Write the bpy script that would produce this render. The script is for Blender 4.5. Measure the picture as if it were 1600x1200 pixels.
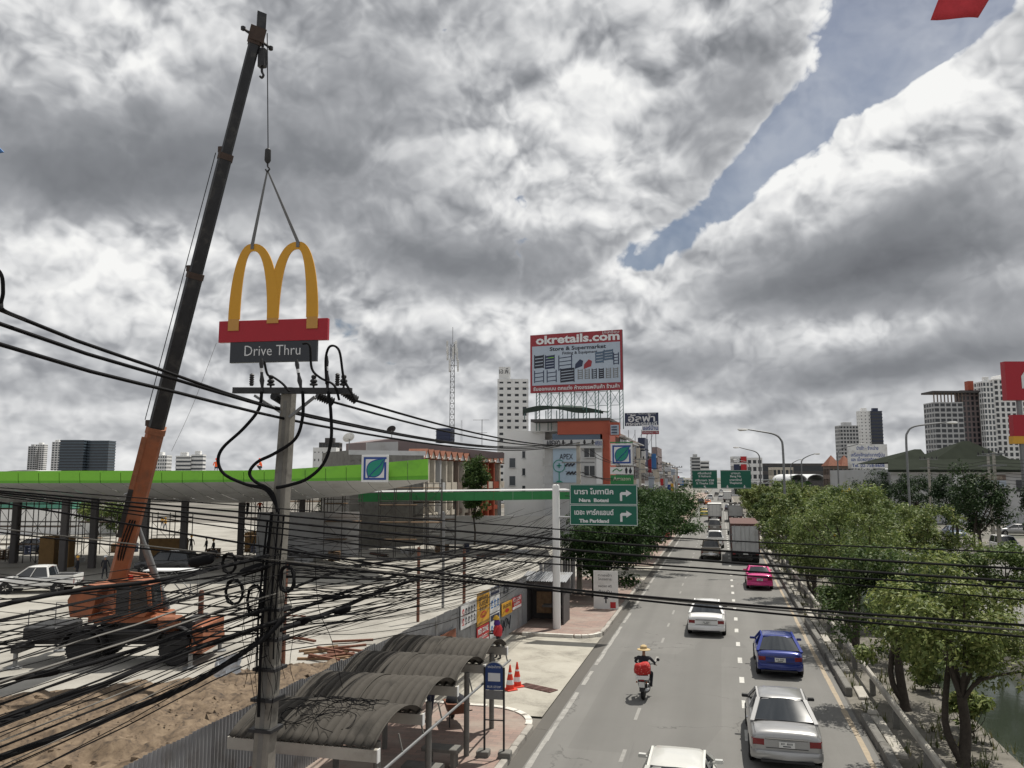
import bpy, bmesh, math, random
import numpy as np
from mathutils import Vector, Matrix
R = math.radians
for o in list(bpy.data.objects): bpy.data.objects.remove(o)
SC = bpy.context.scene
COL = SC.collection

# ---------------------------------------------------------------- camera
FPX, CH, YAW, PIT = 1255.0, 7.7, R(14.5), R(6.6)
cam_d = bpy.data.cameras.new('camera'); cam = bpy.data.objects.new('camera', cam_d); COL.objects.link(cam)
cam_d.sensor_fit = 'HORIZONTAL'; cam_d.sensor_width = 36.0; cam_d.lens = 36.0*FPX/1600.0
cam_d.clip_start = 0.1; cam_d.clip_end = 9000
cam.location = (0, 0, CH); cam.rotation_euler = (R(90)+PIT, 0, YAW)
SC.camera = cam

# survey helpers: where a photographed point stands in the place (metres)
_f = Vector((-math.sin(YAW)*math.cos(PIT), math.cos(YAW)*math.cos(PIT), math.sin(PIT)))
_r = Vector((math.cos(YAW), math.sin(YAW), 0)); _u = _r.cross(_f)
def ray(x, y): return _f + _r*((x-800)/FPX) + _u*((600-y)/FPX)
def gp(x, y, z=0.0):
    d = ray(x, y); return Vector((0, 0, CH)) + d*((z-CH)/d.z)
def atY(x, y, Y):
    d = ray(x, y); return Vector((0, 0, CH)) + d*(Y/d.y)
def atX(x, y, X):
    d = ray(x, y); return Vector((0, 0, CH)) + d*(X/d.x)
def atZ(x, y, D): return Vector((0, 0, CH)) + ray(x, y)*D
def azel(x, y):
    d = ray(x, y).normalized(); return math.degrees(math.atan2(d.x, d.y)), math.degrees(math.asin(d.z))

# ---------------------------------------------------------------- sun, exposure
SUN_EL, SUN_AZ = 64.0, 28.0      # azimuth from +Y (down the road) towards +X
sun_d = bpy.data.lights.new('sun', 'SUN'); sun_d.energy = 5.0; sun_d.angle = R(0.55); sun_d.color = (1.0, 0.95, 0.86)
sun = bpy.data.objects.new('sun', sun_d); COL.objects.link(sun)
_sd = Vector((math.cos(R(SUN_EL))*math.sin(R(SUN_AZ)), math.cos(R(SUN_EL))*math.cos(R(SUN_AZ)), math.sin(R(SUN_EL))))
sun.rotation_euler = _sd.to_track_quat('Z', 'Y').to_euler(); sun.location = (0, 0, 60)
SC.view_settings.view_transform = 'Standard'; SC.view_settings.look = 'None'
SC.view_settings.exposure = 0.0; SC.view_settings.gamma = 1.0; SC.view_settings.use_curve_mapping = False
SC.cycles.max_bounces = 6; SC.cycles.diffuse_bounces = 2; SC.cycles.glossy_bounces = 2
SC.cycles.transparent_max_bounces = 8; SC.cycles.transmission_bounces = 3

# ---------------------------------------------------------------- world: clear sky behind broken cumulus
W = bpy.data.worlds.new('World'); SC.world = W; W.use_nodes = True
NT = W.node_tree; NT.nodes.clear()
class G:                                  # tiny node-graph writer
    def __init__(s, nt): s.nt = nt
    def n(s, t, **k):
        nd = s.nt.nodes.new(t)
        for a, b in k.items(): setattr(nd, a, b)
        return nd
    def link(s, a, b): s.nt.links.new(a, b)
    def put(s, sock, v):
        if isinstance(v, bpy.types.NodeSocket): s.nt.links.new(v, sock)
        else: sock.default_value = v
    def m(s, op, a, b=None, c=None, clamp=False):
        nd = s.n('ShaderNodeMath', operation=op, use_clamp=clamp)
        for i, v in enumerate((a, b, c)):
            if v is not None: s.put(nd.inputs[i], v)
        return nd.outputs[0]
    def v(s, op, a, b=None, scale=None):
        nd = s.n('ShaderNodeVectorMath', operation=op)
        s.put(nd.inputs[0], a)
        if b is not None: s.put(nd.inputs[1], b)
        if scale is not None: s.put(nd.inputs['Scale'], scale)
        return nd.outputs[0]
    def noise(s, vec, scale, detail=6, rough=0.55, dist=0.0, lac=2.0, out=0):
        nd = s.n('ShaderNodeTexNoise'); s.put(nd.inputs['Vector'], vec)
        nd.inputs['Scale'].default_value = scale; nd.inputs['Detail'].default_value = detail
        nd.inputs['Roughness'].default_value = rough; nd.inputs['Distortion'].default_value = dist
        nd.inputs['Lacunarity'].default_value = lac
        return nd.outputs[out]
    def n_sep(s, col):
        nd = s.n('ShaderNodeSeparateColor'); s.link(col, nd.inputs[0]); return nd.outputs[0]
    def sstep(s, x, a, b):
        nd = s.n('ShaderNodeMapRange', interpolation_type='SMOOTHSTEP')
        s.put(nd.inputs['Value'], x); nd.inputs['From Min'].default_value = a; nd.inputs['From Max'].default_value = b
        return nd.outputs['Result']
    def ramp(s, x, stops, interp='LINEAR'):
        nd = s.n('ShaderNodeValToRGB'); cr = nd.color_ramp; cr.interpolation = interp
        while len(cr.elements) < len(stops): cr.elements.new(0.5)
        for e, (p, c) in zip(cr.elements, stops):
            e.position = p; e.color = (*c, 1) if len(c) == 3 else c
        s.put(nd.inputs[0], x); return nd.outputs['Color']
    def mix(s, fac, a, b, bt='MIX'):
        nd = s.n('ShaderNodeMix', data_type='RGBA', blend_type=bt)
        s.put(nd.inputs[0], fac); s.put(nd.inputs[6], a if not isinstance(a, tuple) else (*a[:3], 1)); s.put(nd.inputs[7], b if not isinstance(b, tuple) else (*b[:3], 1))
        return nd.outputs[2]
g = G(NT)
tc = g.n('ShaderNodeTexCoord'); dvec = g.v('NORMALIZE', tc.outputs['Generated'])
sep = g.n('ShaderNodeSeparateXYZ'); g.link(dvec, sep.inputs[0]); dx, dy, dz = sep.outputs
AZ = g.m('MULTIPLY', g.m('ARCTAN2', dx, dy), 180/math.pi)
EL = g.m('MULTIPLY', g.m('ARCSINE', dz), 180/math.pi)
AEn = g.n('ShaderNodeCombineXYZ'); g.put(AEn.inputs[0], AZ); g.put(AEn.inputs[1], EL); AE = AEn.outputs[0]
hz_ = g.m('MULTIPLY', g.m('POWER', g.m('MAXIMUM', dz, 0.0), 0.86), 1.16)     # clouds crowd together towards the horizon
pc = g.n('ShaderNodeCombineXYZ'); g.put(pc.inputs[0], dx); g.put(pc.inputs[1], dy); g.put(pc.inputs[2], hz_)
warp = g.v('SUBTRACT', g.noise(pc.outputs[0], 9.0, 3, 0.55, out=1), (0.5, 0.5, 0.5))
P = g.v('ADD', pc.outputs[0], g.v('SCALE', warp, scale=0.062))
Pu = g.v('ADD', P, (0.005, 0.0, 0.024))
def puffs(vec):                                          # heaped cauliflower heads
    nd = g.n('ShaderNodeTexVoronoi', feature='F1'); g.put(nd.inputs['Vector'], vec); nd.inputs['Scale'].default_value = 8.0
    nd.inputs['Detail'].default_value = 3.0; nd.inputs['Roughness'].default_value = 0.55; nd.inputs['Lacunarity'].default_value = 2.3; nd.normalize = True
    d_ = nd.outputs['Distance']; return g.m('MULTIPLY_ADD', g.m('MULTIPLY', d_, d_), -7.0, 1.0)
n_a = g.noise(P, 5.0, 6, 0.57); n_b = g.noise(Pu, 5.0, 4, 0.57)
b_a = puffs(P); b_b = puffs(Pu)
relief = g.m('ADD', g.m('MULTIPLY', g.m('SUBTRACT', n_a, n_b), 0.9), g.m('MULTIPLY', g.m('SUBTRACT', b_a, b_b), 0.62))
def field(lst, start):
    """soft elliptical masses of cloud (or gaps), anchored to compass bearing and elevation"""
    t = start
    for x, y, rx, ry, amp, rot in lst:
        a, e = azel(x, y)
        mp = g.n('ShaderNodeMapping', vector_type='TEXTURE'); g.link(AE, mp.inputs[0])
        mp.inputs[1].default_value = (a, e, 0); mp.inputs[2].default_value = (0, 0, R(rot)); mp.inputs[3].default_value = (rx*0.0457, ry*0.0457, 1)
        dt = g.n('ShaderNodeVectorMath', operation='DOT_PRODUCT'); g.link(mp.outputs[0], dt.inputs[0]); g.link(mp.outputs[0], dt.inputs[1])
        t = g.m('MULTIPLY_ADD', g.m('POWER', 0.36788, dt.outputs['Value']), amp, t)
    return t
cover = field([(1370, 45, 130, 75, -1.37, 0), (1310, 150, 110, 52, -1.37, 32), (1205, 228, 90, 60, -1.30, 35), (1150, 290, 70, 40, -0.91, 40), (1085, 350, 120, 42, -0.91, 22),
    (1500, 20, 160, 52, -1.43, 25), (1000, 400, 80, 26, -0.59, 10), (1430, 85, 80, 36, -0.98, 25),
    (1380, 280, 150, 90, 0.4, 25), (1335, 190, 45, 30, 0.55, 0), (1225, 272, 40, 32, 0.5, 20), (1480, 120, 46, 26, 0.5, 0), (1255, 90, 40, 34, 0.5, 0), (1175, 190, 40, 30, 0.4, 0), (1550, 200, 90, 60, 0.35, 30), (1180, 440, 120, 60, .3, 0), (1120, 60, 90, 120, .3, 0)], 1.28)
tone = field([
    # dark bases
    (250, 240, 330, 80, -0.244, 10), (470, 290, 230, 60, -0.122, 8), (80, 290, 170, 60, -0.098, 0), (560, 90, 190, 100, -0.134, 0),
    (700, 415, 160, 45, -0.317, -8), (830, 385, 90, 50, -0.146, 0), (1150, 140, 130, 70, -0.171, 30),
    (1330, 430, 230, 42, -0.329, 8), (1420, 340, 150, 60, -0.195, 15), (1500, 480, 150, 45, -0.195, -5), (1430, 570, 230, 30, -0.293, 5), (1040, 570, 130, 24, -0.195, 0),
    (60, 600, 260, 30, -0.098, 0), (650, 570, 140, 30, -0.085, 0), (1250, 665, 300, 26, -0.073, 0), (1130, 475, 90, 22, -0.098, 10),
    # bright heads
    (190, 60, 130, 60, 0.10, 0), (100, 440, 150, 60, 0.17, 0), (230, 390, 110, 40, 0.15, 10), (610, 220, 60, 60, 0.07, 0), (840, 220, 140, 80, 0.14, 0),
    (960, 160, 70, 80, 0.12, 0), (870, 320, 110, 40, 0.11, 0), (1080, 30, 130, 50, 0.12, 0), (1275, 70, 30, 70, 0.10, 0),
    (1340, 205, 120, 34, 0.26, 22), (1210, 265, 75, 34, 0.26, 42), (1500, 125, 110, 40, 0.24, 25), (1430, 250, 120, 34, 0.15, 25),
    (990, 415, 42, 26, 0.17, 0), (1080, 490, 100, 24, 0.15, 0), (1350, 507, 170, 16, 0.13, 0), (1130, 640, 32, 11, 0.24, 0), (1010, 636, 40, 10, 0.16, 0),
    (740, 500, 190, 26, 0.11, 0), (110, 642, 26, 8, 0.14, 0), (350, 682, 40, 8, 0.12, 0), (1430, 647, 42, 9, 0.18, 0)], 0.635)
tone = g.m('MULTIPLY_ADD', g.m('SUBTRACT', tone, 0.60), 1.18, 0.60)
fade = g.sstep(EL, 0.5, 9.0)                          # layers flatten into one pale band by the horizon
n_f = g.noise(P, 26.0, 4, 0.62)
dens = g.m('ADD', g.m('MULTIPLY_ADD', g.m('SUBTRACT', n_f, 0.5), 0.85, cover), g.m('ADD', g.m('MULTIPLY', g.m('SUBTRACT', n_a, 0.5), 2.0), g.m('MULTIPLY', g.m('SUBTRACT', b_a, 0.5), 0.95)))
mask = g.sstep(dens, -0.05, 0.34)
lit = g.sstep(tone, 0.38, 0.74)                        # shaded undersides are smooth, sunlit heads are lumpy
lum = g.m('MULTIPLY_ADD', relief, g.m('MULTIPLY', g.m('MULTIPLY_ADD', lit, 0.70, 0.24), g.m('MULTIPLY_ADD', fade, 0.55, 0.45)), tone)
lum = g.m('MULTIPLY_ADD', g.m('SUBTRACT', n_f, 0.5), g.m('MULTIPLY_ADD', lit, 0.09, 0.02), lum)
lum = g.m('MULTIPLY_ADD', g.m('SUBTRACT', n_a, 0.5), -0.18, lum)
streak = g.n('ShaderNodeCombineXYZ'); g.put(streak.inputs[0], g.m('MULTIPLY', dx, 1.6)); g.put(streak.inputs[1], g.m('MULTIPLY', dy, 1.6)); g.put(streak.inputs[2], g.m('MULTIPLY', dz, 11.0))
lum = g.m('MULTIPLY_ADD', g.m('SUBTRACT', g.noise(streak.outputs[0], 2.6, 4, 0.56), 0.5), g.m('MULTIPLY_ADD', fade, -0.40, 0.42), lum)
lum = g.m('ADD', lum, g.m('MULTIPLY_ADD', fade, -0.06, 0.06))
lum = g.m('MULTIPLY_ADD', g.m('SUBTRACT', 1.0, g.sstep(dens, 0.10, 0.60)), 0.14, lum)     # thin cloud passes more light
ccol = g.ramp(lum, [(0.08, (0.150, 0.157, 0.172)), (0.32, (0.230, 0.240, 0.258)), (0.48, (0.350, 0.360, 0.380)), (0.62, (0.52, 0.53, 0.545)), (0.78, (0.74, 0.745, 0.75)), (0.98, (0.93, 0.93, 0.915))])
sky = g.n('ShaderNodeTexSky', sky_type='NISHITA'); sky.sun_disc = False; sky.sun_elevation = R(SUN_EL); sky.sun_rotation = R(SUN_AZ)
sky.air_density = 1.0; sky.dust_density = 2.0; sky.ozone_density = 1.2
bg1 = g.n('ShaderNodeBackground'); g.link(sky.outputs[0], bg1.inputs[0]); bg1.inputs[1].default_value = 0.06
bg2 = g.n('ShaderNodeBackground'); g.link(ccol, bg2.inputs[0]); bg2.inputs[1].default_value = 1.0
hz = g.m('MAXIMUM', g.m('MAXIMUM', mask, g.m('MULTIPLY', g.sstep(n_a, 0.30, 0.75), 0.30)), g.m('SUBTRACT', 1.0, g.sstep(EL, 0.0, 9.0)))
mx = g.n('ShaderNodeMixShader'); g.link(hz, mx.inputs[0]); g.link(bg1.outputs[0], mx.inputs[1]); g.link(bg2.outputs[0], mx.inputs[2])
wo = g.n('ShaderNodeOutputWorld'); g.link(mx.outputs[0], wo.inputs[0])
W.cycles.sampling_method = 'NONE'
# ---------------------------------------------------------------- mesh, material and naming helpers
RNG = random.Random(7)
def mat(name, col, rough=0.7, metal=0.0, var=0.12, scale=3.0, bump=0.0, bscale=None, spec=0.4, dirt=None, dscale=0.6, coat=0.0):
    m = bpy.data.materials.new(name); m.use_nodes = True; nt = m.node_tree; q = G(nt)
    b = nt.nodes['Principled BSDF']; pos = q.n('ShaderNodeNewGeometry').outputs['Position']
    b.inputs['Roughness'].default_value = rough; b.inputs['Metallic'].default_value = metal; b.inputs['Specular IOR Level'].default_value = spec
    if coat: b.inputs['Coat Weight'].default_value = coat; b.inputs['Coat Roughness'].default_value = 0.05
    c = (*col, 1)
    if var > 0 or dirt:
        n = q.noise(pos, scale, 5, 0.62)
        lo = tuple(max(0, x*(1-var)) for x in col); hi = tuple(min(1, x*(1+var)) for x in col)
        o = q.ramp(n, [(0.25, lo), (0.75, hi)])
        if dirt:
            n2 = q.noise(pos, dscale, 6, 0.65)
            o = q.mix(q.sstep(n2, 0.50, 0.72), o, dirt)
        q.link(o, b.inputs['Base Color'])
    else: b.inputs['Base Color'].default_value = c
    if bump:
        bp = q.n('ShaderNodeBump'); bp.inputs['Strength'].default_value = bump; bp.inputs['Distance'].default_value = 0.02
        q.link(q.noise(pos, bscale or scale*6, 4, 0.6), bp.inputs['Height']); q.link(bp.outputs[0], b.inputs['Normal'])
    return m
class MB:
    def __init__(s): s.v = []; s.f = []; s.mi = []; s.k = 0; s.M = None
    def _a(s, pts):
        i = len(s.v)
        s.v.extend([tuple(s.M @ Vector(p)) if s.M is not None else tuple(p) for p in pts]); return i
    def face(s, pts): i = s._a(pts); s.f.append(tuple(range(i, i+len(pts)))); s.mi.append(s.k); return s
    def faces(s, pts, fs):
        i = s._a(pts)
        for f in fs: s.f.append(tuple(i+a for a in f)); s.mi.append(s.k)
        return s
    def box(s, x0, x1, y0, y1, z0, z1):
        return s.faces([(x0,y0,z0),(x1,y0,z0),(x1,y1,z0),(x0,y1,z0),(x0,y0,z1),(x1,y0,z1),(x1,y1,z1),(x0,y1,z1)],
            [(0,3,2,1),(4,5,6,7),(0,1,5,4),(1,2,6,5),(2,3,7,6),(3,0,4,7)])
    def cbox(s, c, sz): return s.box(c[0]-sz[0]/2, c[0]+sz[0]/2, c[1]-sz[1]/2, c[1]+sz[1]/2, c[2]-sz[2]/2, c[2]+sz[2]/2)
    def chbox(s, x0, x1, y0, y1, z0, z1, b=0.02):        # box with chamfered vertical and top edges
        def ring(d, z): return [(x0+d+b,y0+d,z),(x1-d-b,y0+d,z),(x1-d,y0+d+b,z),(x1-d,y1-d-b,z),(x1-d-b,y1-d,z),(x0+d+b,y1-d,z),(x0+d,y1-d-b,z),(x0+d,y0+d+b,z)]
        pts = ring(0, z0)+ring(0, z1-b)+ring(b, z1)
        fs = [tuple(reversed(range(8))), tuple(range(16, 24))]
        for L in (0, 8):
            for i in range(8): j = (i+1) % 8; fs.append((L+i, L+j, L+8+j, L+8+i))
        return s.faces(pts, fs)
    def bar(s, p, q, w, h=None, up=(0,0,1)):
        h = h or w; p, q = Vector(p), Vector(q); d = (q-p).normalized(); u = Vector(up)
        if abs(d.dot(u)) > 0.97: u = Vector((0,1,0))
        x = d.cross(u).normalized(); y = x.cross(d)
        c = [x*(a*w/2)+y*(b*h/2) for a, b in ((-1,-1),(1,-1),(1,1),(-1,1))]
        return s.faces([p+k for k in c]+[q+k for k in c], [(3,2,1,0),(4,5,6,7),(0,1,5,4),(1,2,6,5),(2,3,7,6),(3,0,4,7)])
    def tube(s, pts, r, n=8, caps=True):
        pts = [Vector(p) for p in pts]; rs = r if isinstance(r, (list, tuple)) else [r]*len(pts); V = []; F = []
        prev = None
        for i, p in enumerate(pts):
            d = (pts[min(i+1, len(pts)-1)]-pts[max(i-1, 0)])
            d = d.normalized() if d.length > 1e-9 else Vector((0,0,1))
            if prev is None: u = Vector((0,0,1)) if abs(d.z) < 0.9 else Vector((1,0,0)); x = d.cross(u).normalized()
            else: x = (prev - d*prev.dot(d)).normalized()
            prev = x; y = d.cross(x)
            for k in range(n): a = 2*math.pi*k/n; V.append(p+(x*math.cos(a)+y*math.sin(a))*rs[i])
        for i in range(len(pts)-1):
            for k in range(n): j = (k+1) % n; F.append((i*n+k, i*n+j, i*n+n+j, i*n+n+k))
        if caps: F.append(tuple(reversed(range(n)))); F.append(tuple(range((len(pts)-1)*n, len(pts)*n)))
        return s.faces(V, F)
    def lathe(s, prof, n=16, c=(0,0,0), axis='Z'):      # prof: (radius, height) pairs
        V = []; F = []
        for r, h in prof:
            for k in range(n):
                a = 2*math.pi*k/n; x, y = r*math.cos(a), r*math.sin(a)
                p = (x, y, h) if axis == 'Z' else ((h, x, y) if axis == 'X' else (y, h, x))
                V.append((c[0]+p[0], c[1]+p[1], c[2]+p[2]))
        for i in range(len(prof)-1):
            for k in range(n): j = (k+1) % n; F.append((i*n+k, i*n+j, i*n+n+j, i*n+n+k))
        F.append(tuple(reversed(range(n)))); F.append(tuple(range((len(prof)-1)*n, len(prof)*n)))
        return s.faces(V, F)
    def prism(s, poly, a0, a1, axis='Y'):                # extrude a 2-D outline; axis Y: (x,z), X: (y,z), Z: (x,y)
        def P(p, a): return (p[0], a, p[1]) if axis == 'Y' else ((a, p[0], p[1]) if axis == 'X' else (p[0], p[1], a))
        n = len(poly); pts = [P(p, a0) for p in poly]+[P(p, a1) for p in poly]
        fs = [tuple(range(n)), tuple(reversed(range(n, 2*n)))]
        for i in range(n): j = (i+1) % n; fs.append((i, i+n, j+n, j))
        return s.faces(pts, fs)
    def loft(s, rings, closed=True, caps=True):
        n = len(rings[0]); V = [p for r_ in rings for p in r_]; F = []
        for i in range(len(rings)-1):
            for k in range(n if closed else n-1): j = (k+1) % n; F.append((i*n+k, i*n+j, i*n+n+j, i*n+n+k))
        if caps: F.append(tuple(reversed(range(n)))); F.append(tuple(range((len(rings)-1)*n, len(rings)*n)))
        return s.faces(V, F)
    def build(s, name, mats, parent=None, smooth=None, fix=True):
        me = bpy.data.meshes.new(name); me.from_pydata(s.v, [], s.f)
        ms = mats if isinstance(mats, (list, tuple)) else [mats]
        for m in ms: me.materials.append(m)
        if len(ms) > 1: me.polygons.foreach_set('material_index', s.mi)
        if fix:
            bm = bmesh.new(); bm.from_mesh(me); bmesh.ops.recalc_face_normals(bm, faces=bm.faces); bm.to_mesh(me); bm.free()
        if smooth is not None:
            me.polygons.foreach_set('use_smooth', [True]*len(me.polygons)); me.set_sharp_from_angle(angle=R(smooth))
        me.update(); return link(name, me, parent)
def link(name, me, parent=None):
    o = bpy.data.objects.new(name, me); COL.objects.link(o)
    if parent is not None: o.parent = parent
    return o
def tag(o, label=None, cat=None, group=None, kind=None):
    if label: o['label'] = label
    if cat: o['category'] = cat
    if group: o['group'] = group
    if kind: o['kind'] = kind
    return o
def thing(name, loc, rz=0.0, label=None, cat=None, group=None):
    o = bpy.data.objects.new(name, None); o.empty_display_size = 0.2; COL.objects.link(o)
    o.location = loc; o.rotation_euler = (0, 0, rz); return tag(o, label, cat, group)
def copy_tree(o, parent=None):
    c = o.copy(); COL.objects.link(c); c.parent = parent
    for ch in o.children: copy_tree(ch, c)
    return c
def struct(o): o['kind'] = 'structure'; return o
def stuffp(o): o['kind'] = 'stuff'; return o
_FC = {}
def txt(s, size, mt, parent, M, width=None, bold=0.0, depth=0.004, name='lettering', align='CENTER'):
    """raised lettering: local x to the right, y up the sign"""
    cu = bpy.data.curves.new('t', 'FONT'); cu.body = s; cu.size = size; cu.align_x = align; cu.align_y = 'CENTER'; cu.extrude = depth; cu.resolution_u = 2; cu.offset = bold
    ob = bpy.data.objects.new('t', cu); COL.objects.link(ob)
    dg = bpy.context.evaluated_depsgraph_get(); me = bpy.data.meshes.new_from_object(ob.evaluated_get(dg))
    bpy.data.objects.remove(ob); bpy.data.curves.remove(cu)
    me.name = name; me.materials.clear(); me.materials.append(mt)
    if width and len(me.vertices):
        xs = [v.co.x for v in me.vertices]; w = max(xs)-min(xs); k = width/max(w, 1e-6)
        c = (max(xs)+min(xs))/2 if align == 'CENTER' else min(xs)
        for v in me.vertices: v.co.x = (v.co.x-c)*k
    o = link(name, me, parent); o.matrix_local = M; return o
def sign_m(x, y, z, face=0.0):                            # lettering plane on a sign facing -Y (turned by face about Z)
    return Matrix.Translation((x, y, z)) @ Matrix.Rotation(face, 4, 'Z') @ Matrix.Rotation(R(90), 4, 'X')
def smooth_path(pts, n=6):
    P = [Vector(p) for p in pts]; out = []
    for i in range(len(P)-1):
        a, b, c, d = P[max(i-1, 0)], P[i], P[i+1], P[min(i+2, len(P)-1)]
        for k in range(n):
            t = k/n; out.append(0.5*((2*b)+(c-a)*t+(2*a-5*b+4*c-d)*t*t+(3*b-a-3*c+d)*t**3))
    out.append(P[-1]); return out

# ---------------------------------------------------------------- materials
M = {}
def D(k, *a, **kw): M[k] = mat(k, *a, **kw)
D('concrete', (0.38,0.36,0.32), 0.85, var=0.14, scale=1.3, bump=0.15, dirt=(0.24,0.22,0.19), dscale=0.9)
D('concrete_dark', (0.16,0.155,0.143), 0.88, var=0.2, scale=2.5, bump=0.2, dirt=(0.10,0.095,0.085), dscale=1.4)
D('kerb', (0.33,0.31,0.28), 0.85, var=0.2, scale=2.5, bump=0.2, dirt=(0.15,0.14,0.12), dscale=1.2)
D('kerb_white', (0.60,0.58,0.53), 0.8, var=0.12, scale=3, dirt=(0.33,0.30,0.26), dscale=2.5)
D('road_white', (0.50,0.495,0.465), 0.7, var=0.15, scale=6, dirt=(0.27,0.262,0.245), dscale=4)
D('road_faint', (0.245,0.24,0.226), 0.75, var=0.15, scale=6, dirt=(0.21,0.20,0.19), dscale=3)
D('road_ochre', (0.335,0.275,0.20), 0.75, var=0.12, scale=5, dirt=(0.26,0.23,0.19), dscale=3)
D('black_cable', (0.010,0.010,0.011), 0.85, var=0, spec=0.1)
D('grey_cable', (0.10,0.095,0.085), 0.6, var=0.2)
D('dark_steel', (0.035,0.035,0.037), 0.55, 0.3, var=0.25, scale=5)
D('galv', (0.42,0.43,0.44), 0.45, 0.7, var=0.12, scale=8)
D('grey_steel', (0.20,0.205,0.21), 0.5, 0.4, var=0.15, scale=6)
D('rust', (0.16,0.07,0.045), 0.85, var=0.35, scale=9)
D('scaffold', (0.085,0.08,0.075), 0.7, 0.3, var=0.35, scale=6)
D('zinc', (0.31,0.32,0.335), 0.5, 0.25, var=0.12, scale=1.2, dirt=(0.22,0.215,0.205), dscale=1.1)
D('roof_tile', (0.070,0.064,0.056), 0.9, var=0.12, scale=3.0, bump=0.0, dirt=(0.030,0.028,0.025), dscale=0.7, spec=0.2)
D('dull_rust', (0.10,0.050,0.042), 0.8, var=0.25, scale=2)
D('boom_trim', (0.055,0.036,0.028), 0.7, var=0.3, scale=4)
D('pole_concrete', (0.20,0.188,0.165), 0.88, var=0.25, scale=3, bump=0.2, dirt=(0.10,0.093,0.08), dscale=1.6)
D('white', (0.72,0.72,0.71), 0.6, var=0.05, scale=2)
D('offwhite', (0.70,0.70,0.685), 0.7, var=0.07, scale=0.8, dirt=(0.46,0.45,0.43), dscale=0.5)
D('sign_green', (0.008,0.115,0.075), 0.4, var=0.08, scale=2)
D('lime', (0.19,0.50,0.045), 0.45, var=0.07, scale=0.25, dirt=(0.15,0.40,0.045), dscale=0.5)
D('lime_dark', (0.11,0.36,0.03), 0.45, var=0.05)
D('dark_green', (0.025,0.19,0.06), 0.5, var=0.1, scale=1)
D('soffit', (0.48,0.485,0.49), 0.55, 0.1, var=0.10, scale=0.3, dirt=(0.36,0.36,0.355), dscale=0.4)
D('gold', (0.61,0.305,0.020), 0.42, var=0.03)
D('sign_red', (0.36,0.010,0.022), 0.42, var=0.03)
D('sign_black', (0.028,0.032,0.040), 0.35, var=0.05)
D('boom_black', (0.022,0.023,0.026), 0.42, 0.2, var=0.3, scale=2.5, dirt=(0.06,0.058,0.055), dscale=1.5)
D('crane_orange', (0.27,0.090,0.040), 0.55, var=0.22, scale=2.5, dirt=(0.17,0.075,0.045), dscale=1.2)
D('crane_rusty', (0.24,0.095,0.05), 0.8, var=0.3, scale=5)
D('tyre', (0.018,0.018,0.019), 0.85, var=0.15)
D('glass', (0.018,0.022,0.027), 0.06, 0.0, var=0, spec=0.8)
D('glass_blue', (0.035,0.075,0.13), 0.12, var=0.15, scale=0.4, spec=0.8)
D('chrome', (0.55,0.55,0.56), 0.18, 1.0, var=0)
D('plastic_black', (0.02,0.02,0.022), 0.5, var=0.1)
D('tail_red', (0.17,0.005,0.008), 0.15, var=0, spec=0.7)
D('plate', (0.62,0.62,0.60), 0.5, var=0.03)
D('cone_red', (0.62,0.045,0.02), 0.55, var=0.08, scale=8)
D('blue_sign', (0.02,0.05,0.17), 0.4, var=0.05)
D('leaf_blue', (0.02,0.06,0.26), 0.4, var=0.05)
D('leaf_teal', (0.015,0.24,0.17), 0.4, var=0.05)
D('soil', (0.12,0.085,0.058), 0.95, var=0.25, scale=2)
D('bark', (0.055,0.045,0.036), 0.95, var=0.35, scale=9, bump=0.5)
D('wood', (0.22,0.14,0.08), 0.8, var=0.3, scale=6)
D('brown_box', (0.19,0.115,0.045), 0.8, var=0.15)
D('orange_cloth', (0.62,0.09,0.02), 0.8, var=0.1, scale=12)
D('red_cloth', (0.48,0.035,0.045), 0.8, var=0.15, scale=12)
D('dark_cloth', (0.022,0.023,0.03), 0.9, var=0.2, scale=12)
D('purple_cloth', (0.09,0.03,0.22), 0.85, var=0.15, scale=12)
D('yellow_cloth', (0.62,0.36,0.03), 0.7, var=0.08)
D('straw', (0.48,0.36,0.19), 0.85, var=0.2, scale=30)
D('skin', (0.30,0.17,0.11), 0.6, var=0.08)
D('yellow_sign', (0.62,0.33,0.035), 0.5, var=0.06)
D('red_sign', (0.46,0.025,0.03), 0.5, var=0.06)
D('poster_white', (0.66,0.67,0.68), 0.5, var=0.04)
D('poster_blue', (0.05,0.17,0.42), 0.5, var=0.05)
D('ink', (0.02,0.022,0.035), 0.5, var=0)
D('navy', (0.025,0.035,0.075), 0.45, var=0.1)
D('board_red', (0.27,0.030,0.040), 0.5, var=0.06)
D('board_pale', (0.38,0.44,0.52), 0.5, var=0.05, scale=0.5)
D('orange_panel', (0.34,0.075,0.04), 0.55, var=0.08, scale=0.7)
D('lattice_teal', (0.09,0.17,0.155), 0.6, 0.2, var=0.25, scale=3)
D('wall_grey', (0.46,0.465,0.47), 0.8, var=0.08, scale=0.4, dirt=(0.36,0.355,0.345), dscale=0.25)
D('wall_white', (0.76,0.76,0.75), 0.8, var=0.04, scale=0.4, dirt=(0.66,0.655,0.64), dscale=0.25)
D('wall_cream', (0.58,0.53,0.45), 0.85, var=0.12, scale=0.5, dirt=(0.36,0.32,0.27), dscale=0.5)
D('wall_brown', (0.20,0.155,0.13), 0.85, var=0.15, scale=0.5, dirt=(0.12,0.10,0.09), dscale=0.5)
D('wall_mauve', (0.20,0.16,0.16), 0.85, var=0.1, scale=0.5)
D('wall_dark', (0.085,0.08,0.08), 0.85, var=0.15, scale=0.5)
D('tile_orange', (0.22,0.085,0.050), 0.8, var=0.2, scale=2)
D('roof_green', (0.022,0.027,0.020), 0.95, var=0.2, scale=0.6, spec=0.05)
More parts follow.
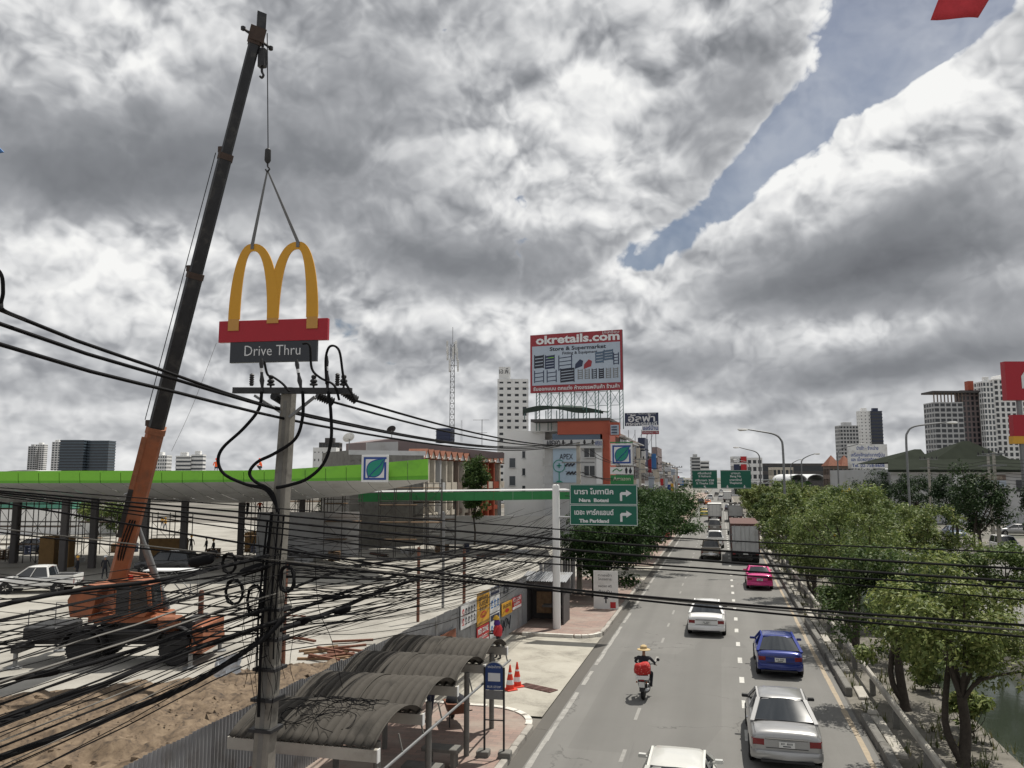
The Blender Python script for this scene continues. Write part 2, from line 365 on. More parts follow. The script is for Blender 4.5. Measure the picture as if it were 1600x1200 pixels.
D('bluegrey', (0.075,0.10,0.125), 0.35, var=0.08, scale=0.2)
D('window_dark', (0.022,0.026,0.032), 0.2, var=0, spec=0.6)
D('window_mid', (0.06,0.07,0.082), 0.25, var=0.2, scale=0.3, spec=0.6)
def leafmat(name, stops, trans=0.25):
    m = bpy.data.materials.new(name); m.use_nodes = True; nt = m.node_tree; q = G(nt); b = nt.nodes['Principled BSDF']
    rnd = q.n('ShaderNodeNewGeometry').outputs['Random Per Island']
    c = q.ramp(rnd, stops); oi = q.n('ShaderNodeObjectInfo').outputs['Random']; pn = q.noise(q.n('ShaderNodeNewGeometry').outputs['Position'], 0.9, 3, 0.6); k_ = q.m('MULTIPLY', q.m('MULTIPLY_ADD', pn, 1.5, 0.28), q.m('MULTIPLY_ADD', oi, 0.5, 0.72)); cm = q.n('ShaderNodeCombineXYZ'); q.put(cm.inputs[0], q.m('MULTIPLY', k_, q.m('MULTIPLY_ADD', oi, 0.22, 0.82))); q.put(cm.inputs[1], k_); q.put(cm.inputs[2], k_); c = q.mix(1.0, c, cm.outputs[0], 'MULTIPLY'); q.link(c, b.inputs['Base Color']); b.inputs['Roughness'].default_value = 0.6; b.inputs['Specular IOR Level'].default_value = 0.15 if 'deep' in name or 'dark' in name else 0.3
    t = q.n('ShaderNodeBsdfTranslucent'); q.link(c, t.inputs[0]); mx_ = q.n('ShaderNodeMixShader'); mx_.inputs[0].default_value = trans
    q.link(b.outputs[0], mx_.inputs[1]); q.link(t.outputs[0], mx_.inputs[2]); q.link(mx_.outputs[0], nt.nodes['Material Output'].inputs[0]); M[name] = m
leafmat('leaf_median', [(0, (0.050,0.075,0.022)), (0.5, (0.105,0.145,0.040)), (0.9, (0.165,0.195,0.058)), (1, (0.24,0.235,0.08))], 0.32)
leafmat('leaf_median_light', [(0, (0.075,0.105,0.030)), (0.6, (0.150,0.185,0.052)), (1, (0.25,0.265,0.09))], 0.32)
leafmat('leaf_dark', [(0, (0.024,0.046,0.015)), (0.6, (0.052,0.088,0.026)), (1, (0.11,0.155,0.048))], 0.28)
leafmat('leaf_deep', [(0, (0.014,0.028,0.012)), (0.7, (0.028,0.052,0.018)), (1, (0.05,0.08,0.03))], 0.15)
leafmat('flower', [(0, (0.55,0.35,0.02)), (1, (0.65,0.5,0.05))], 0.2)
leafmat('grass_blade', [(0, (0.05,0.07,0.025)), (0.6, (0.10,0.11,0.045)), (1, (0.17,0.15,0.07))], 0.2)
_pc = {}
def paint(name, col, metal=0.0, rough=0.28, coat=0.6): 
    if name not in _pc: _pc[name] = mat('paint_'+name, col, rough, metal, var=0.05, scale=1.5, coat=coat, spec=0.5)
    return _pc[name]
# ================================================================ THE SETTING
def asphalt(name, base, stripes=True):
    m = mat(name, base, 0.82, var=0.0001, scale=1, spec=0.3); nt = m.node_tree; q = G(nt); b = nt.nodes['Principled BSDF']
    pos = q.n('ShaderNodeNewGeometry').outputs['Position']
    mp = q.n('ShaderNodeMapping'); q.link(pos, mp.inputs[0]); mp.inputs[3].default_value = (1.0, 0.06, 1)
    big = q.noise(mp.outputs[0], 1.1, 4, 0.6); fine = q.noise(pos, 45, 3, 0.7); mid = q.noise(pos, 0.35, 5, 0.62)
    s = q.m('MULTIPLY_ADD', q.m('SUBTRACT', big, 0.5), 0.40, q.m('MULTIPLY_ADD', q.m('SUBTRACT', mid, 0.5), 0.35, q.m('MULTIPLY_ADD', q.m('SUBTRACT', fine, 0.5), 0.22, 0.5)))
    lo = tuple(x*0.72 for x in base); hi = tuple(x*1.28 for x in base)
    c = q.ramp(s, [(0.2, lo), (0.8, hi)])
    sx = q.n('ShaderNodeSeparateXYZ'); q.link(pos, sx.inputs[0])     # oil drip down each lane, polished wheel tracks, patches
    def lane(x0, w): return q.m('POWER', 0.36788, q.m('POWER', q.m('ABSOLUTE', q.m('DIVIDE', q.m('SUBTRACT', sx.outputs[0], x0), w)), 2.0))
    oil = q.m('MULTIPLY', q.m('ADD', lane(-1.15,.35), q.m('ADD', lane(2.1,.35), lane(-4.1,.3))), q.m('MULTIPLY', big, 0.55))
    c = q.mix(oil, c, tuple(x*0.66 for x in base))
    pt = q.n('ShaderNodeTexVoronoi', feature='F1', distance='CHEBYCHEV'); mp2 = q.n('ShaderNodeMapping'); q.link(pos, mp2.inputs[0]); mp2.inputs[3].default_value = (0.32, 0.07, 1); q.link(mp2.outputs[0], pt.inputs['Vector']); pt.inputs['Scale'].default_value = 1.0
    c = q.mix(q.m('MULTIPLY', q.m('GREATER_THAN', q.n_sep(pt.outputs['Color']), 0.80), 0.28), c, tuple(x*0.70 for x in base))
    crk = q.n('ShaderNodeTexVoronoi', feature='DISTANCE_TO_EDGE'); q.link(q.v('ADD', pos, q.v('SCALE', q.noise(pos, 1.2, 4, 0.6, out=1), scale=1.2)), crk.inputs['Vector']); crk.inputs['Scale'].default_value = 0.22
    c = q.mix(q.m('MULTIPLY', q.m('LESS_THAN', crk.outputs['Distance'], 0.006), q.m('MULTIPLY', q.sstep(mid, 0.5, 0.6), 0.5)), c, tuple(x*0.4 for x in base))
    stain = q.sstep(q.noise(mp.outputs[0], 3.1, 6, 0.7), 0.60, 0.75)
    c = q.mix(q.m('MULTIPLY', stain, 0.35), c, tuple(x*0.5 for x in base))
    q.link(c, b.inputs['Base Color'])
    bp = q.n('ShaderNodeBump'); bp.inputs['Strength'].default_value = 0.25; bp.inputs['Distance'].default_value = 0.01; q.link(fine, bp.inputs['Height']); q.link(bp.outputs[0], b.inputs['Normal'])
    return m
M['asphalt'] = asphalt('asphalt', (0.158, 0.155, 0.147))
M['gutter'] = asphalt('gutter', (0.098, 0.092, 0.083))
def paver():
    m = mat('paver', (0.3,0.2,0.16), 0.85, var=0.0001); nt = m.node_tree; q = G(nt); b = nt.nodes['Principled BSDF']
    pos = q.n('ShaderNodeNewGeometry').outputs['Position']
    br = q.n('ShaderNodeTexBrick'); q.link(pos, br.inputs['Vector']); br.inputs['Scale'].default_value = 1.0; br.inputs['Brick Width'].default_value = 0.40; br.inputs['Row Height'].default_value = 0.2
    br.inputs['Mortar Size'].default_value = 0.008; br.inputs['Color1'].default_value = (0.29,0.20,0.168,1); br.inputs['Color2'].default_value = (0.22,0.163,0.143,1); br.inputs['Mortar'].default_value = (0.17,0.145,0.125,1)
    dust = q.sstep(q.noise(pos, 0.7, 6, 0.66), 0.42, 0.68)
    c = q.mix(q.m('MULTIPLY', dust, 0.7), br.outputs['Color'], (0.31,0.27,0.23)); q.link(c, b.inputs['Base Color'])
    bp = q.n('ShaderNodeBump'); bp.inputs['Strength'].default_value = 0.3; bp.inputs['Distance'].default_value = 0.01; q.link(br.outputs['Fac'], bp.inputs['Height']); bp.invert = True; q.link(bp.outputs[0], b.inputs['Normal'])
    return m
M['paver'] = paver()
def slabmat(name, c0, c1, c2, sc=0.35):
    m = mat(name, c0, 0.85, var=0.0001); nt = m.node_tree; q = G(nt); b = nt.nodes['Principled BSDF']
    pos = q.n('ShaderNodeNewGeometry').outputs['Position']
    a = q.noise(pos, sc, 6, 0.62, 0.6); f = q.noise(pos, 14, 4, 0.7)
    c = q.ramp(q.m('MULTIPLY_ADD', q.m('SUBTRACT', f, 0.5), 0.3, a), [(0.30, c1), (0.48, c0), (0.70, c2)])
    q.link(c, b.inputs['Base Color']); return m
M['apron'] = slabmat('apron', (0.34,0.322,0.275), (0.20,0.186,0.16), (0.41,0.39,0.34), 0.6)
M['yard'] = slabmat('yard', (0.30,0.287,0.257), (0.19,0.178,0.157), (0.38,0.367,0.332), 0.25)
M['verge'] = slabmat('verge', (0.125,0.115,0.096), (0.06,0.058,0.043), (0.185,0.172,0.148), 0.8)
M['ground'] = slabmat('ground', (0.14,0.13,0.115), (0.07,0.075,0.055), (0.22,0.205,0.18), 0.05)
M['dirt'] = slabmat('dirt', (0.122,0.086,0.055), (0.036,0.026,0.018), (0.20,0.148,0.097), 3.2)
wm = mat('canal_water', (0.030,0.038,0.028), 0.08, var=0, spec=0.6); q = G(wm.node_tree)
bp = q.n('ShaderNodeBump'); bp.inputs['Strength'].default_value = 0.12; bp.inputs['Distance'].default_value = 0.05
q.link(q.noise(q.n('ShaderNodeNewGeometry').outputs['Position'], 2.5, 4, 0.6), bp.inputs['Height']); q.link(bp.outputs[0], wm.node_tree.nodes['Principled BSDF'].inputs['Normal'])

CAN0, CAN1 = 7.6, 12.6
b = MB(); Y0, Y1 = -60, 7000
b.face([(-5000,Y0,-0.03),(CAN0,Y0,-0.03),(CAN0,Y1,-0.03),(-5000,Y1,-0.03)]); b.face([(CAN1,Y0,-0.03),(5000,Y0,-0.03),(5000,Y1,-0.03),(CAN1,Y1,-0.03)])
b.face([(CAN0,Y0,-0.03),(CAN0+0.9,Y0,-1.5),(CAN0+0.9,420,-1.5),(CAN0,420,-0.03)]); b.face([(CAN1-0.9,Y0,-1.5),(CAN1,Y0,-0.03),(CAN1,420,-0.03),(CAN1-0.9,420,-1.5)])
b.face([(CAN0+0.9,Y0,-1.5),(CAN1-0.9,Y0,-1.5),(CAN1-0.9,420,-1.5),(CAN0+0.9,420,-1.5)]); b.face([(CAN0,420,-0.03),(CAN0+.9,420,-1.5),(CAN1-.9,420,-1.5),(CAN1,420,-0.03)])
b.face([(CAN0,420,-0.03),(CAN1,420,-0.03),(CAN1,Y1,-0.03),(CAN0,Y1,-0.03)])
struct(b.build('ground', M['ground']))
b = MB(); b.face([(CAN0+0.4,Y0,-0.85),(CAN1-0.4,Y0,-0.85),(CAN1-0.4,419,-0.85),(CAN0+0.4,419,-0.85)]); struct(b.build('canal_water', wm))
RL, RR = -5.35, 3.98        # carriageway edges
b = MB(); b.face([(RL,-40,0),(RR,-40,0),(RR,900,0),(RL,900,0)]); road = struct(b.build('road', M['asphalt']))
b = MB(); b.face([(-5.78,-40,0.002),(RL,-40,0.002),(RL,900,0.002),(-5.78,900,0.002)]); struct(b.build('gutter', M['gutter']))
b = MB(); b.face([(3.98,-40,0.002),(4.06,-40,0.002),(4.06,300,0.002),(3.98,300,0.002)]); struct(b.build('gutter', M['gutter']))
b = MB(); b.face([(14.4,-40,0),(24.5,-40,0),(24.5,900,0),(14.4,900,0)]); struct(b.build('opposite_road', M['asphalt']))
def ragged(bm, x, w, y0, y1, z=0.004, step=2.2, gap=0.0, rnd=None):
    y = y0
    while y < y1:
        e = min(y+step, y1); j = [rnd.uniform(-w*0.16, w*0.16) for _ in range(4)]
        if gap == 0 or rnd.random() > gap: bm.face([(x-w/2+j[0],y,z),(x+w/2+j[1],y,z),(x+w/2+j[2],e,z),(x-w/2+j[3],e,z)])
        y = e
rr = random.Random(3)
b = MB(); ragged(b, -5.22, 0.15, -10, 420, rnd=rr, gap=0.10, step=1.1); b.build('edge_line', mat('edge_paint',(0.29,0.283,0.265),.75,var=.18,scale=5,dirt=(0.19,0.183,0.172),dscale=1.6), road)
b = MB(); ragged(b, 3.72, 0.15, -10, 420, rnd=rr, gap=0.03); b.build('edge_line', M['road_ochre'], road)
y = 8.0; k = 0                                            # thick short dashes between the two busy lanes
dm = MB(); dm.face([(-0.095,-0.5,0),(0.085,-0.5,0),(0.095,0.5,0),(-0.085,0.5,0)])
d0 = dm.build('lane_dash', M['road_white'], road); d0.location = (0.54, 9, 0.005)
for i in range(1, 70):
    o = link('lane_dash', d0.data, road); o.location = (0.54+rr.uniform(-.015,.015), 9+i*3.42, 0.005); o.scale = (1, rr.uniform(0.9,1.1), 1)
dm = MB(); dm.face([(-0.06,-0.75,0),(0.05,-0.75,0),(0.06,0.75,0),(-0.05,0.75,0)]); d1 = dm.build('lane_dash', M['road_faint'], road); d1.location = (-2.88, 19.3, 0.005)
for i in range(1, 40):
    o = link('lane_dash', d1.data, road); o.location = (-2.88+rr.uniform(-.02,.02), 19.3+i*4.1, 0.005); o.scale = (1, rr.uniform(0.55,1.1), 1)
b = MB()
for yy in np.arange(0, 300, 6): b.face([(19.35,yy,0.005),(19.5,yy,0.005),(19.5,yy+3,0.005),(19.35,yy+3,0.005)])
stuffp(b.build('lane_dashes', M['road_white'], bpy.data.objects['opposite_road']))
# pavement on the left: two islands either side of the concrete drive, kerb stones along the edge
def island(y0, y1, r0, r1, m, z=0.14, xl=-10.9):
    xr = -5.98; pts = [(xl, y0)]
    if r0: pts += [(xr-r0+r0*math.sin(R(a)), y0+r0-r0*math.cos(R(a))) for a in range(0, 91, 15)]
    else: pts += [(xr, y0)]
    if r1: pts += [(xr-r1+r1*math.cos(R(a)), y1-r1+r1*math.sin(R(a))) for a in range(0, 91, 15)]
    else: pts += [(xr, y1)]
    pts += [(xl, y1)]
    mb = MB(); mb.prism(pts, -0.02, z, 'Z'); return struct(mb.build('pavement', m)), pts
pav1, _ = island(-6, 26.6, 0, 1.7, M['paver'])
pav2, _ = island(39.2, 62, 1.1, 0.5, M['paver'], 0.15)
pav3, _ = island(71, 400, 0.6, 0, M['paver'])
ks = MB(); ks.chbox(-0.10,0.10,-0.49,0.49,-0.05,0.165,0.025); kz = ks.build('kerb_stone', M['kerb'], pav1, smooth=30); kz.location = (-5.88, 5.0, 0)
def kerb_run(parent, y0, y1):
    y = y0
    while y < y1-0.5:
        o = link('kerb_stone', kz.data, parent); o.location = (-5.88+rr.uniform(-.012,.012), y+0.5, rr.uniform(-.012,.01)); o.rotation_euler = (0, rr.uniform(-.02,.02), rr.uniform(-.01,.01)); y += 1.0
kerb_run(pav1, 6, 24.9); kerb_run(pav2, 40.4, 61.5); kerb_run(pav3, 71.6, 110)
b = MB(); b.box(-5.98,-5.79,110,400,-0.05,0.16); b.build('kerb_line', M['kerb'], pav3)
def arc_kerb(parent, cx, cy, r, a0, a1, m):
    n = 5
    for i in range(n):
        t0, t1 = R(a0+(a1-a0)*i/n+1), R(a0+(a1-a0)*(i+1)/n-1); mb = MB(); ri, ro = r-0.12, r+0.09; poly = []
        for t in (t0, (t0+t1)/2, t1): poly.append((cx+ro*math.cos(t), cy+ro*math.sin(t)))
        for t in (t1, (t0+t1)/2, t0): poly.append((cx+ri*math.cos(t), cy+ri*math.sin(t)))
        mb.prism(poly, -0.05, 0.175, 'Z'); mb.build('kerb_stone', m, parent)
arc_kerb(pav1, -5.98-1.7, 24.9, 1.75, 2, 88, M['kerb_white']); arc_kerb(pav2, -5.98-1.1, 40.3, 1.15, -88, -2, M['kerb_white'])
b = MB(); b.box(-10.6,-7.75,26.53,26.75,-.05,.175); b.build('kerb_line', M['kerb_white'], pav1)
b = MB(); b.box(-9.6,-7.1,39.08,39.28,-.05,.18); b.build('kerb_line', M['kerb_white'], pav2)
def sheet(name, poly, z, m, zr=None):
    mb = MB(); mb.face([(x, y, z if zr is None else zr(x, y)) for x, y in poly]); return struct(mb.build(name, m))
sheet('driveway', [(-10.9,26.3),(-5.80,26.3),(-5.80,39.6),(-10.9,39.6)], 0.03, M['apron'])
sheet('driveway', [(-10.9,61.5),(-5.80,61.5),(-5.80,71.5),(-10.9,71.5)], 0.03, M['apron'])
# building plot behind the hoarding
sheet('yard', [(-95,4),(-10.95,4),(-10.95,120),(-95,120)], 0.01, M['yard'])
b = MB(); nx, ny = 190, 170                                   # heaped earth between the slab and the hoarding
rs = np.random.RandomState(5)
def vnoise(xs, ys, seed, sc):
    r_ = np.random.RandomState(seed); t = r_.rand(64, 64); X, Y = xs*sc, ys*sc; xi, yi = np.floor(X).astype(int), np.floor(Y).astype(int); fx, fy = X-xi, Y-yi; fx = fx*fx*(3-2*fx); fy = fy*fy*(3-2*fy)
    q_ = lambda a, c: t[a % 64, c % 64]
    return (q_(xi,yi)*(1-fx)+q_(xi+1,yi)*fx)*(1-fy)+(q_(xi,yi+1)*(1-fx)+q_(xi+1,yi+1)*fx)*fy
gx = np.linspace(-46, -10.95, nx); gy = np.linspace(4, 37, ny); GX, GY = np.meshgrid(gx, gy, indexing='ij')
edge_ = np.interp(GX, [-46,-36,-24.7,-18.1,-15,-10.9], [12,17,23.4,28.6,32.0,35.5]) + (vnoise(GX,GY,9,0.35)-.5)*1.6
hgt = np.clip((edge_-GY)/2.5, -0.25, 1)
HZ = 0.02 + hgt*(0.10 + 0.22*vnoise(GX,GY,1,0.5) + 0.26*vnoise(GX,GY,2,1.3) + 0.20*vnoise(GX,GY,3,2.6)) + np.where(hgt>0, 1, 0)*0.13*rs.rand(nx,ny)**2
HZ = np.where(hgt <= 0, 0.01+hgt*0.6, HZ)
V = np.stack([GX,GY,HZ],-1).reshape(-1,3); b.v = [tuple(v) for v in V]
for i in range(nx-1):
    for j in range(ny-1):
        a = i*ny+j
        if max(HZ[i,j],HZ[i+1,j],HZ[i,j+1],HZ[i+1,j+1]) > 0.0: b.f.append((a, a+ny, a+ny+1, a+1)); b.mi.append(0)
struct(b.build('earth_bank', M['dirt'], smooth=60, fix=False))
# clods on the earth
b = MB(); rc = random.Random(11)
for _ in range(3200):
    x = rc.uniform(-34,-11.5); ee = np.interp(x, [-46,-36,-24.7,-18.1,-15,-10.9], [12,17,23.4,28.6,32.0,35.5]); y = rc.uniform(6, ee+0.4); s = rc.uniform(0.015,0.045)*(1 if rc.random() < .93 else 2.4)
    zi = HZ[int((x+46)/35.05*(nx-1)), min(ny-1, max(0, int((y-4)/33*(ny-1))))]
    p = [(x+s*rc.uniform(-1,1)*c[0]+s*c[0], y+s*c[1]*rc.uniform(.6,1.2), max(0,zi)+s*c[2]*rc.uniform(.5,.9)) for c in ((-1,-1,-.3),(1,-1,-.3),(1,1,-.3),(-1,1,-.3),(-.4,-.5,.9),(.5,-.4,.8),(.4,.5,.9),(-.5,.4,.7))]
    b.faces(p, [(4,5,6,7),(0,1,5,4),(1,2,6,5),(2,3,7,6),(3,0,4,7)])
tag(stuffp(b.build('earth_clods', M['dirt'])), 'loose brown clods scattered over the earth bank', 'earth')
# right-hand verge, barrier, rail
sheet('verge', [(3.98,-20),(7.62,-20),(7.62,420),(3.98,420)], -0.015, M['verge'])
sheet('verge', [(12.6,-20),(14.4,-20),(14.4,420),(12.6,420)], -0.015, M['verge'])
bar_ = thing('roadside_barrier', (4.18, 20, 0), 0, 'low broken concrete kerb wall along the right edge of the road', 'barrier')
mb = MB(); mb.chbox(-0.12,0.12,-1.45,1.45,-0.05,0.30,0.03); bb0 = mb.build('barrier_block', M['concrete_dark'], bar_, smooth=30); bb0.location = (0, -2, 0)
for i in range(60):
    if i in (3, 9): continue
    o = link('barrier_block', bb0.data, bar_); o.location = (rr.uniform(-.02,.02), 1+i*3.0, rr.uniform(-.05,.02)); o.rotation_euler = (0, rr.uniform(-.03,.03), rr.uniform(-.012,.012))
low_ = thing('drain_cover_row', (4.62, 20, 0), 0, 'row of loose concrete drain slabs between barrier and rail', 'slabs')
mb = MB(); mb.chbox(-0.16,0.16,-0.85,0.85,-0.03,0.10,0.02); lb0 = mb.build('slab', M['concrete'], low_, smooth=30); lb0.location = (0, 0, 0)
for i in range(1, 50):
    if rr.random() < 0.2: continue
    o = link('slab', lb0.data, low_); o.location = (rr.uniform(-.04,.04), i*2.0, rr.uniform(-.03,.03)); o.rotation_euler = (rr.uniform(-.02,.02), rr.uniform(-.04,.04), rr.uniform(-.03,.03))
gr_ = thing('guard_rail', (5.02, 18, 0), 0, 'long grey guard rail on stubby posts beside the canal verge', 'guard rail')
mb = MB(); mb.box(-0.05,0.05,-8,160,0.52,0.66); mb.tube([(0.0,-8,0.68),(0.0,160,0.68)], 0.07, 8); mb.build('rail', M['concrete'], gr_, smooth=40)
pm = MB(); pm.chbox(-0.09,0.09,-0.09,0.09,-0.05,0.52,0.015); p0 = pm.build('post', M['concrete_dark'], gr_); p0.location = (0,-6,0)
for i in range(1, 42): o = link('post', p0.data, gr_); o.location = (0.0, -6+i*4.0, 0)
# tufts of dry grass on the verge
b = MB(); rc = random.Random(21)
for _ in range(420):
    cx = rc.choice([rc.uniform(4.4,4.9), rc.uniform(5.2,8.2), rc.uniform(5.2,7.9), rc.uniform(12.0,14.2)]); cy = 18+150*rc.random()**2; cz = -0.02 if cx < 7.6 or cx > 12.6 else -0.02-(cx-7.6)*1.6
    for _k in range(9):
        a = rc.uniform(0,6.28); h = rc.uniform(0.12,0.45); l = rc.uniform(.05,.25); w = 0.018+cy*0.0003; ox, oy = rc.uniform(-.2,.2), rc.uniform(-.2,.2)
        b.face([(cx+ox-w*math.sin(a), cy+oy+w*math.cos(a), cz), (cx+ox+w*math.sin(a), cy+oy-w*math.cos(a), cz), (cx+ox+l*math.cos(a), cy+oy+l*math.sin(a), cz+h)])
tag(stuffp(b.build('verge_grass', M['grass_blade'], fix=False)), 'dry grass tufts on the canal verge', 'grass')
# ================================================================ VEHICLES
def subsurf(o, lv=2):
    m = o.modifiers.new('s', 'SUBSURF'); m.levels = lv; m.render_levels = lv
    o.data.polygons.foreach_set('use_smooth', [True]*len(o.data.polygons)); return o
_wheel = {}
def wheel(parent, x, y, r, w, side):
    key = (round(r,3), round(w,3))
    if key not in _wheel:
        t = MB(); t.lathe([(r*0.62,-w/2),(r*0.93,-w/2),(r,-w*0.36),(r,w*0.36),(r*0.93,w/2),(r*0.62,w/2)], 20, axis='X')
        c = MB(); c.lathe([(r*0.62,-w*0.40),(r*0.60,w*0.42),(r*0.50,w*0.36),(r*0.16,w*0.40),(r*0.12,w*0.48)], 16, axis='X')
        for k in range(5): a = k*2*math.pi/5; c.bar((w*0.44,0.1*r*math.cos(a),0.1*r*math.sin(a)),(w*0.44,0.56*r*math.cos(a),0.56*r*math.sin(a)),0.05,0.03,up=(1,0,0))
        a_ = t.build('tyre', M['tyre'], None, smooth=35); b_ = c.build('rim', M['chrome'], None, smooth=35); _wheel[key] = (a_.data, b_.data)
        bpy.data.objects.remove(a_); bpy.data.objects.remove(b_)
    o = link('wheel', _wheel[key][0], parent); o.location = (x, y, r); o.rotation_euler = (0, 0, 0 if side > 0 else math.pi)
    link('rim', _wheel[key][1], o); return o
def ring12(w, y, zb, zs, zt, cr):
    h = [(0.0,zb),(0.80*w,zb),(0.965*w,zb+0.07),(w,zb+0.40*(zs-zb)),(0.995*w,zs-0.08),(0.955*w,zs+0.3*(zt-zs)),(0.80*w,zt),(0.0,zt+cr)]
    return [(x,y,z) for x, z in h] + [(-x,y,z) for x, z in reversed(h[1:-1])]
CARS = {
 # L, W, stations (fraction of length from rear, width factor, z bottom, shoulder, top), glasshouse: rear base y,z ; roof rear y ; roof front y ; screen base y,z ; roof z ; base half width ; roof half width
 'sedan': dict(L=4.95, W=1.86, st=[(0.0,.86,.40,.74,.86),(0.008,.93,.32,.86,.98),(0.05,.975,.26,.90,1.035),(0.20,1,.22,.92,1.05),(0.42,1,.20,.93,1.03),(0.66,1,.20,.92,1.01),(0.75,.99,.20,.90,.985),(0.92,.95,.22,.78,.84),(0.985,.87,.28,.66,.72),(1.0,.78,.36,.58,.64)],
    g=(0.165,1.03,0.325,0.575,0.745,0.98,1.46,0.80,0.60)),
 'hatch': dict(L=4.05, W=1.70, st=[(0.0,.86,.40,.72,.80),(0.012,.93,.32,.84,.92),(0.06,.98,.25,.90,.985),(0.22,1,.21,.91,1.0),(0.42,1,.19,.90,.99),(0.62,1,.19,.88,.96),(0.72,.99,.20,.86,.93),(0.92,.95,.22,.74,.80),(0.985,.86,.28,.62,.68),(1.0,.77,.36,.56,.60)],
    g=(0.07,0.95,0.265,0.545,0.725,0.93,1.36,0.77,0.57)),
 'taxi': dict(L=4.6, W=1.76, st=[(0.0,.86,.42,.76,.90),(0.008,.94,.34,.88,1.02),(0.05,.98,.27,.93,1.07),(0.20,1,.22,.95,1.08),(0.42,1,.20,.95,1.05),(0.66,1,.20,.93,1.02),(0.76,.99,.20,.91,.99),(0.92,.95,.22,.78,.85),(0.985,.87,.28,.66,.72),(1.0,.78,.36,.58,.64)],
    g=(0.15,1.06,0.29,0.58,0.775,0.99,1.48,0.77,0.58)),
 'suv': dict(L=4.7, W=1.85, st=[(0.0,.90,.48,.86,1.0),(0.01,.95,.38,.98,1.10),(0.06,.99,.32,1.04,1.12),(0.25,1,.28,1.05,1.13),(0.45,1,.27,1.05,1.12),(0.66,1,.27,1.04,1.10),(0.74,.99,.27,1.02,1.08),(0.92,.96,.30,.92,1.0),(0.985,.90,.36,.78,.86),(1.0,.82,.44,.70,.76)],
    g=(0.015,1.08,0.07,0.56,0.72,1.08,1.76,0.82,0.66)),
 'pickup': dict(L=5.2, W=1.85, st=[(0.0,.93,.52,.94,1.05),(0.01,.97,.44,1.0,1.09),(0.05,.99,.40,1.02,1.10),(0.22,1,.34,1.03,1.10),(0.42,1,.32,1.04,1.11),(0.66,1,.32,1.03,1.10),(0.75,.99,.32,1.01,1.08),(0.92,.96,.36,.92,1.0),(0.985,.90,.42,.80,.88),(1.0,.82,.50,.72,.78)],
    g=(0.31,1.08,0.345,0.57,0.735,1.08,1.76,0.80,0.64)),
}
_mt = {}
def matte(m):
    if m.name not in _mt:
        c = m.copy(); b_ = c.node_tree.nodes['Principled BSDF']; b_.inputs['Coat Weight'].default_value = 0; b_.inputs['Roughness'].default_value = 0.65; b_.inputs['Specular IOR Level'].default_value = 0.2; b_.inputs['Metallic'].default_value *= 0.3; _mt[m.name] = c
    return _mt[m.name]
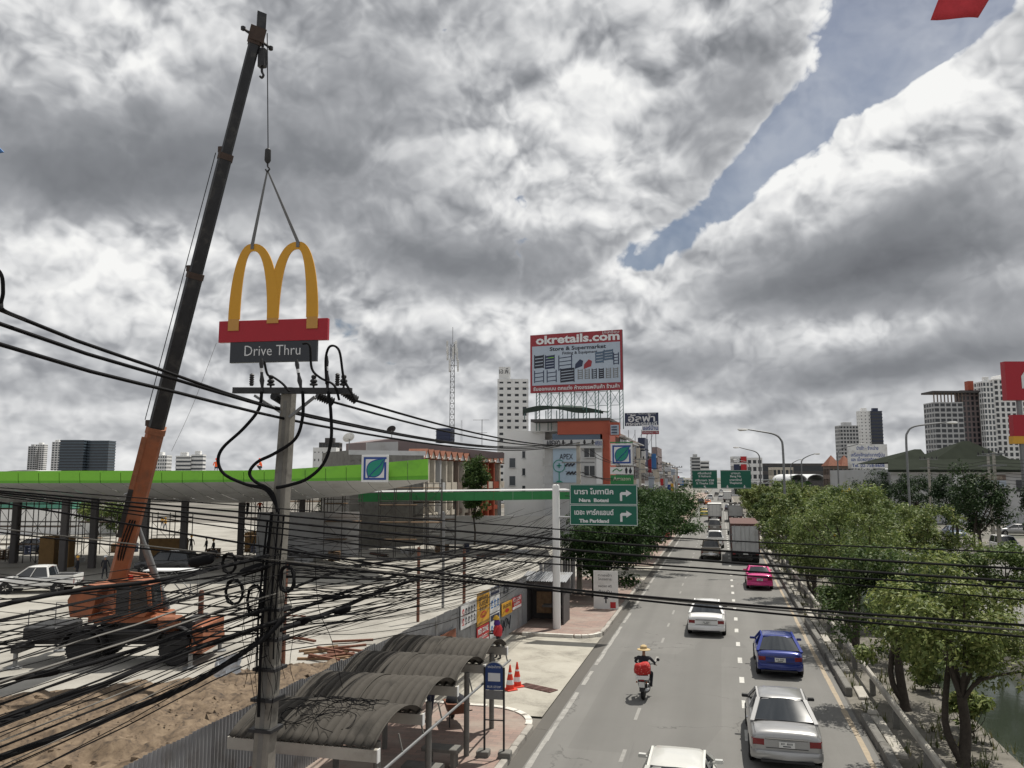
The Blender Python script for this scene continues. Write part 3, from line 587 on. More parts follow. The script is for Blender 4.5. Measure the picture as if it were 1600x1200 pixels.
def car(name, kind, x, y_rear, col, label, group=None, detail=2, plate=True, yaw=0.0, k=1.0, cat='car', bed=None, tail=None):
    c = CARS[kind]; L, Wd = c['L']*k, c['W']*k; t = thing(name, (x - math.sin(-yaw)*L/2*0, y_rear+L/2, 0.002), yaw, label, cat, group)
    yy = lambda f: (f-0.5)*L
    b = MB(); b.loft([ring12(Wd/2*w, yy(f), zb*k, zs*k, zt*k, 0.02 if 0.06 < f < 0.9 else 0.008) for f, w, zb, zs, zt in c['st']])
    subsurf(b.build('body', col, t), 2 if detail > 1 else 1)
    rb, zrb, rr_, rf, fb, zfb, zr, wb, wr = c['g']; zrb, zfb, zr, wb, wr = zrb*k, zfb*k, zr*k, wb*k, wr*k
    A = {'rb':(wb,yy(rb),zrb), 'fb':(wb*1.0,yy(fb),zfb), 'rr':(wr,yy(rr_),zr-0.05), 'fr':(wr,yy(rf),zr-0.05)}
    rb2 = (wb*0.98, yy(rb)+0.06*L, zrb-0.06)
    def q4(nm, a, b_, c_, d_, mt=M['glass'], bul=0.05):
        mb = MB(); n = 4; P = [Vector(p) for p in (a,b_,c_,d_)]; pts = []; fs = []
        ctr = sum(P, Vector())/4; nor = (P[1]-P[0]).cross(P[3]-P[0]).normalized(); out = nor if nor.dot(ctr-Vector((0,0,0.6))) > 0 else -nor
        for i in range(n+1):
            for j in range(n+1):
                u_, v_ = i/n, j/n; p = (P[0]*(1-u_)+P[1]*u_)*(1-v_)+(P[3]*(1-u_)+P[2]*u_)*v_
                pts.append(p+out*(bul*(1-(2*u_-1)**2)))
        for i in range(n):
            for j in range(n): a0 = i*(n+1)+j; fs.append((a0,a0+n+1,a0+n+2,a0+1))
        mb.faces(pts, fs); return mb.build(nm, mt, t, smooth=60)
    mir = lambda p: (-p[0], p[1], p[2])
    q4('rear_window', mir(A['rb']), A['rb'], A['rr'], mir(A['rr'])); q4('windscreen', A['fb'], mir(A['fb']), mir(A['fr']), A['fr'])
    for s in (1, -1):
        f_ = (lambda p: p) if s > 0 else mir
        q4('side_window', f_(A['rb']), f_(A['fb']), f_(A['fr']), f_(A['rr']), bul=0.0)
    if detail > 1:                                         # black rubber round the rear glass, third brake light, parcel shelf
        mb = MB(); off = Vector((0,-.012,.02)); cs = [Vector(p)+off for p in (mir(A['rb']),A['rb'],A['rr'],mir(A['rr']))]
        for i_ in (0,2): mb.bar(cs[i_]*.97+cs[(i_+1)%4]*.03, cs[i_]*.03+cs[(i_+1)%4]*.97, .035, .03)
        mb.build('window_rubber', M['plastic_black'], t); mb = MB(); c_ = (cs[2]+cs[3])/2; mb.box(-.14,.14,c_.y-.05,c_.y-.02,c_.z-.06,c_.z-.03); mb.build('brake_light', M['tail_red'], t)
        if kind == 'sedan': mb = MB(); mb.bar((-Wd/2*.55,yy(0)-.012,c['st'][1][3]*k-.03),(Wd/2*.55,yy(0)-.012,c['st'][1][3]*k-.03),.02,.03); mb.build('chrome_strip', M['chrome'], t)
        for s in (1,-1):
            mb = MB(); mb.box(s*Wd/2*.995-.02,s*Wd/2*.995+.02,yy(.36),yy(.36)+.16,.80*k,.83*k); mb.box(s*Wd/2*.995-.02,s*Wd/2*.995+.02,yy(.56),yy(.56)+.16,.80*k,.83*k); stuffp(mb.build('door_handles', M['chrome'], t))
    # roof skin and pillars in body colour
    n = 6; rings = []
    for i in range(n+1):
        v_ = i/n; y_ = yy(rr_)*(1-v_)+yy(rf)*v_; crown = 0.035*(1-(2*v_-1)**2)
        wv = wr*(1.0-0.05*(2*v_-1)**2)+0.025; zt = zr-0.05
        rings.append([(-wv,y_,zt-0.03),(-wv,y_,zt),(-wv*0.85,y_,zt+0.04+crown*.6),(-wv*0.4,y_,zt+0.05+crown),(wv*0.4,y_,zt+0.05+crown),(wv*0.85,y_,zt+0.04+crown*.6),(wv,y_,zt),(wv,y_,zt-0.03)])
    rings = [[(p[0]*0.97,p[1]-0.05,p[2]-0.035) for p in rings[0]]]+rings+[[(p[0]*0.97,p[1]+0.05,p[2]-0.04) for p in rings[-1]]]
    mb = MB(); mb.loft(rings); mb.build('roof', col, t, smooth=50)
    for s in (1, -1):
        mb = MB(); f_ = (lambda p: Vector(p)) if s > 0 else (lambda p: Vector(mir(p)))
        e = Vector((0.012*s,0,0))
        for a, b_, w in ((A['rb'],A['rr'],0.11),(A['fb'],A['fr'],0.06)): mb.bar(f_(a)+e*1.2-Vector((0,0,.03)), f_(b_)+e, w, 0.07)
        m0 = Vector(A['rb'])*0.48+Vector(A['fb'])*0.52; m1 = Vector(A['rr'])*0.42+Vector(A['fr'])*0.58; mb.bar(f_(m0)+e*3.2, f_(m1)+e*2.6, 0.06, 0.05)
        mb.bar(f_(A['rr'])+e*1.6+Vector((0,0,0)), f_(A['fr'])+e*1.6, 0.05, 0.05)
        mb.build('pillar_frame', matte(col), t, smooth=40)
    r = (0.32 if kind in ('sedan','hatch','taxi') else 0.37)*k
    for s in (1, -1):
        for f in (0.195, 0.81):
            wheel(t, s*(Wd/2-0.09), yy(f), r, 0.20, s)
            a = MB(); a.lathe([(r*1.17,-0.05),(r*1.17,0.012),(r*0.3,0.012)], 20, c=(s*(Wd/2-0.030),yy(f),r), axis='X'); 
            if s < 0:
                a = MB(); a.lathe([(r*0.3,-0.012),(r*1.17,-0.012),(r*1.17,0.05)], 20, c=(s*(Wd/2-0.030),yy(f),r), axis='X')
            a.build('wheel_arch', M['plastic_black'], t)
    zs_ = c['st'][1][3]*k; yr = yy(0)-0.004
    tl = tail or ((0.30,0.16,0.0) if kind in ('sedan','taxi') else (0.26,0.15,0.0))
    if kind in ('suv','pickup'): tl = (0.13,0.34,0.0)
    for s in (1, -1):
        mb = MB(); w0 = Wd/2*0.90; rg = []
        for yo, sc in ((0.10,1.0),(0.0,1.0),(-0.022,0.86)):
            x0, x1 = w0-tl[0]*sc, w0*(1 if yo <= 0 else 1.045); z0, z1 = zs_-0.07-tl[1]*sc, zs_-0.06
            rg.append([(s*x0,yr+yo+0.02,z0),(s*x1,yr+yo+0.03,z0+0.015),(s*x1*0.995,yr+yo+0.035,z1),(s*x0,yr+yo+0.02,z1)])
        mb.loft(rg); mb.build('tail_light', M['tail_red'], t)
    if detail > 0:
        mb = MB(); rg = []
        for f, zb, zt, o_ in ((0,0.36,0.56,0.0),(1,0.33,0.58,0.0)): pass
        pts = [(-Wd/2*.97,yy(0.07)),(-Wd/2*.955,yy(0.015)),(-Wd/2*.80,yr-0.05),(0,yr-0.085),(Wd/2*.80,yr-0.05),(Wd/2*.955,yy(0.015)),(Wd/2*.97,yy(0.07))]
        zz = 0.30*k if kind not in ('suv','pickup') else 0.44*k
        rg = [[(x_,y_+0.05,zz),(x_,y_,zz+0.03),(x_,y_-0.01,zz+0.17),(x_,y_+0.02,zz+0.23),(x_,y_+0.10,zz+0.22)] for x_, y_ in pts]
        mb.loft(rg, caps=True); mb.build('rear_bumper', col if kind not in ('pickup',) else M['chrome'], t, smooth=50)
        mb = MB(); mb.bar((-Wd/2*.7,yr-0.075,zz-0.005),(Wd/2*.7,yr-0.075,zz-0.005),0.06,0.05); mb.build('valance', M['plastic_black'], t)
        for s in (1, -1):
            mb = MB(); cx, cy, cz = s*(wb+0.14), yy(fb)-0.30, zfb+0.03
            mb.loft([[(cx+s*dx_,cy+dy_,cz+dz_*0.8) for dx_, dz_ in ((-.09,-.05),(.08,-.045),(.10,0.0),(.08,.06),(-.09,.055))] for dy_ in (-0.05,0.0,0.06)]); mb.bar((s*(wb-0.04),cy,cz-0.03),(cx,cy,cz-0.02),0.05,0.04)
            mb.build('mirror', col if kind != 'sedan' else M['plastic_black'], t, smooth=40)
        if plate:
            zp = zs_-0.17 if kind in ('sedan','taxi','hatch') else zz+0.30
            mb = MB(); mb.box(-0.20,0.20,yr-0.035,yr-0.02,zp-0.075,zp+0.075); pl = mb.build('licence_plate', M['plate'], t)
            if detail > 1:
                mb = MB()
                for i_, w_ in enumerate((.035,.03,.0,.04,.035,.035)):
                    if w_: mb.box(-0.13+i_*0.05-w_/2+.01,-0.13+i_*0.05+w_/2,yr-0.0375,yr-0.0355,zp+0.0,zp+0.05)
                mb.box(-0.10,0.10,yr-0.0375,yr-0.0355,zp-0.05,zp-0.025); mb.build('lettering', M['ink'], pl)
        if kind in ('sedan','taxi','hatch') and detail > 1:
            mb = MB(); mb.bar((-Wd/2*.56,yr-0.003,zs_-0.055),(Wd/2*.56,yr-0.003,zs_-0.055),0.012,0.012); mb.bar((-Wd/2*.56,yr-0.003,zs_-0.27),(Wd/2*.56,yr-0.003,zs_-0.27),0.012,0.012)
            for s in (1,-1): mb.bar((s*Wd/2*.86,yy(.165),zrb-0.005),(s*Wd/2*.83,yy(.01),zs_*1.0+0.085),0.012,0.012)
            mb.build('shut_lines', M['plastic_black'], t)
    if kind == 'pickup':                                   # open load bed: dark liner set into the deck
        mb = MB(); mb.box(-Wd/2*.84,Wd/2*.84,yy(0.02),yy(0.29),1.06*k,1.135*k); mb.build('load_bed', bed or M['plastic_black'], t)
        mb = MB()
        for s in (1,-1): mb.box(s*Wd/2*.90-.045,s*Wd/2*.90+.045,yy(0.005),yy(0.30),1.08*k,1.17*k)
        mb.box(-Wd/2*.86,Wd/2*.86,yy(0.0),yy(0.018),0.72*k,1.17*k); mb.build('bed_rail', col, t)
    return t
def lorry(name, x, y_rear, W_, Hb, Lb, col, cabcol, label, z0=1.05, top=None, group=None, ribs=True, rubble=False):
    t = thing(name, (x, y_rear, 0.002), 0, label, 'lorry', group); w = W_/2
    b = MB(); b.box(-w,w,0.06,Lb,z0,z0+Hb); b.build('cargo_box', col, t)
    for s in (1, -1):
        d = MB(); d.box(min(s*0.02,s*(w-0.10)),max(s*0.02,s*(w-0.10)),0.0,0.055,z0+0.10,z0+Hb-0.16); dr = d.build('rear_door', col, t)
        l = MB()
        for fx in (0.30, 0.72): l.tube([(s*w*fx,-0.035,z0+0.04),(s*w*fx,-0.035,z0+Hb-0.10)],0.020,6)
        l.box(min(s*w*.30,s*w*.72),max(s*w*.30,s*w*.72),-0.05,-0.02,z0+Hb*.35,z0+Hb*.35+.05); l.build('lock_bar', M['galv'], dr)
        h = MB()
        for i in range(4): zc = z0+0.25+i*(Hb-0.6)/3; h.box(min(s*(w-0.16),s*(w-0.02)),max(s*(w-0.16),s*(w-0.02)),-0.02,0.02,zc,zc+0.10)
        h.build('hinge', M['grey_steel'], dr)
    f = MB(); f.box(-w-.01,-w+.10,-0.01,0.06,z0,z0+Hb); f.box(w-.10,w+.01,-0.01,0.06,z0,z0+Hb); f.box(-w+.101,w-.101,-0.01,0.06,z0+Hb-.15,z0+Hb); f.box(-w+.101,w-.101,-0.01,0.06,z0,z0+.09); f.build('door_frame', top or M['grey_steel'], t)
    if top: r_ = MB(); r_.box(-w-.015,w+.015,-.015,Lb,z0+Hb+.002,z0+Hb+.05); r_.build('roof', top, t)
    if ribs:
        r_ = MB()
        for i in range(10):
            for s in (1,-1): yc = .4+i*(Lb-.6)/9; r_.box(min(s*w+.002*s,s*(w+.03)),max(s*w+.002*s,s*(w+.03)),yc,yc+.08,z0,z0+Hb)
        r_.build('side_ribs', M['grey_steel'], t)
    c = MB(); c.box(-0.45,0.45,0.1,Lb+1.6,0.72,z0-.003); c.box(-w*.94,w*.94,0.02,.10,.52,.66); c.box(-w*.94,w*.94,-.02,.06,z0-.16,z0-.004); c.build('chassis', M['dark_steel'], t)
    for s in (1,-1):
        l = MB(); l.box(s*w*.80-.12,s*w*.80+.12,-.05,-.021,z0-.15,z0-.03); l.build('tail_light', M['tail_red'], t)
        m_ = MB(); m_.box(s*w*.70-.28,s*w*.70+.28,1.0,1.03,.15,.75); m_.build('mud_flap', M['tyre'], t)
        for yy_ in (1.75, 3.0, Lb+0.9): wheel(t, s*(w-.20), yy_, .50, .34, s)
    cb = MB(); cb.loft([[( -w*.92,y_,.7),(w*.92,y_,.7),(w*.92,y_,zt),(-w*.92,y_,zt)] for y_, zt in ((Lb+.15,2.5),(Lb+.4,2.75),(Lb+1.4,2.7),(Lb+1.95,1.7),(Lb+2.05,.75))]); cb.build('cab', cabcol, t, smooth=40)
    for s in (1,-1):
        m_ = MB(); m_.box(s*(w+.12)-.09,s*(w+.12)+.09,Lb+1.75,Lb+1.85,1.7,2.15); m_.bar((s*w*.9,Lb+1.8,2.1),(s*(w+.12),Lb+1.8,2.1),.04); m_.build('mirror', M['plastic_black'], t)
    p = MB(); p.box(-.22,.22,-.045,-.021,z0-.14,z0-.03); p.build('licence_plate', M['plate'], t)
    if rubble:
        g_ = MB(); rc_ = random.Random(4)
        for i in range(30): s_ = rc_.uniform(.15,.35); g_.cbox((rc_.uniform(-w*.8,w*.8),rc_.uniform(.4,Lb-.4),z0+Hb+rc_.uniform(-.1,.2)),(s_*1.6,s_*2,s_))
        g_.build('load', M['scaffold'], t)
    return t
GR = 'cars driving away along the road'
silver = paint('silver', (0.36,0.36,0.36), 0.55, 0.32); whitep = paint('white', (0.74,0.74,0.73), 0.0, 0.25); pearl = paint('pearl', (0.55,0.55,0.52), 0.0, 0.3)
bluep = paint('blue', (0.012,0.028,0.19), 0.25, 0.22); pink = paint('pink', (0.58,0.028,0.20), 0.05, 0.25); greyp = paint('grey', (0.22,0.215,0.20), 0.4, 0.35); bronze = paint('bronze', (0.26,0.235,0.20), 0.4, 0.35)
blackp = paint('black', (0.02,0.02,0.022), 0.1, 0.25); yellow = paint('yellow', (0.62,0.46,0.06), 0.0, 0.3); redp = paint('red', (0.35,0.03,0.03), 0.0, 0.3); tealp = paint('teal', (0.05,0.22,0.16), 0, .3); orangep = paint('orange', (0.6,0.16,0.03), 0, .3)
car('silver_saloon_car', 'sedan', 1.47, 23.15, silver, 'large silver saloon car with tinted rear window, nearest in the right lane', GR, k=1.02)
car('blue_hatchback_car', 'hatch', 2.0, 33.5, bluep, 'dark blue three-door hatchback following the right lane line', GR, k=1.03)
car('white_saloon_car', 'sedan', -0.90, 41.1, whitep, 'white saloon car with wide red tail lights in the middle lane', GR, k=0.985)
p1 = gp(1062, 1167, 1.43)
car('pearl_saloon_car', 'taxi', p1.x-0.02, p1.y-2.75, pearl, 'off-white saloon car cut by the bottom edge, roof and mirrors showing', GR, k=0.99)
car('pink_taxi_car', 'taxi', 2.36, 58.6, pink, 'bright pink taxi behind the big grey container lorry', GR, k=1.0)
pg = gp(1111, 876); car('bronze_pickup', 'pickup', pg.x, pg.y, bronze, 'brownish pickup truck with canopy rails beside the container lorry', GR, 1, cat='pickup')
pg = gp(1117, 857); car('white_pickup', 'pickup', pg.x+.05, pg.y, whitep, 'white pickup truck with dark open bed in the queue', GR, 1, cat='pickup')
pg = gp(1117, 832); car('grey_saloon_car', 'suv', pg.x, pg.y, greyp, 'dark grey car between the white pickup and the box lorry', GR, 1)
pg = gp(1100, 807); tx = car('yellow_green_taxi_car', 'taxi', pg.x+.1, pg.y, yellow, 'small yellow and green taxi in the left lane far down the road', GR, 1)
mb = MB(); mb.box(-.8,.8,-2.33,-2.30,.35,.80); mb.build('green_panel', tealp, tx)
pg = gp(1138, 799); car('navy_car', 'sedan', pg.x+.1, pg.y, paint('navy', (0.03,0.04,0.07)), 'small dark car ahead of the loaded lorry in the right lane', GR, 0)
pg = gp(1095, 789); car('black_offroad_car', 'suv', pg.x, pg.y, blackp, 'black four-wheel-drive car under the left gantry sign', GR, 0)
pg = gp(1106, 789); car('orange_car', 'taxi', pg.x, pg.y, orangep, 'tiny orange taxi beside the black four-wheel-drive', GR, 0)
for i, (px, py, kd, cl, lb) in enumerate([(1110,781,'suv',whitep,'white van far down the left lane below the gantry'),(1126,782,'suv',whitep,'white van below the gap between the gantry signs'),(1120,776,'pickup',greyp,'grey pickup far off at the road bend'),
    (1127,770,'suv',whitep,'farthest white van at the vanishing end of the road'),(1104,772,'sedan',silver,'farthest silver car at the left of the road end')]):
    pg = gp(px, py); car('distant_car', kd, pg.x, pg.y, cl, lb, GR, 0)
GL = 'lorries in the traffic queue'
lorry('container_lorry', 1.92, 75.6, 2.48, 2.52, 10.5, mat('container_grey', (0.44,0.45,0.45), 0.6, 0.1, var=.12, scale=1.2, dirt=(0.32,0.315,0.30), dscale=0.8), M['white'], 'tall grey container lorry with rusty red top rail', 0.98, M['dull_rust'], GL)
pg = gp(1117, 816); lorry('box_lorry', pg.x, pg.y, 2.3, 2.2, 5.5, M['offwhite'], whitep, 'white box lorry between the taxi and the loaded lorry', 0.95, None, GL, False)
pg = gp(1149, 816); lorry('loaded_lorry', pg.x+.05, pg.y, 2.4, 1.9, 7.0, M['wall_grey'], bluep, 'dull grey lorry heaped with scrap ahead of the container lorry', 1.0, None, GL, True, True)
pg = gp(1137, 785); lorry('distant_lorry', pg.x, pg.y, 2.4, 2.3, 6.0, M['offwhite'], whitep, 'small white box lorry far down the right lane', 0.95, None, GL, False)
# across the canal and on the left
GO = 'vehicles on the far carriageway'
for px, py, kd, cl, yaw_, lb in [(1585,868,'suv',whitep,math.pi,'white van on the far carriageway at the right edge'),(1500,842,'sedan',paint('bluegrey',(0.1,0.14,0.2)),math.pi,'blue-grey car glimpsed through trees on the far carriageway'),(1452,818,'suv',silver,math.pi,'silver van glimpsed between crowns on the far carriageway'),
    (1598,838,'sedan',silver,math.pi/2,'silver car parked in front of the green-roofed building')]:
    pg = gp(px, py); car('far_carriageway_car', kd, pg.x, pg.y, cl, lb, GO, 1, yaw=yaw_)
pg = gp(1050, 846); car('parked_red_car', 'suv', pg.x-1.2, pg.y, redp, 'dull red car parked under the left-hand trees', None, 1)
# white pickup and dark car on the building plot
pk = gp(58, 925); t = car('parked_white_pickup', 'pickup', pk.x, pk.y-2.6, whitep, 'white double-cab pickup parked left of the crane', None, 2, yaw=R(112), cat='pickup')
pk = gp(178, 905); car('parked_dark_car', 'suv', pk.x+1.2, pk.y+2.0, paint('charcoal',(0.03,0.032,0.036)), 'dark car parked behind the crane boom', None, 1, yaw=R(100))
pk = gp(20, 868); car('parked_blue_car', 'sedan', pk.x, pk.y, paint('slate',(0.04,0.05,0.075)), 'dark blue car in the shade under the canopy, far left', None, 1, yaw=R(95))
# ================================================================ LEFT PAVEMENT: hoarding, shelter, poles, signs
HB = [(-10.75, 6.0), (-10.75, 27.0), (-10.35, 36.0), (-10.0, 42.0)]
def hx(y): return float(np.interp(y, [p[1] for p in HB], [p[0] for p in HB]))
hd = thing('site_hoarding', (-10.75, 6, 0), 0, 'long grey corrugated metal hoarding around the building plot', 'hoarding')
def corr(w, h, pitch=0.125, amp=0.018, mt=None):
    mb = MB(); n = int(w/pitch*4); pts = []
    for i in range(n+1):
        u_ = i/n*w; ph = (u_/pitch) % 1; o_ = amp if ph < 0.45 else (-amp if 0.5 <= ph < 0.95 else 0)
        pts += [(o_, u_, 0.0), (o_, u_, h)]
    mb.faces(pts, [(2*i, 2*i+2, 2*i+3, 2*i+1) for i in range(n)]); return mb
sh0 = corr(0.80, 2.42).build('metal_sheet', M['zinc'], hd, fix=False); sh0.location = (0, 0, 0.02)
y = 6.0; i = 0; rr = random.Random(8)
while y < 41.3:
    o = sh0 if i == 0 else link('metal_sheet', sh0.data, hd)
    o.location = (hx(y)+10.75+rr.uniform(-.006,.006), y-6, 0.02+rr.uniform(-.03,.04)+(0.12 if y > 36 else 0)); o.rotation_euler = (0, rr.uniform(-.008,.008), -math.atan2(hx(y+.8)-hx(y), .8)); y += 0.76; i += 1
fr = MB()
for zz in (0.5, 1.4, 2.2): fr.bar((-0.06, 0, zz), (-0.06, 21, zz), 0.05); fr.bar((-0.06,21,zz),(0.69,36,zz),0.05)
fr.build('fence_rail', M['scaffold'], hd)
# return of the hoarding at the gate and sheets behind
hd2 = thing('site_hoarding', (-9.95, 44.6, 0), 0, 'short corrugated hoarding behind the watchman hut and tree', 'hoarding')
sh1 = corr(0.80, 2.9).build('metal_sheet', M['zinc'], hd2, fix=False)
for k in range(12):
    o = sh1 if k == 0 else link('metal_sheet', sh1.data, hd2); o.location = (0.03*k, k*0.78, 0.02+rr.uniform(-.05,.05)); o.rotation_euler = (0, rr.uniform(-.01,.01), rr.uniform(-.03,.03))
# painted orange stretch and site notices hung on the hoarding
def on_hoarding(px, py, z): p = gp(px, py, z); return p
def board(name, y0, y1, z0, z1, mt, label, off=0.05, lean=0.0, border=None):
    x = hx((y0+y1)/2)+off; L = y1-y0; t = thing(name, (x, y0, z0), -math.atan2(hx(y1)-hx(y0), L), label, 'notice')
    mb = MB(); mb.box(-0.012,0.012,0,L,0,z1-z0); mb.build('panel', mt, t); return t, L, z1-z0
def brd_m(u_, v_, off=0.016): return Matrix.Translation((off, u_, v_)) @ Matrix.Rotation(R(90), 4, 'Z') @ Matrix.Rotation(R(90), 4, 'X')
def icons(t, L, H, rows, cols, y0, y1, z0, z1, mt, mt2=None):
    for r_ in range(rows):
        for c_ in range(cols):
            cy = y0+(c_+.5)*(y1-y0)/cols; cz = z0+(r_+.5)*(z1-z0)/rows; s_ = min((y1-y0)/cols,(z1-z0)/rows)*.38
            mb = MB(); mb.M = Matrix.Translation((0.014, cy, cz)); n = 14
            mb.face([(0, s_*math.cos(2*math.pi*k/n)*.9, s_*.25+s_*math.sin(2*math.pi*k/n)*.85) for k in range(n)]); mb.face([(0,-s_,-s_*1.15),(0,s_,-s_*1.15),(0,s_,-s_*.75),(0,-s_,-s_*.75)])
            stuffp(mb.build('pictogram', mt if not (mt2 and c_ == 0) else mt2, t, fix=False))
            mb = MB(); mb.M = Matrix.Translation((0.018, cy, cz)); mb.face([(0,-s_*.3,-s_*.25),(0,s_*.3,-s_*.25),(0,s_*.22,s_*.45),(0,-s_*.22,s_*.45)]); stuffp(mb.build('pictogram', M['poster_white'], t, fix=False))
# positions along the hoarding read from the photograph
b0, L, H_ = board('orange_banner', 25.5, 31.4, 0.75, 1.7, M['tile_orange'], 'rusty orange banner along the hoarding above the shelter')
b1, L, H_ = board('safety_chart', 32.0, 33.9, 1.5, 2.5, M['poster_white'], 'white chart of small safety pictograms on the hoarding')
icons(b1, L, H_, 2, 5, .1, L-.1, .1, H_-.15, M['ink'], M['red_sign'])
b2, L, H_ = board('warning_board', 34.0, 35.65, 1.28, 2.68, M['yellow_sign'], 'tall yellow warning board with hazard-striped edges and red oval')
for zz in (.03, H_-.13):
    mb = MB()
    for k in range(10): y_ = k*L/10; mb.face([(0.014,y_,zz),(0.014,y_+L/20,zz),(0.014,y_+L/20+.06,zz+.10),(0.014,y_+.06,zz+.10)])
    stuffp(mb.build('hazard_stripe', M['ink'], b2, fix=False))
mb = MB(); mb.face([(0.014, L*.5+.42*math.cos(a), .42+.14*math.sin(a)) for a in np.linspace(0,6.1,18)]); mb.build('red_oval', M['red_sign'], b2, fix=False)
txt('DANGER', .2, M['yellow_sign'], b2, brd_m(L*.5,.42,.018), .6); txt('อันตราย', .35, M['ink'], b2, brd_m(L*.5,.92), 1.2)
txt('ห้ามเข้า', .22, M['ink'], b2, brd_m(L*.5,.68), 1.0); txt('เขตก่อสร้าง', .2, M['ink'], b2, brd_m(L*.5,1.14), 1.2)
b3, L, H_ = board('red_notice', 34.0, 35.6, 0.5, 1.24, M['red_sign'], 'red notice with large white letters under the yellow board')
txt('RED ZONE', .3, M['poster_white'], b3, brd_m(L*.5,.52), 1.35, .01); txt('เขตอันตราย', .2, M['poster_white'], b3, brd_m(L*.5,.26), 1.1)
mb = MB(); mb.box(0.013,0.018,.05,L-.05,.02,.12); mb.build('white_strip', M['poster_white'], b3)
b4, L, H_ = board('blue_safety_poster', 35.75, 37.1, 1.55, 2.72, M['poster_white'], 'blue and white protective-gear poster, upper one of the pair')
mb = MB(); mb.box(0.013,0.017,.06,L-.06,H_-.38,H_-.05); mb.build('heading', M['navy'], b4); icons(b4, L, H_, 1, 3, .05, L-.05, .05, H_-.42, M['poster_blue'])
txt('SAFETY FIRST', .16, M['poster_white'], b4, brd_m(L*.5,H_-.2,.02), 1.1)
b5, L, H_ = board('blue_safety_poster', 35.75, 37.1, 0.45, 1.5, M['poster_white'], 'blue and white protective-gear poster, lower one of the pair')
mb = MB(); mb.box(0.013,0.017,.06,L-.06,H_-.30,H_-.05); mb.build('heading', M['navy'], b5); icons(b5, L, H_, 1, 3, .05, L-.05, .05, H_-.34, M['poster_blue'])
b6, L, H_ = board('small_yellow_notice', 37.4, 38.95, 1.15, 1.75, M['yellow_sign'], 'small yellow notice among the graffiti on the hoarding')
mb = MB(); mb.face([(0.014, L*.5+.3*math.cos(a), .2+.09*math.sin(a)) for a in np.linspace(0,6.1,18)]); mb.build('red_oval', M['red_sign'], b6, fix=False); txt('อันตราย', .25, M['ink'], b6, brd_m(L*.5,.43), 1.2)
b7, L, H_ = board('small_red_notice', 39.0, 40.5, 1.2, 1.78, M['red_sign'], 'small red notice with white foot strip near the gate')
txt('RED ZONE', .26, M['poster_white'], b7, brd_m(L*.5,.45), 1.25); txt('เขตอันตราย', .2, M['poster_white'], b7, brd_m(L*.5,.26), 1.0); mb = MB(); mb.box(0.013,0.018,.04,L-.04,.02,.14); mb.build('white_strip', M['poster_white'], b7)
gt = thing('graffiti', (hx(38.2)+.04, 38.2, 0), R(-3), 'scrawled black graffiti letters around the small notices', 'graffiti')
for pts in ([(-1.4,2.05),(-1.2,2.4),(-.9,2.3),(-.95,2.05)],[(-.3,2.15),(-.2,2.6),(.05,2.35),(.25,2.7),(.3,2.2),(-.3,2.2)],[(-1.5,.55),(-1.35,1.0),(-1.1,.6),(-.95,1.05),(-.8,.55)],[(-.6,1.0),(-.55,.4),(-.3,.9),(-.35,.45)],[(-.1,.9),(-.15,.6),(.15,.6),(.15,.95),(-.1,.9)],[(.3,.9),(.5,.6),(.75,1.0),(.55,.4)]):
    mb = MB(); mb.tube(smooth_path([(0.0,a_,b_) for a_, b_ in pts], 4), 0.022, 4); mb.build('stroke', M['ink'], gt)

# bus shelter: four asbestos vaults side by side along the pavement
SX0, SX1, SZ = -9.75, -6.62, 2.50
st = thing('bus_shelter', (-8.2, 15.0, 0.14), 0, 'bus shelter of four arched grey corrugated roofs on a pipe frame', 'bus shelter')
PIT_ = 2.42; WS = (SX1-SX0)/4
def vault_sheet(w):
    mb = MB(); nu, nv = 32, 12; pts = []; fs = []; rise = 0.36; half = PIT_/2*1.06
    Rr = (half*half+rise*rise)/(2*rise); a0 = math.asin(half/Rr)
    for i in range(nu+1):
        u_ = i/nu*w; o_ = 0.075*abs(math.cos(math.pi*u_/0.2055))-.03
        for j in range(nv+1):
            a = -a0+2*a0*j/nv; pts.append((u_, (Rr+o_)*math.sin(a), (Rr+o_)*math.cos(a)-Rr+rise))
    for i in range(nu):
        for j in range(nv): k = i*(nv+1)+j; fs.append((k,k+nv+1,k+nv+2,k+1))
    mb.faces(pts, fs); return mb
vs0 = vault_sheet(WS*1.05).build('roof_sheet', M['roof_tile'], st, smooth=50, fix=False); so = vs0.modifiers.new('t','SOLIDIFY'); so.thickness = 0.012
for v in range(4):
    for k in range(4):
        o = vs0 if v == 0 and k == 0 else link('roof_sheet', vs0.data, st)
        if o is not vs0: q_ = o.modifiers.new('t','SOLIDIFY'); q_.thickness = 0.012
        o.location = (SX0+8.2+k*WS+rr.uniform(-.01,.01), PIT_*(v+.5), SZ-0.14+(0.012 if k % 2 else 0)+rr.uniform(0,.01)); o.rotation_euler = (rr.uniform(-.01,.01), 0, rr.uniform(-.006,.006))
for v in range(5):
    yv = PIT_*v; mb = MB(); mb.box(SX0+8.15,SX1+8.28,yv-.06,yv+.06,SZ-.38,SZ-.15); bm_ = mb.build('valley_beam', M['concrete'], st)
    mb = MB(); mb.box(SX1+8.283,SX1+8.30,yv-.065,yv+.065,SZ-.39,SZ-.14); mb.build('end_plate', M['white'], bm_)
mb = MB(); mb.tube([(SX1+8.30,-.3,1.9),(SX1+8.30,PIT_*4+.3,1.9)], 0.032, 8); mb.build('pipe_rail', M['grey_steel'], st)
for v in range(9): yv = PIT_*v/2; mb = MB(); mb.bar((SX1+8.30,yv,1.9),(SX1+8.20,yv,SZ-.22),0.03); mb.build('bracket', M['concrete_dark'], st)
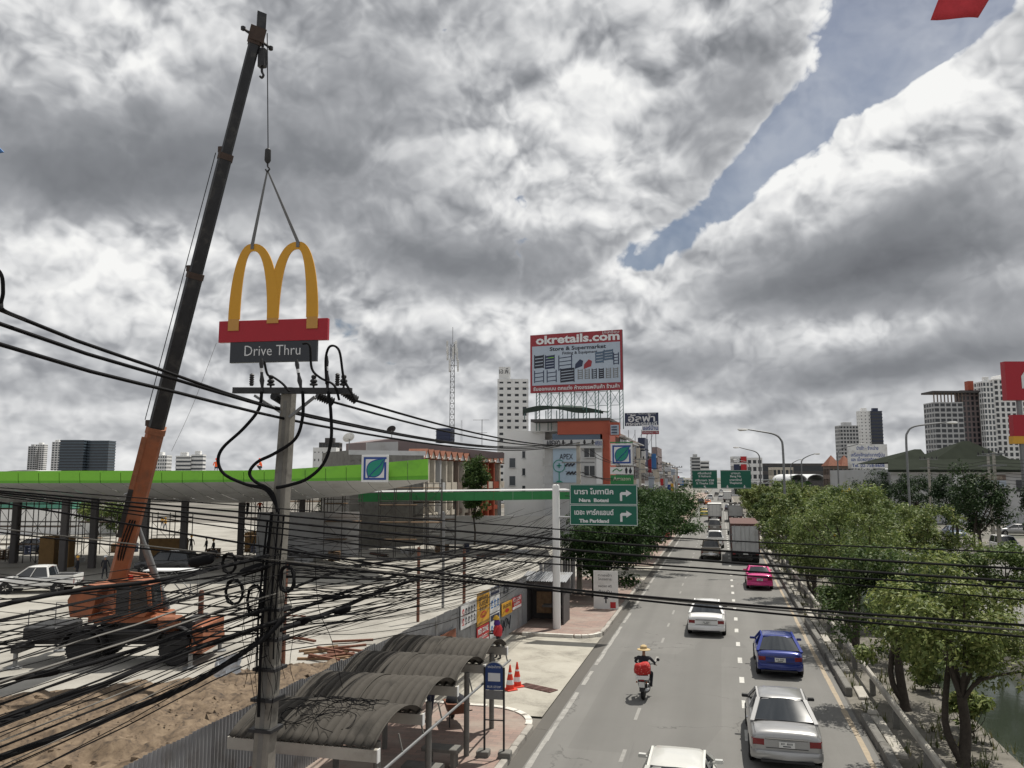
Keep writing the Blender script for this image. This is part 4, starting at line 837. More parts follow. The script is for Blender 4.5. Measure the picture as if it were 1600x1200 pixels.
for x_ in (1.25, SX0+8.6):
    for yv in (0.9, 3.9, 6.9, 9.4):
        mb = MB(); mb.tube([(x_,yv,0),(x_,yv,SZ-.3)],0.075,10); mb.build('post', M['concrete_dark'], st, smooth=40)
for yv in (3.2, 4.6, 6.0):
    mb = MB(); mb.chbox(0.35,1.35,yv-.22,yv+.22,0.40,0.50,.02); bn = mb.build('bench_seat', M['concrete_dark'], st)
    for s_ in (.45,1.15): mb = MB(); mb.box(s_,s_+.1,yv-.18,yv+.18,0,.40); mb.build('bench_leg', M['concrete_dark'], bn)
ap = thing('advert_panel', (-9.4, 14.6, 0.14), 0, 'dark red panel with tall pale strokes under the shelter front beam', 'advert')
mb = MB(); mb.box(0.35,1.6,-.04,.04,.2,1.95); mb.build('panel', mat('maroon',(0.16,0.02,0.018),.5), ap)
for xx in (.75,1.15): mb = MB(); mb.box(xx,xx+.09,-.05,-.041,.9,1.8); mb.build('pale_stroke', M['wall_cream'], ap)
# loose coil of wire on the nearest vault
wc = MB(); rw = random.Random(5)
for k in range(16):
    cx, cy = rw.uniform(-8.9,-7.3), rw.uniform(15.5,17.0); rad = rw.uniform(.25,.6); ph = rw.uniform(0,6); pts = []
    for j in range(15):
        a = ph+j*.42; x_ = cx+rad*math.cos(a)*rw.uniform(.9,1.1); y_ = cy+rad*.8*math.sin(a); yv = (y_-15.0) % PIT_-PIT_/2; pts.append((x_, y_, SZ+0.36-.24*yv*yv+.06+rw.uniform(0,.08)))
    wc.tube(smooth_path(pts,2), 0.008, 4)
tag(stuffp(wc.build('wire_tangle', M['black_cable'])), 'loose black wire tangle lying on the nearest shelter vault', 'wire')

# bus-stop sign
pb = gp(772,1182,.14); bs = thing('bus_stop_sign', (pb.x, pb.y, .14), R(4), 'round-topped blue bus-stop sign on two black legs with concrete feet', 'bus stop sign')
for s in (-1,1):
    mb = MB(); mb.bar((s*.27,0,.12),(s*.27,0,2.35),.05); mb.build('leg', M['dark_steel'], bs); mb = MB(); mb.chbox(s*.30-.17,s*.30+.17,-.17,.17,0,.16,.02); mb.build('foot', M['concrete_dark'], bs)
mb = MB(); mb.bar((-.27,0,.95),(.27,0,.95),.03); mb.build('crossbar', M['dark_steel'], bs)
poly = [(-.26,1.75),(.26,1.75),(.26,2.22)]+[(.26*math.cos(R(a)),2.22+.26*math.sin(R(a))) for a in range(15,180,15)]+[(-.26,2.22)]
mb = MB(); mb.prism(poly,-.02,.02,'Y'); mb.build('blue_plate', M['blue_sign'], bs); mb = MB(); mb.tube([(x_*1.06,0,z_) for x_, z_ in poly[1:]],.022,6); mb.build('rim', M['grey_steel'], bs)
mb = MB(); mb.box(-.26,.26,-.02,.02,1.50,1.735); mb.build('grey_plate', M['grey_steel'], bs)
mb = MB(); mb.chbox(-.17,.17,-.028,-.021,1.98,2.20,.005); [mb.box(-.15+k*.105,-.06+k*.105,-.031,-.0285,2.09,2.17) for k in range(3)]; mb.build('bus_symbol', M['poster_white'], bs)
txt('รถประจำทาง', .09, M['poster_white'], bs, sign_m(0,-.024,2.36), .36); txt('BUS STOP', .08, M['poster_white'], bs, sign_m(0,-.024,1.83), .38)

# cones and steel plates on the drive
for (px, py, lb) in ((797,1078,'red and white traffic cone nearer the kerb corner'),(808,1073,'red and white traffic cone beside the dark grating')):
    p = gp(px,py,.03); c = thing('traffic_cone', (p.x,p.y,.035), rr.uniform(0,1), lb, 'traffic cone', 'traffic cones on the drive')
    mb = MB(); mb.chbox(-.21,.21,-.21,.21,0,.045,.015); mb.build('base', M['cone_red'], c); z = [(.16,.045),(.145,.20),(.118,.36),(.10,.44),(.078,.56),(.066,.62),(.028,.86),(.015,.88)]
    for a, b_, m_ in ((0,1,'cone_red'),(1,2,'poster_white'),(2,3,'cone_red'),(3,4,'cone_red'),(4,5,'poster_white'),(5,7,'cone_red')): mb = MB(); mb.lathe(z[a:b_+1],18); mb.build('cone_band', M[m_], c, smooth=40)
ga_, gb_ = gp(816,1070,.03), gp(866,1081,.03); gd_ = gb_-ga_; gl_ = gd_.length/4
for k in range(4):
    mb = MB(); mb.chbox(-gl_/2+.01,gl_/2-.01,-.24,.24,0,.03,.008); [mb.box(-gl_/2+.04+j*.07,-gl_/2+.075+j*.07,-.20,.20,.0305,.042) for j in range(int((gl_-.08)/.07))]
    c_ = ga_+gd_*((k+.5)/4); o = mb.build('drain_grating', M['dull_rust']); o.location = (c_.x,c_.y,.034); o.rotation_euler = (0,0,math.atan2(gd_.y,gd_.x)); tag(o, 'rust-brown steel grating, %s of the row on the drive' % ('leftmost','second from left','third from left','rightmost')[k], 'grating', 'steel gratings on the drive')
p = gp(712,1130,.14); wb = thing('wheelbarrow', (p.x,p.y,.14), R(30), 'wheelbarrow with a dark bag standing behind the shelter post', 'wheelbarrow')
mb = MB(); mb.loft([[(-.25,-.3,.35),(.25,-.3,.35),(.22,.35,.3),(-.22,.35,.3)],[(-.36,-.45,.68),(.36,-.45,.68),(.32,.5,.62),(-.32,.5,.62)]]); mb.build('tray', M['rust'], wb); mb = MB(); mb.lathe([(.18,-.05),(.2,0),(.18,.05)],14,c=(0,.55,.2),axis='X'); mb.build('wheel', M['tyre'], wb)
for s in (-1,1): mb = MB(); mb.tube([(s*.06,.55,.2),(s*.24,0,.33),(s*.3,-.95,.62)],.02,6); mb.tube([(s*.24,-.2,.36),(s*.27,-.4,0)],.02,6); mb.build('handle', M['dark_steel'], wb)
mb = MB(); mb.lathe([(.2,.0),(.34,.1),(.3,.28),(.1,.4)],10,c=(0,0,.5)); mb.build('bag', M['dark_cloth'], wb, smooth=60)

# direction sign on a tall white post
p = gp(870,982,.14); SP = Vector((p.x,p.y,.14)); ds = thing('direction_sign', SP, 0, 'large green direction sign with two white arrows on a white concrete post', 'road sign')
ztop = atY(868,757,SP.y).z-.14; mb = MB(); mb.lathe([(.20,0),(.185,ztop-.12),(.17,ztop-.03),(.10,ztop)],16); mb.build('post', M['wall_white'], ds, smooth=40)
TL, BR = atY(890,758,SP.y-.3), atY(997,822,SP.y-.3); x0, x1, z1, z0 = TL.x-SP.x, BR.x-SP.x, TL.z-.14+.05, BR.z-.14
mb = MB(); [mb.tube([(0,0,z_),(x0+.5,-.18,z_)],.05,8) for z_ in (z0+.38,z1-.35)]; mb.build('arm', M['galv'], ds, smooth=40)
zm = (z0+z1)/2
for (za, zb_, th, en) in ((zm,z1,'นารา โบทานิค','Nara  Botani'),(z0,zm,'เดอะ พาร์คแลนด์','The Parkland')):
    mb = MB(); mb.box(x0,x1,-.32,-.28,za+.002,zb_-.002); pl = mb.build('sign_plate', M['sign_green'], ds); e = .025
    mb = MB(); [mb.box(*bb) for bb in ((x0+.02,x1-.02,-.327,-.3205,za+.02,za+.02+e),(x0+.02,x1-.02,-.327,-.3205,zb_-.02-e,zb_-.02),(x0+.02,x0+.02+e,-.327,-.3205,za+.046,zb_-.046),(x1-.02-e,x1-.02,-.327,-.3205,za+.046,zb_-.046))]; mb.build('white_border', M['poster_white'], pl)
    h = zb_-za; w = x1-x0
    txt(th, h*.34, M['poster_white'], pl, sign_m(x0+w*.36,-.325,za+h*.62), w*.58, .010); txt(en, h*.23, M['poster_white'], pl, sign_m(x0+w*.36,-.325,za+h*.21), w*.44, .012)
    ax, az = x0+w*.83, za+h*.5; s_ = h*.30; mb = MB(); pts = [(-1,-.95),(-.62,-.95),(-.62,.0),(.05,.0),(.05,-.28),(1.0,.28),(.05,.84),(.05,.48),(-.75,.48),(-1,.25)]
    mb.prism([(ax+a*s_*.95,az+b_*s_-.02) for a, b_ in pts],-.328,-.3205,'Y'); mb.build('arrow', M['poster_white'], pl)

# watchman hut and white wayfinding board
p = gp(852,976,.14); ht = thing('watchman_hut', (p.x-.1,p.y+.9,.14), 0, 'dark little hut with a zinc roof behind the white post', 'hut')
for nm, bx_ in (('side_wall',(-1.05,-.98,-.8,.9,0,2.15)),('side_wall',(.98,1.05,-.8,.9,0,2.15)),('back_wall',(-.979,.979,.83,.9,0,2.15)),('lintel',(-.979,.979,-.8,-.74,1.85,2.15)),('counter',(-.1,.97,-.72,-.1,.85,.95))): mb = MB(); mb.box(*bx_); mb.build(nm, M['wall_dark'], ht)
mb = corr(2.5,2.1); o = mb.build('roof', M['zinc'], ht, fix=False); o.rotation_euler = (0,R(84),R(-90)); o.rotation_euler = (R(90),R(0),R(90)); o.matrix_local = Matrix.Translation((-1.25,-1.05,2.2)) @ Matrix.Rotation(R(7),4,'X') @ Matrix(((0,1,0,0),(0,0,1,0),(1,0,0,0),(0,0,0,1)))
mb = MB(); mb.box(-.6,.2,.2,.26,.4,1.5); mb.build('door', M['wood'], ht)
p = gp(947,952,.15); wbo = thing('wayfinding_board', (p.x,p.y,.15), R(3), 'white board with faded black lettering and an arrow on the pavement', 'notice board')
hh = atY(947,892,p.y).z-.15; ww = (atY(966,920,p.y)-atY(928,920,p.y)).x/2
mb = MB(); mb.box(-ww,ww,-.03,.03,.02,hh); mb.build('panel', M['offwhite'], wbo)
for v_, s in ((.88,'ทางเข้า'),(.78,'โครงการ'),(.60,'จอดรถ ฟรี'),(.46,'ด้านใน')): txt(s,.18,M['ink'],wbo,sign_m(-.05,-.034,hh*v_),ww*1.1)
mb = MB(); mb.prism([(-.04,hh*.16),(.04,hh*.16),(.04,hh*.27),(.14,hh*.27),(0,hh*.36),(-.14,hh*.27),(-.04,hh*.27)],-.038,-.0305,'Y'); mb.build('arrow', M['ink'], wbo); mb = MB(); mb.box(ww*.35,ww*.8,-.038,-.0305,.08,.42); mb.build('red_square', M['red_sign'], wbo)
p = gp(1012,852,.14); vb = thing('vendor_banner', (p.x,p.y,.1), R(5), 'low white banner with red Thai lettering under the left trees', 'banner'); mb = MB(); mb.box(-1.9,1.9,-.02,.02,.45,1.35); mb.build('cloth', M['poster_white'], vb); txt('ลานปาล์ม', .6, M['red_sign'], vb, sign_m(0,-.026,.9), 3.0)
for s in (-1,1): mb = MB(); mb.bar((s*1.9,0,0),(s*1.9,0,1.5),.06); mb.build('stake', M['wood'], vb)
# rusty site posts standing in the yard by the hoarding
for i, (px, pyb, pyt, lb) in enumerate(((653,972,855,'rusty post rising behind the shelter roofs'),(441,1065,878,'rusty post just right of the utility pole'),(725,945,858,'rusty post behind the safety chart'),(692,950,800,'tall grey post in the yard behind the hoarding'))):
    p = gp(px,pyb,0 if i != 2 else 1.0); p = Vector((p.x,p.y,0)); h = atY(px,pyt,p.y).z; mb = MB(); mb.bar((0,0,0),(0,0,h),.13); mb.bar((0,0,h*.55),(.9,0,h*.55),.05); o = mb.build('site_post', M['rust'] if i < 3 else M['grey_steel']); o.location = p; tag(o, lb, 'post', 'posts along the building plot')
# timber and rusty steel left on the slab
rp = random.Random(2)
for k in range(16):
    p = gp(rp.uniform(455,555), rp.uniform(1003,1035)); L_ = rp.uniform(.8,2.2); mb = MB(); mb.box(-L_/2,L_/2,-.07,.07,0,.09); o = mb.build('timber_offcut', M['rust'] if k % 3 else M['wood']); o.location = (p.x,p.y,.02+.07*(k % 3)); o.rotation_euler = (0,0,rp.uniform(-.6,.9)); tag(o, 'rusty steel and timber offcut lying on the slab behind the shelter', 'offcut', 'offcuts heaped on the slab')
# ================================================================ BUILDING PLOT: crane, hoisted sign, fuel-station canopies, scaffolds
# crane carrier (rough-terrain, two axles)
w1, w2 = gp(130,1040), gp(275,1040); dirv = (w2-w1).normalized(); ang = math.atan2(dirv.y, dirv.x); mid = (w1+w2)/2
side = Vector((-dirv.y, dirv.x, 0)); cc = mid+side*1.05
cr = thing('mobile_crane', (cc.x, cc.y, 0.01), ang, 'weathered orange mobile crane with a long black telescopic boom', 'crane')
inv = Matrix.Rotation(-ang, 4, 'Z') @ Matrix.Translation((-cc.x, -cc.y, -0.01))
def loc(p): return inv @ Vector(p)
WB = (w2-w1).length/2
for sx in (-1,1):
    for sy in (-1,1):
        o = MB(); r_ = 0.68; o.lathe([(r_*.55,-.22),(r_*.92,-.24),(r_,-.17),(r_,.17),(r_*.92,.24),(r_*.55,.22)],22,axis='Y')
        for k in range(22): a = 2*math.pi*k/22; o.bar((r_*math.cos(a),-.2,r_*math.sin(a)),(r_*math.cos(a+.06),.2,r_*math.sin(a+.06)),.07,.05,up=(math.cos(a),0,math.sin(a)))
        w_ = o.build('wheel', M['tyre'], cr); w_.location = (sx*WB, sy*1.05, r_); o = MB(); o.lathe([(r_*.55,-.12),(r_*.5,.05),(r_*.18,.08),(r_*.16,.16)],16,axis='Y'); rm = o.build('rim', M['crane_rusty'], w_); rm.rotation_euler = (0,0,0 if sy > 0 else math.pi)
b = MB(); b.chbox(-4.3,2.8,-.62,.62,.75,1.25,.05); b.build('chassis', M['dark_steel'], cr)
b = MB()
for sx in (-1,1):
    for sy in (-1,1):
        rg = [];
        for k in range(9): a = R(10+k*20); rg.append([(sx*WB+.86*math.cos(a),sy*.78,.68+.86*math.sin(a)),(sx*WB+.86*math.cos(a),sy*1.33,.68+.86*math.sin(a)),(sx*WB+.90*math.cos(a),sy*1.33,.68+.90*math.sin(a)),(sx*WB+.90*math.cos(a),sy*.78,.68+.90*math.sin(a))])
        m2 = MB(); m2.loft(rg); m2.build('mudguard', M['dark_steel'], cr, smooth=40)
b = MB(); b.chbox(-1.1,1.2,-1.2,1.2,1.26,1.45,.04); b.build('deck', M['dark_steel'], cr)
b = MB(); b.chbox(1.95,2.55,-.95,.95,1.26,1.80,.08); b.build('engine_cover', M['dark_steel'], cr)
b = MB(); b.chbox(-4.5,-3.1,-1.05,1.05,1.0,1.5,.05); b.build('rear_deck', M['dark_steel'], cr)
for s in (-1,1):
    for xe in (-4.35,2.72):
        b = MB(); b.box(xe-.16,xe+.16,s*.7-.02*s if s<0 else .70,s*1.55 if s>0 else -.70,.62,.92) if False else b.box(xe-.16,xe+.16,min(s*.63,s*1.75),max(s*.63,s*1.75),.62,.90); ou = b.build('outrigger', M['crane_orange'] if xe > 0 else M['dark_steel'], cr)
        b = MB(); b.tube([(xe,s*1.65,.9),(xe,s*1.65,.08)],.09,8); b.lathe([(.28,0),(.28,.06),(.1,.1)],14,c=(xe,s*1.65,0)); b.build('jack', M['grey_steel'], ou)
b = MB(); b.chbox(2.56,3.02,-1.25,1.25,.5,1.60,.04); b.build('front_box', M['crane_orange'], cr)
for k in range(3):
    b = MB(); b.box(.35+.0*k,.75,-1.32,-1.22,.35+k*.33,.39+k*.33); b.build('step', M['grey_steel'], cr)
# turret and operator's cab
b = MB(); b.lathe([(.95,1.455),(.95,1.62),(.8,1.66)],24); b.build('slew_ring', M['dark_steel'], cr, smooth=40)
b = MB(); b.chbox(-1.9,1.0,-.95,.95,1.67,1.95,.05); b.build('turntable', M['crane_orange'], cr)
b = MB(); b.prism([(-2.6,1.9),(-1.75,1.9),(-1.5,3.0),(-1.9,3.25),(-2.5,3.05),(-2.75,2.6)],-1.0,1.0,'Y'); b.build('counterweight', M['crane_orange'], cr)
b = MB(); b.prism([(-1.3,1.955),(.55,1.955),(.45,2.6),(-.3,3.45),(-1.1,3.55),(-1.4,3.0)],.12,.28,'Y'); b.prism([(-1.3,1.955),(.55,1.955),(.45,2.6),(-.3,3.45),(-1.1,3.55),(-1.4,3.0)],.85,1.0,'Y'); b.build('boom_bracket', M['crane_orange'], cr)
cabp = [(-.75,1.96),(.55,1.96),(.85,2.35),(.72,3.25),(.35,3.42),(-.65,3.42)]
b = MB(); b.prism(cabp,-1.2,-.15,'Y'); cb = b.build('cab', M['crane_orange'], cr)
b = MB(); b.prism([(-.02,2.18),(.50,2.18),(.68,2.42),(.58,3.15),(.28,3.28),(-.02,3.28)],-1.225,-1.205,'Y'); b.build('window', M['glass'], cb)
b = MB(); b.prism([(-.62,2.05),(-.10,2.05),(-.10,3.28),(-.62,3.28)],-1.225,-1.205,'Y'); b.build('door_opening', M['window_dark'], cb)
b = MB(); b.faces([(.872,-1.1,2.40),(.872,-.25,2.40),(.752,-.25,3.2),(.752,-1.1,3.2)],[(0,1,2,3)]); b.build('windscreen', M['glass'], cb)
b = MB(); b.lathe([(.10,3.43),(.10,3.52),(.04,3.60)],10,c=(-.3,-.7,0)); b.build('beacon', M['cone_red'], cb)
b = MB(); b.chbox(1.0,1.9,-1.0,-.2,1.27,1.9,.1); b.build('bonnet', M['crane_rusty'], cr)
# telescopic boom, tilted up towards the hook point
BP0, BP1 = atZ(184,905,34.2), atZ(399,62,33.0)
bd = (BP1-BP0).normalized(); Lb = (BP1-BP0).length
cut = [0.0] + [(( (905-yy_)/843.0)) for yy_ in (662,420,237)] + [1.0]
wid = [0.73,0.64,0.55,0.45]; hei = [0.95,0.82,0.70,0.56]
viewdir = (BP0+BP1)/2-Vector((0,0,CH)); upv = bd.cross(viewdir.normalized()).cross(bd).normalized()
bx_ = bd.cross(upv).normalized()
def bpt(f): return BP0+(BP1-BP0)*f
for k in range(4):
    w_, h_ = wid[k], hei[k]; a0, a1 = bpt(max(0,cut[k]-.02)), bpt(cut[k+1])
    oct_ = [(-.5,-.32),(-.36,-.5),(.36,-.5),(.5,-.32),(.5,.38),(.38,.5),(-.38,.5),(-.5,.38)]
    b = MB(); b.loft([[loc(p+bx_*(x*w_)+upv*(y*h_)) for x, y in oct_] for p in (a0,a1)]); sec = b.build('boom_section', M['crane_orange'] if k == 0 else M['boom_black'], cr)
    b = MB(); e0 = bpt(cut[k+1]-.010); b.loft([[loc(p+bx_*(x*(w_+.06))+upv*(y*(h_+.06))) for x, y in oct_] for p in (e0,a1+bd*.02)]); b.build('collar', M['boom_trim'] if k else M['crane_rusty'], sec)
    if k in (0,1,2):
        b = MB(); b.chbox(0,.22,0,.2,0,.25,.02); cl = b.build('sheave_bracket', M['boom_trim'], sec); cl.location = loc(a1+bx_*(w_*.62)-upv*.1)
for fa, fb, dm_ in ((.085,.175,'sign_black'),(.175,.272,'wall_grey')):
    lp = MB(); A0, A1 = bpt(fa), bpt(fb); lp.loft([[loc(p+bx_*(.36)+bx_*x-upv*.505-upv*y) for x, y in ((-.10,0),(.10,0),(.10,.02),(-.10,.02))] for p in (A0,A1)]); lp.build('side_stripe', M['boom_black'] if dm_ == 'sign_black' else M['crane_rusty'], cr)
b = MB(); b.tube([loc(bpt(.30)+bx_*.50-upv*.2), loc(bpt(.79)+bx_*.40-upv*.1)],.018,5); b.build('guy_line', M['dark_steel'], cr)
# boom head: jib stub, sheaves, side arms
tip = BP1; b = MB(); b.loft([[loc(tip+bx_*x+upv*y+bd*t_) for x, y in ((-.33,-.35),(.30,-.35),(.30,.35),(-.33,.35))] for t_ in (-.1,.45)]); b.build('boom_head', M['boom_trim'], cr)
b = MB(); b.loft([[loc(tip-bx_*(.10+x)+upv*y+bd*.35+Vector((.02,0,1))*t_) for x, y in ((-.15,-.15),(.22,-.15),(.22,.15),(-.15,.15))] for t_ in (0,.85)]); b.build('jib_stub', M['boom_black'], cr)
b = MB(); b.tube([loc(tip+bx_*.55+bd*.25),loc(tip-bx_*.65-bd*.1)],.06,8); b.build('head_axle', M['dark_steel'], cr)
for s_ in (-.65,.55): b = MB(); b.lathe([(.04,-.1),(.10,-.06),(.10,.06),(.04,.1)],10); o = b.build('axle_knob', M['dark_steel'], cr); o.location = loc(tip+bx_*s_+bd*(.25 if s_>0 else -.1))
b = MB(); [b.tube(smooth_path([(-.9+.12*k,.3,2.0),(-1.2+.1*k,.1,2.7),loc(bpt(.05)-upv*.5+bx_*(.1*k)),loc(bpt(.12)-upv*.52+bx_*(.1*k-.1))],4),.03,5) for k in range(3)]; stuffp(b.build('hydraulic_hoses', M['black_cable'], cr))
for s in (-1,1):
    b = MB(); b.tube([(-4.3,s*1.0,1.5),(-4.3,s*1.0,2.2),(-3.2,s*1.0,2.2),(-3.2,s*1.0,1.5)],.025,5); b.build('hand_rail', M['grey_steel'], cr)
b = MB(); b.box(.95,1.05,-1.45,-1.2,2.6,3.0); b.tube([(.75,-1.2,2.9),(1.0,-1.32,2.95)],.02,5); b.build('cab_mirror', M['plastic_black'], cb)
b = MB(); b.lathe([(.12,0),(.12,.9),(.06,1.0)],10,c=(2.2,.6,1.80)); b.build('exhaust_stack', M['rust'], cr)
for k in range(5): b = MB(); b.box(2.72,2.735,-.7+k*.3,-.55+k*.3,1.35,1.65) if False else b.box(1.98+k*.11,2.04+k*.11,-.975,-.952,1.35,1.62); b.build('vent', M['plastic_black'], cr)
# luffing cylinder
b = MB(); q0, q1 = Vector((.75,.55,2.0)), loc(bpt(.16)+upv*(.0)+bx_*.5); b.tube([q0,q0*.45+q1*.55],.15,10); b.tube([q0*.45+q1*.55,q1],.10,10); b.build('luffing_ram', M['grey_steel'], cr, smooth=40)
# main hook block hanging idle
ph = atZ(410,60,33.0); hb = thing('idle_hook_block', atZ(410,92,33.0), 0, 'small black hook block hanging idle just below the boom head', 'hook block')
b = MB(); b.chbox(-.16,.16,-.14,.14,-.35,.45,.05); b.build('block', M['dark_steel'], hb); b = MB(); b.tube([(0,0,.45),(0,0,1.0)],.05,6); b.build('rope', M['dark_steel'], hb)
b = MB(); b.tube(smooth_path([(0,0,-.35),(0,0,-.55),(.08,0,-.72),(0,0,-.82),(-.08,0,-.74)],3),.05,6); b.build('hook', M['dark_steel'], hb)
# hoist line, ball and slings carrying the sign
hk = atZ(418.5,243,33.0); hl = thing('hoist_line', hk, 0, 'thin hoist rope with a heavy hook ball above the slings', 'hoist')
tt = atZ(417.5,52,33.0)-hk; b = MB(); b.tube([(0,0,.25),tt],.022,5); b.build('rope', M['dark_steel'], hl); b = MB(); b.lathe([(.06,.30),(.12,.24),(.13,-.22),(.07,-.32)],12); b.build('hook_ball', M['dark_steel'], hl, smooth=40)
b = MB(); b.tube(smooth_path([(0,0,-.32),(.02,0,-.48),(.10,0,-.58),(0,0,-.68),(-.08,0,-.58)],3),.035,6); b.build('hook', M['dark_steel'], hl)
# the sign: twin arches, red bar, black name panel
SD = 33.0; sc_ = SD/FPX; so_ = atZ(428,502,SD); SYAW = YAW-R(9)
sg = thing('hoisted_sign', so_, SYAW, 'golden twin-arch sign over red bar and black panel, hanging from the crane', 'sign')
def arch(cx, top, zb_l, zb_r, wo_l, wo_r, t_base, t_top, n=22):
    """outer and inner curves of one arch: steep sides closing in a narrow crown"""
    return None
def outer_l(z, zt, xa, xb):   # x on a flank at height z, from crown xa (zt) to foot xb (z=0)
    u_ = max(0.0, min(1.0, z/zt)); return xa+(xb-xa)*math.sqrt(max(0.0,1-u_**1.9))
px = sc_
def flank(xa, xb, zt, zfoot, n=16):
    out = []
    for k in range(n+1):
        t_ = k/n; u_ = 1-(1-t_)**1.0; z = zt*math.sin(t_*math.pi/2)**1.05 if True else 0
        x = xa+(xb-xa)*max(0.0,math.cos(t_*math.pi/2))**0.80
        out.append((x, z))
    return out
ZB = 0.0
def Marc(s):
    """closed outline of one arch, s=-1 left, +1 right (pixels of the photograph, sign centred on the middle leg)"""
    outer = flank(s*38, s*74, 121, 0); inner = flank(s*37, s*55, 109, 0)
    mid_o = flank(s*38, -s*9.5, 121, 0); mid_i = flank(s*37, s*9.5, 109, 0)
    ring_o = outer + list(reversed(mid_o))[1:]; ring_i = inner + list(reversed(mid_i))[1:]
    return ring_o, ring_i
for s in (-1,1):
    ro, ri = Marc(s); b = MB(); n = len(ro); pts = []
    for (x, z) in ro: pts += [(x*px,-.14,z*px+.10),(x*px,-.08,z*px+.10)]
    for (x, z) in ri: pts += [(x*px,-.14,z*px+.10),(x*px,-.08,z*px+.10)]
    fs = []
    for k in range(n-1):
        a, c_ = 2*k, 2*n+2*k; fs += [(a,a+2,c_+2,c_),(a+1,c_+1,c_+3,a+3),(a,a+1,a+3,a+2),(c_,c_+2,c_+3,c_+1)]
    fs += [(0,2*n,2*n+1,1),(2*(n-1),2*(n-1)+1,2*n+2*(n-1)+1,2*n+2*(n-1))]
    b.faces(pts, fs); b.M = Matrix.Translation((0, .002*s, 0)); o = b.build('golden_arch', M['gold'], sg, smooth=35); o.location = (0, 0.003*s, 0)
feet = [(-74,-56,-14),(-9.5,9.5,-4),(56,74,-14)]
for a, c_, zf in feet: b = MB(); b.chbox(a*px,c_*px,-.145,-.105,zf*px+.0,.12,.005); b.build('arch_foot', mat('gold_foot',(0.50,0.26,0.06),.45,var=.04), sg)
b = MB(); b.chbox(-90*px,90*px,-.10,.10,-16*px-.42,.05,.01); b.build('red_bar', M['sign_red'], sg)
zr_ = -16*px-.42
b = MB(); b.chbox(-70*px,73*px,-.085,.085,zr_-.86,zr_-.004,.01); bp_ = b.build('black_panel', M['sign_black'], sg); txt('Drive Thru', .62, M['poster_white'], bp_, sign_m(.02,-.092,zr_-.40), 92*px, -.004)
crown = 121*px+.10
ltop = hk+Vector((0,0,-.62))
for s, nm in ((-1,'left'),(1,'right')):
    b = MB(); top_ = Vector((s*.05,0,0)); cw = Matrix.Rotation(SYAW,4,'Z') @ Vector((s*(38)*px,-.16,crown-.02)); end = so_+cw-ltop
    d_ = end.normalized(); xx_ = d_.cross(Vector((0,1,0))).normalized(); b.faces([Vector((-.035,0,0)),Vector((.035,0,0)),end+Vector((.075,0,0)),end+Vector((-.075,0,0)),Vector((-.035,.02,0)),Vector((.035,.02,0)),end+Vector((.075,.03,0)),end+Vector((-.075,.03,0))],[(0,1,2,3),(4,7,6,5),(0,4,5,1),(1,5,6,2),(2,6,7,3),(3,7,4,0)])
    yv = Matrix.Rotation(SYAW,4,'Z') @ Vector((0,.34,0)); b.faces([end+Vector((-.075,0,0)),end+Vector((.075,0,0)),end+Vector((.075,0,-.22)),end+Vector((-.075,0,-.22))],[(0,1,2,3)])
    o = b.build('lifting_sling', mat('sling_grey',(0.16,0.165,0.17),.8,var=.15,scale=10), None, fix=False); o.location = ltop; tag(o, 'grey webbing sling to the %s arch of the sign' % nm, 'sling', 'slings lifting the sign')
b = MB(); p0 = atZ(338,536,SD); p1 = atZ(268,705,34.0); b.tube(smooth_path([p0, (p0+p1)/2+Vector((0,0,-.25)), p1],6),.008,4); tag(b.build('tag_line', M['grey_cable']), 'thin tag line slanting down from the sign to the crane', 'rope')

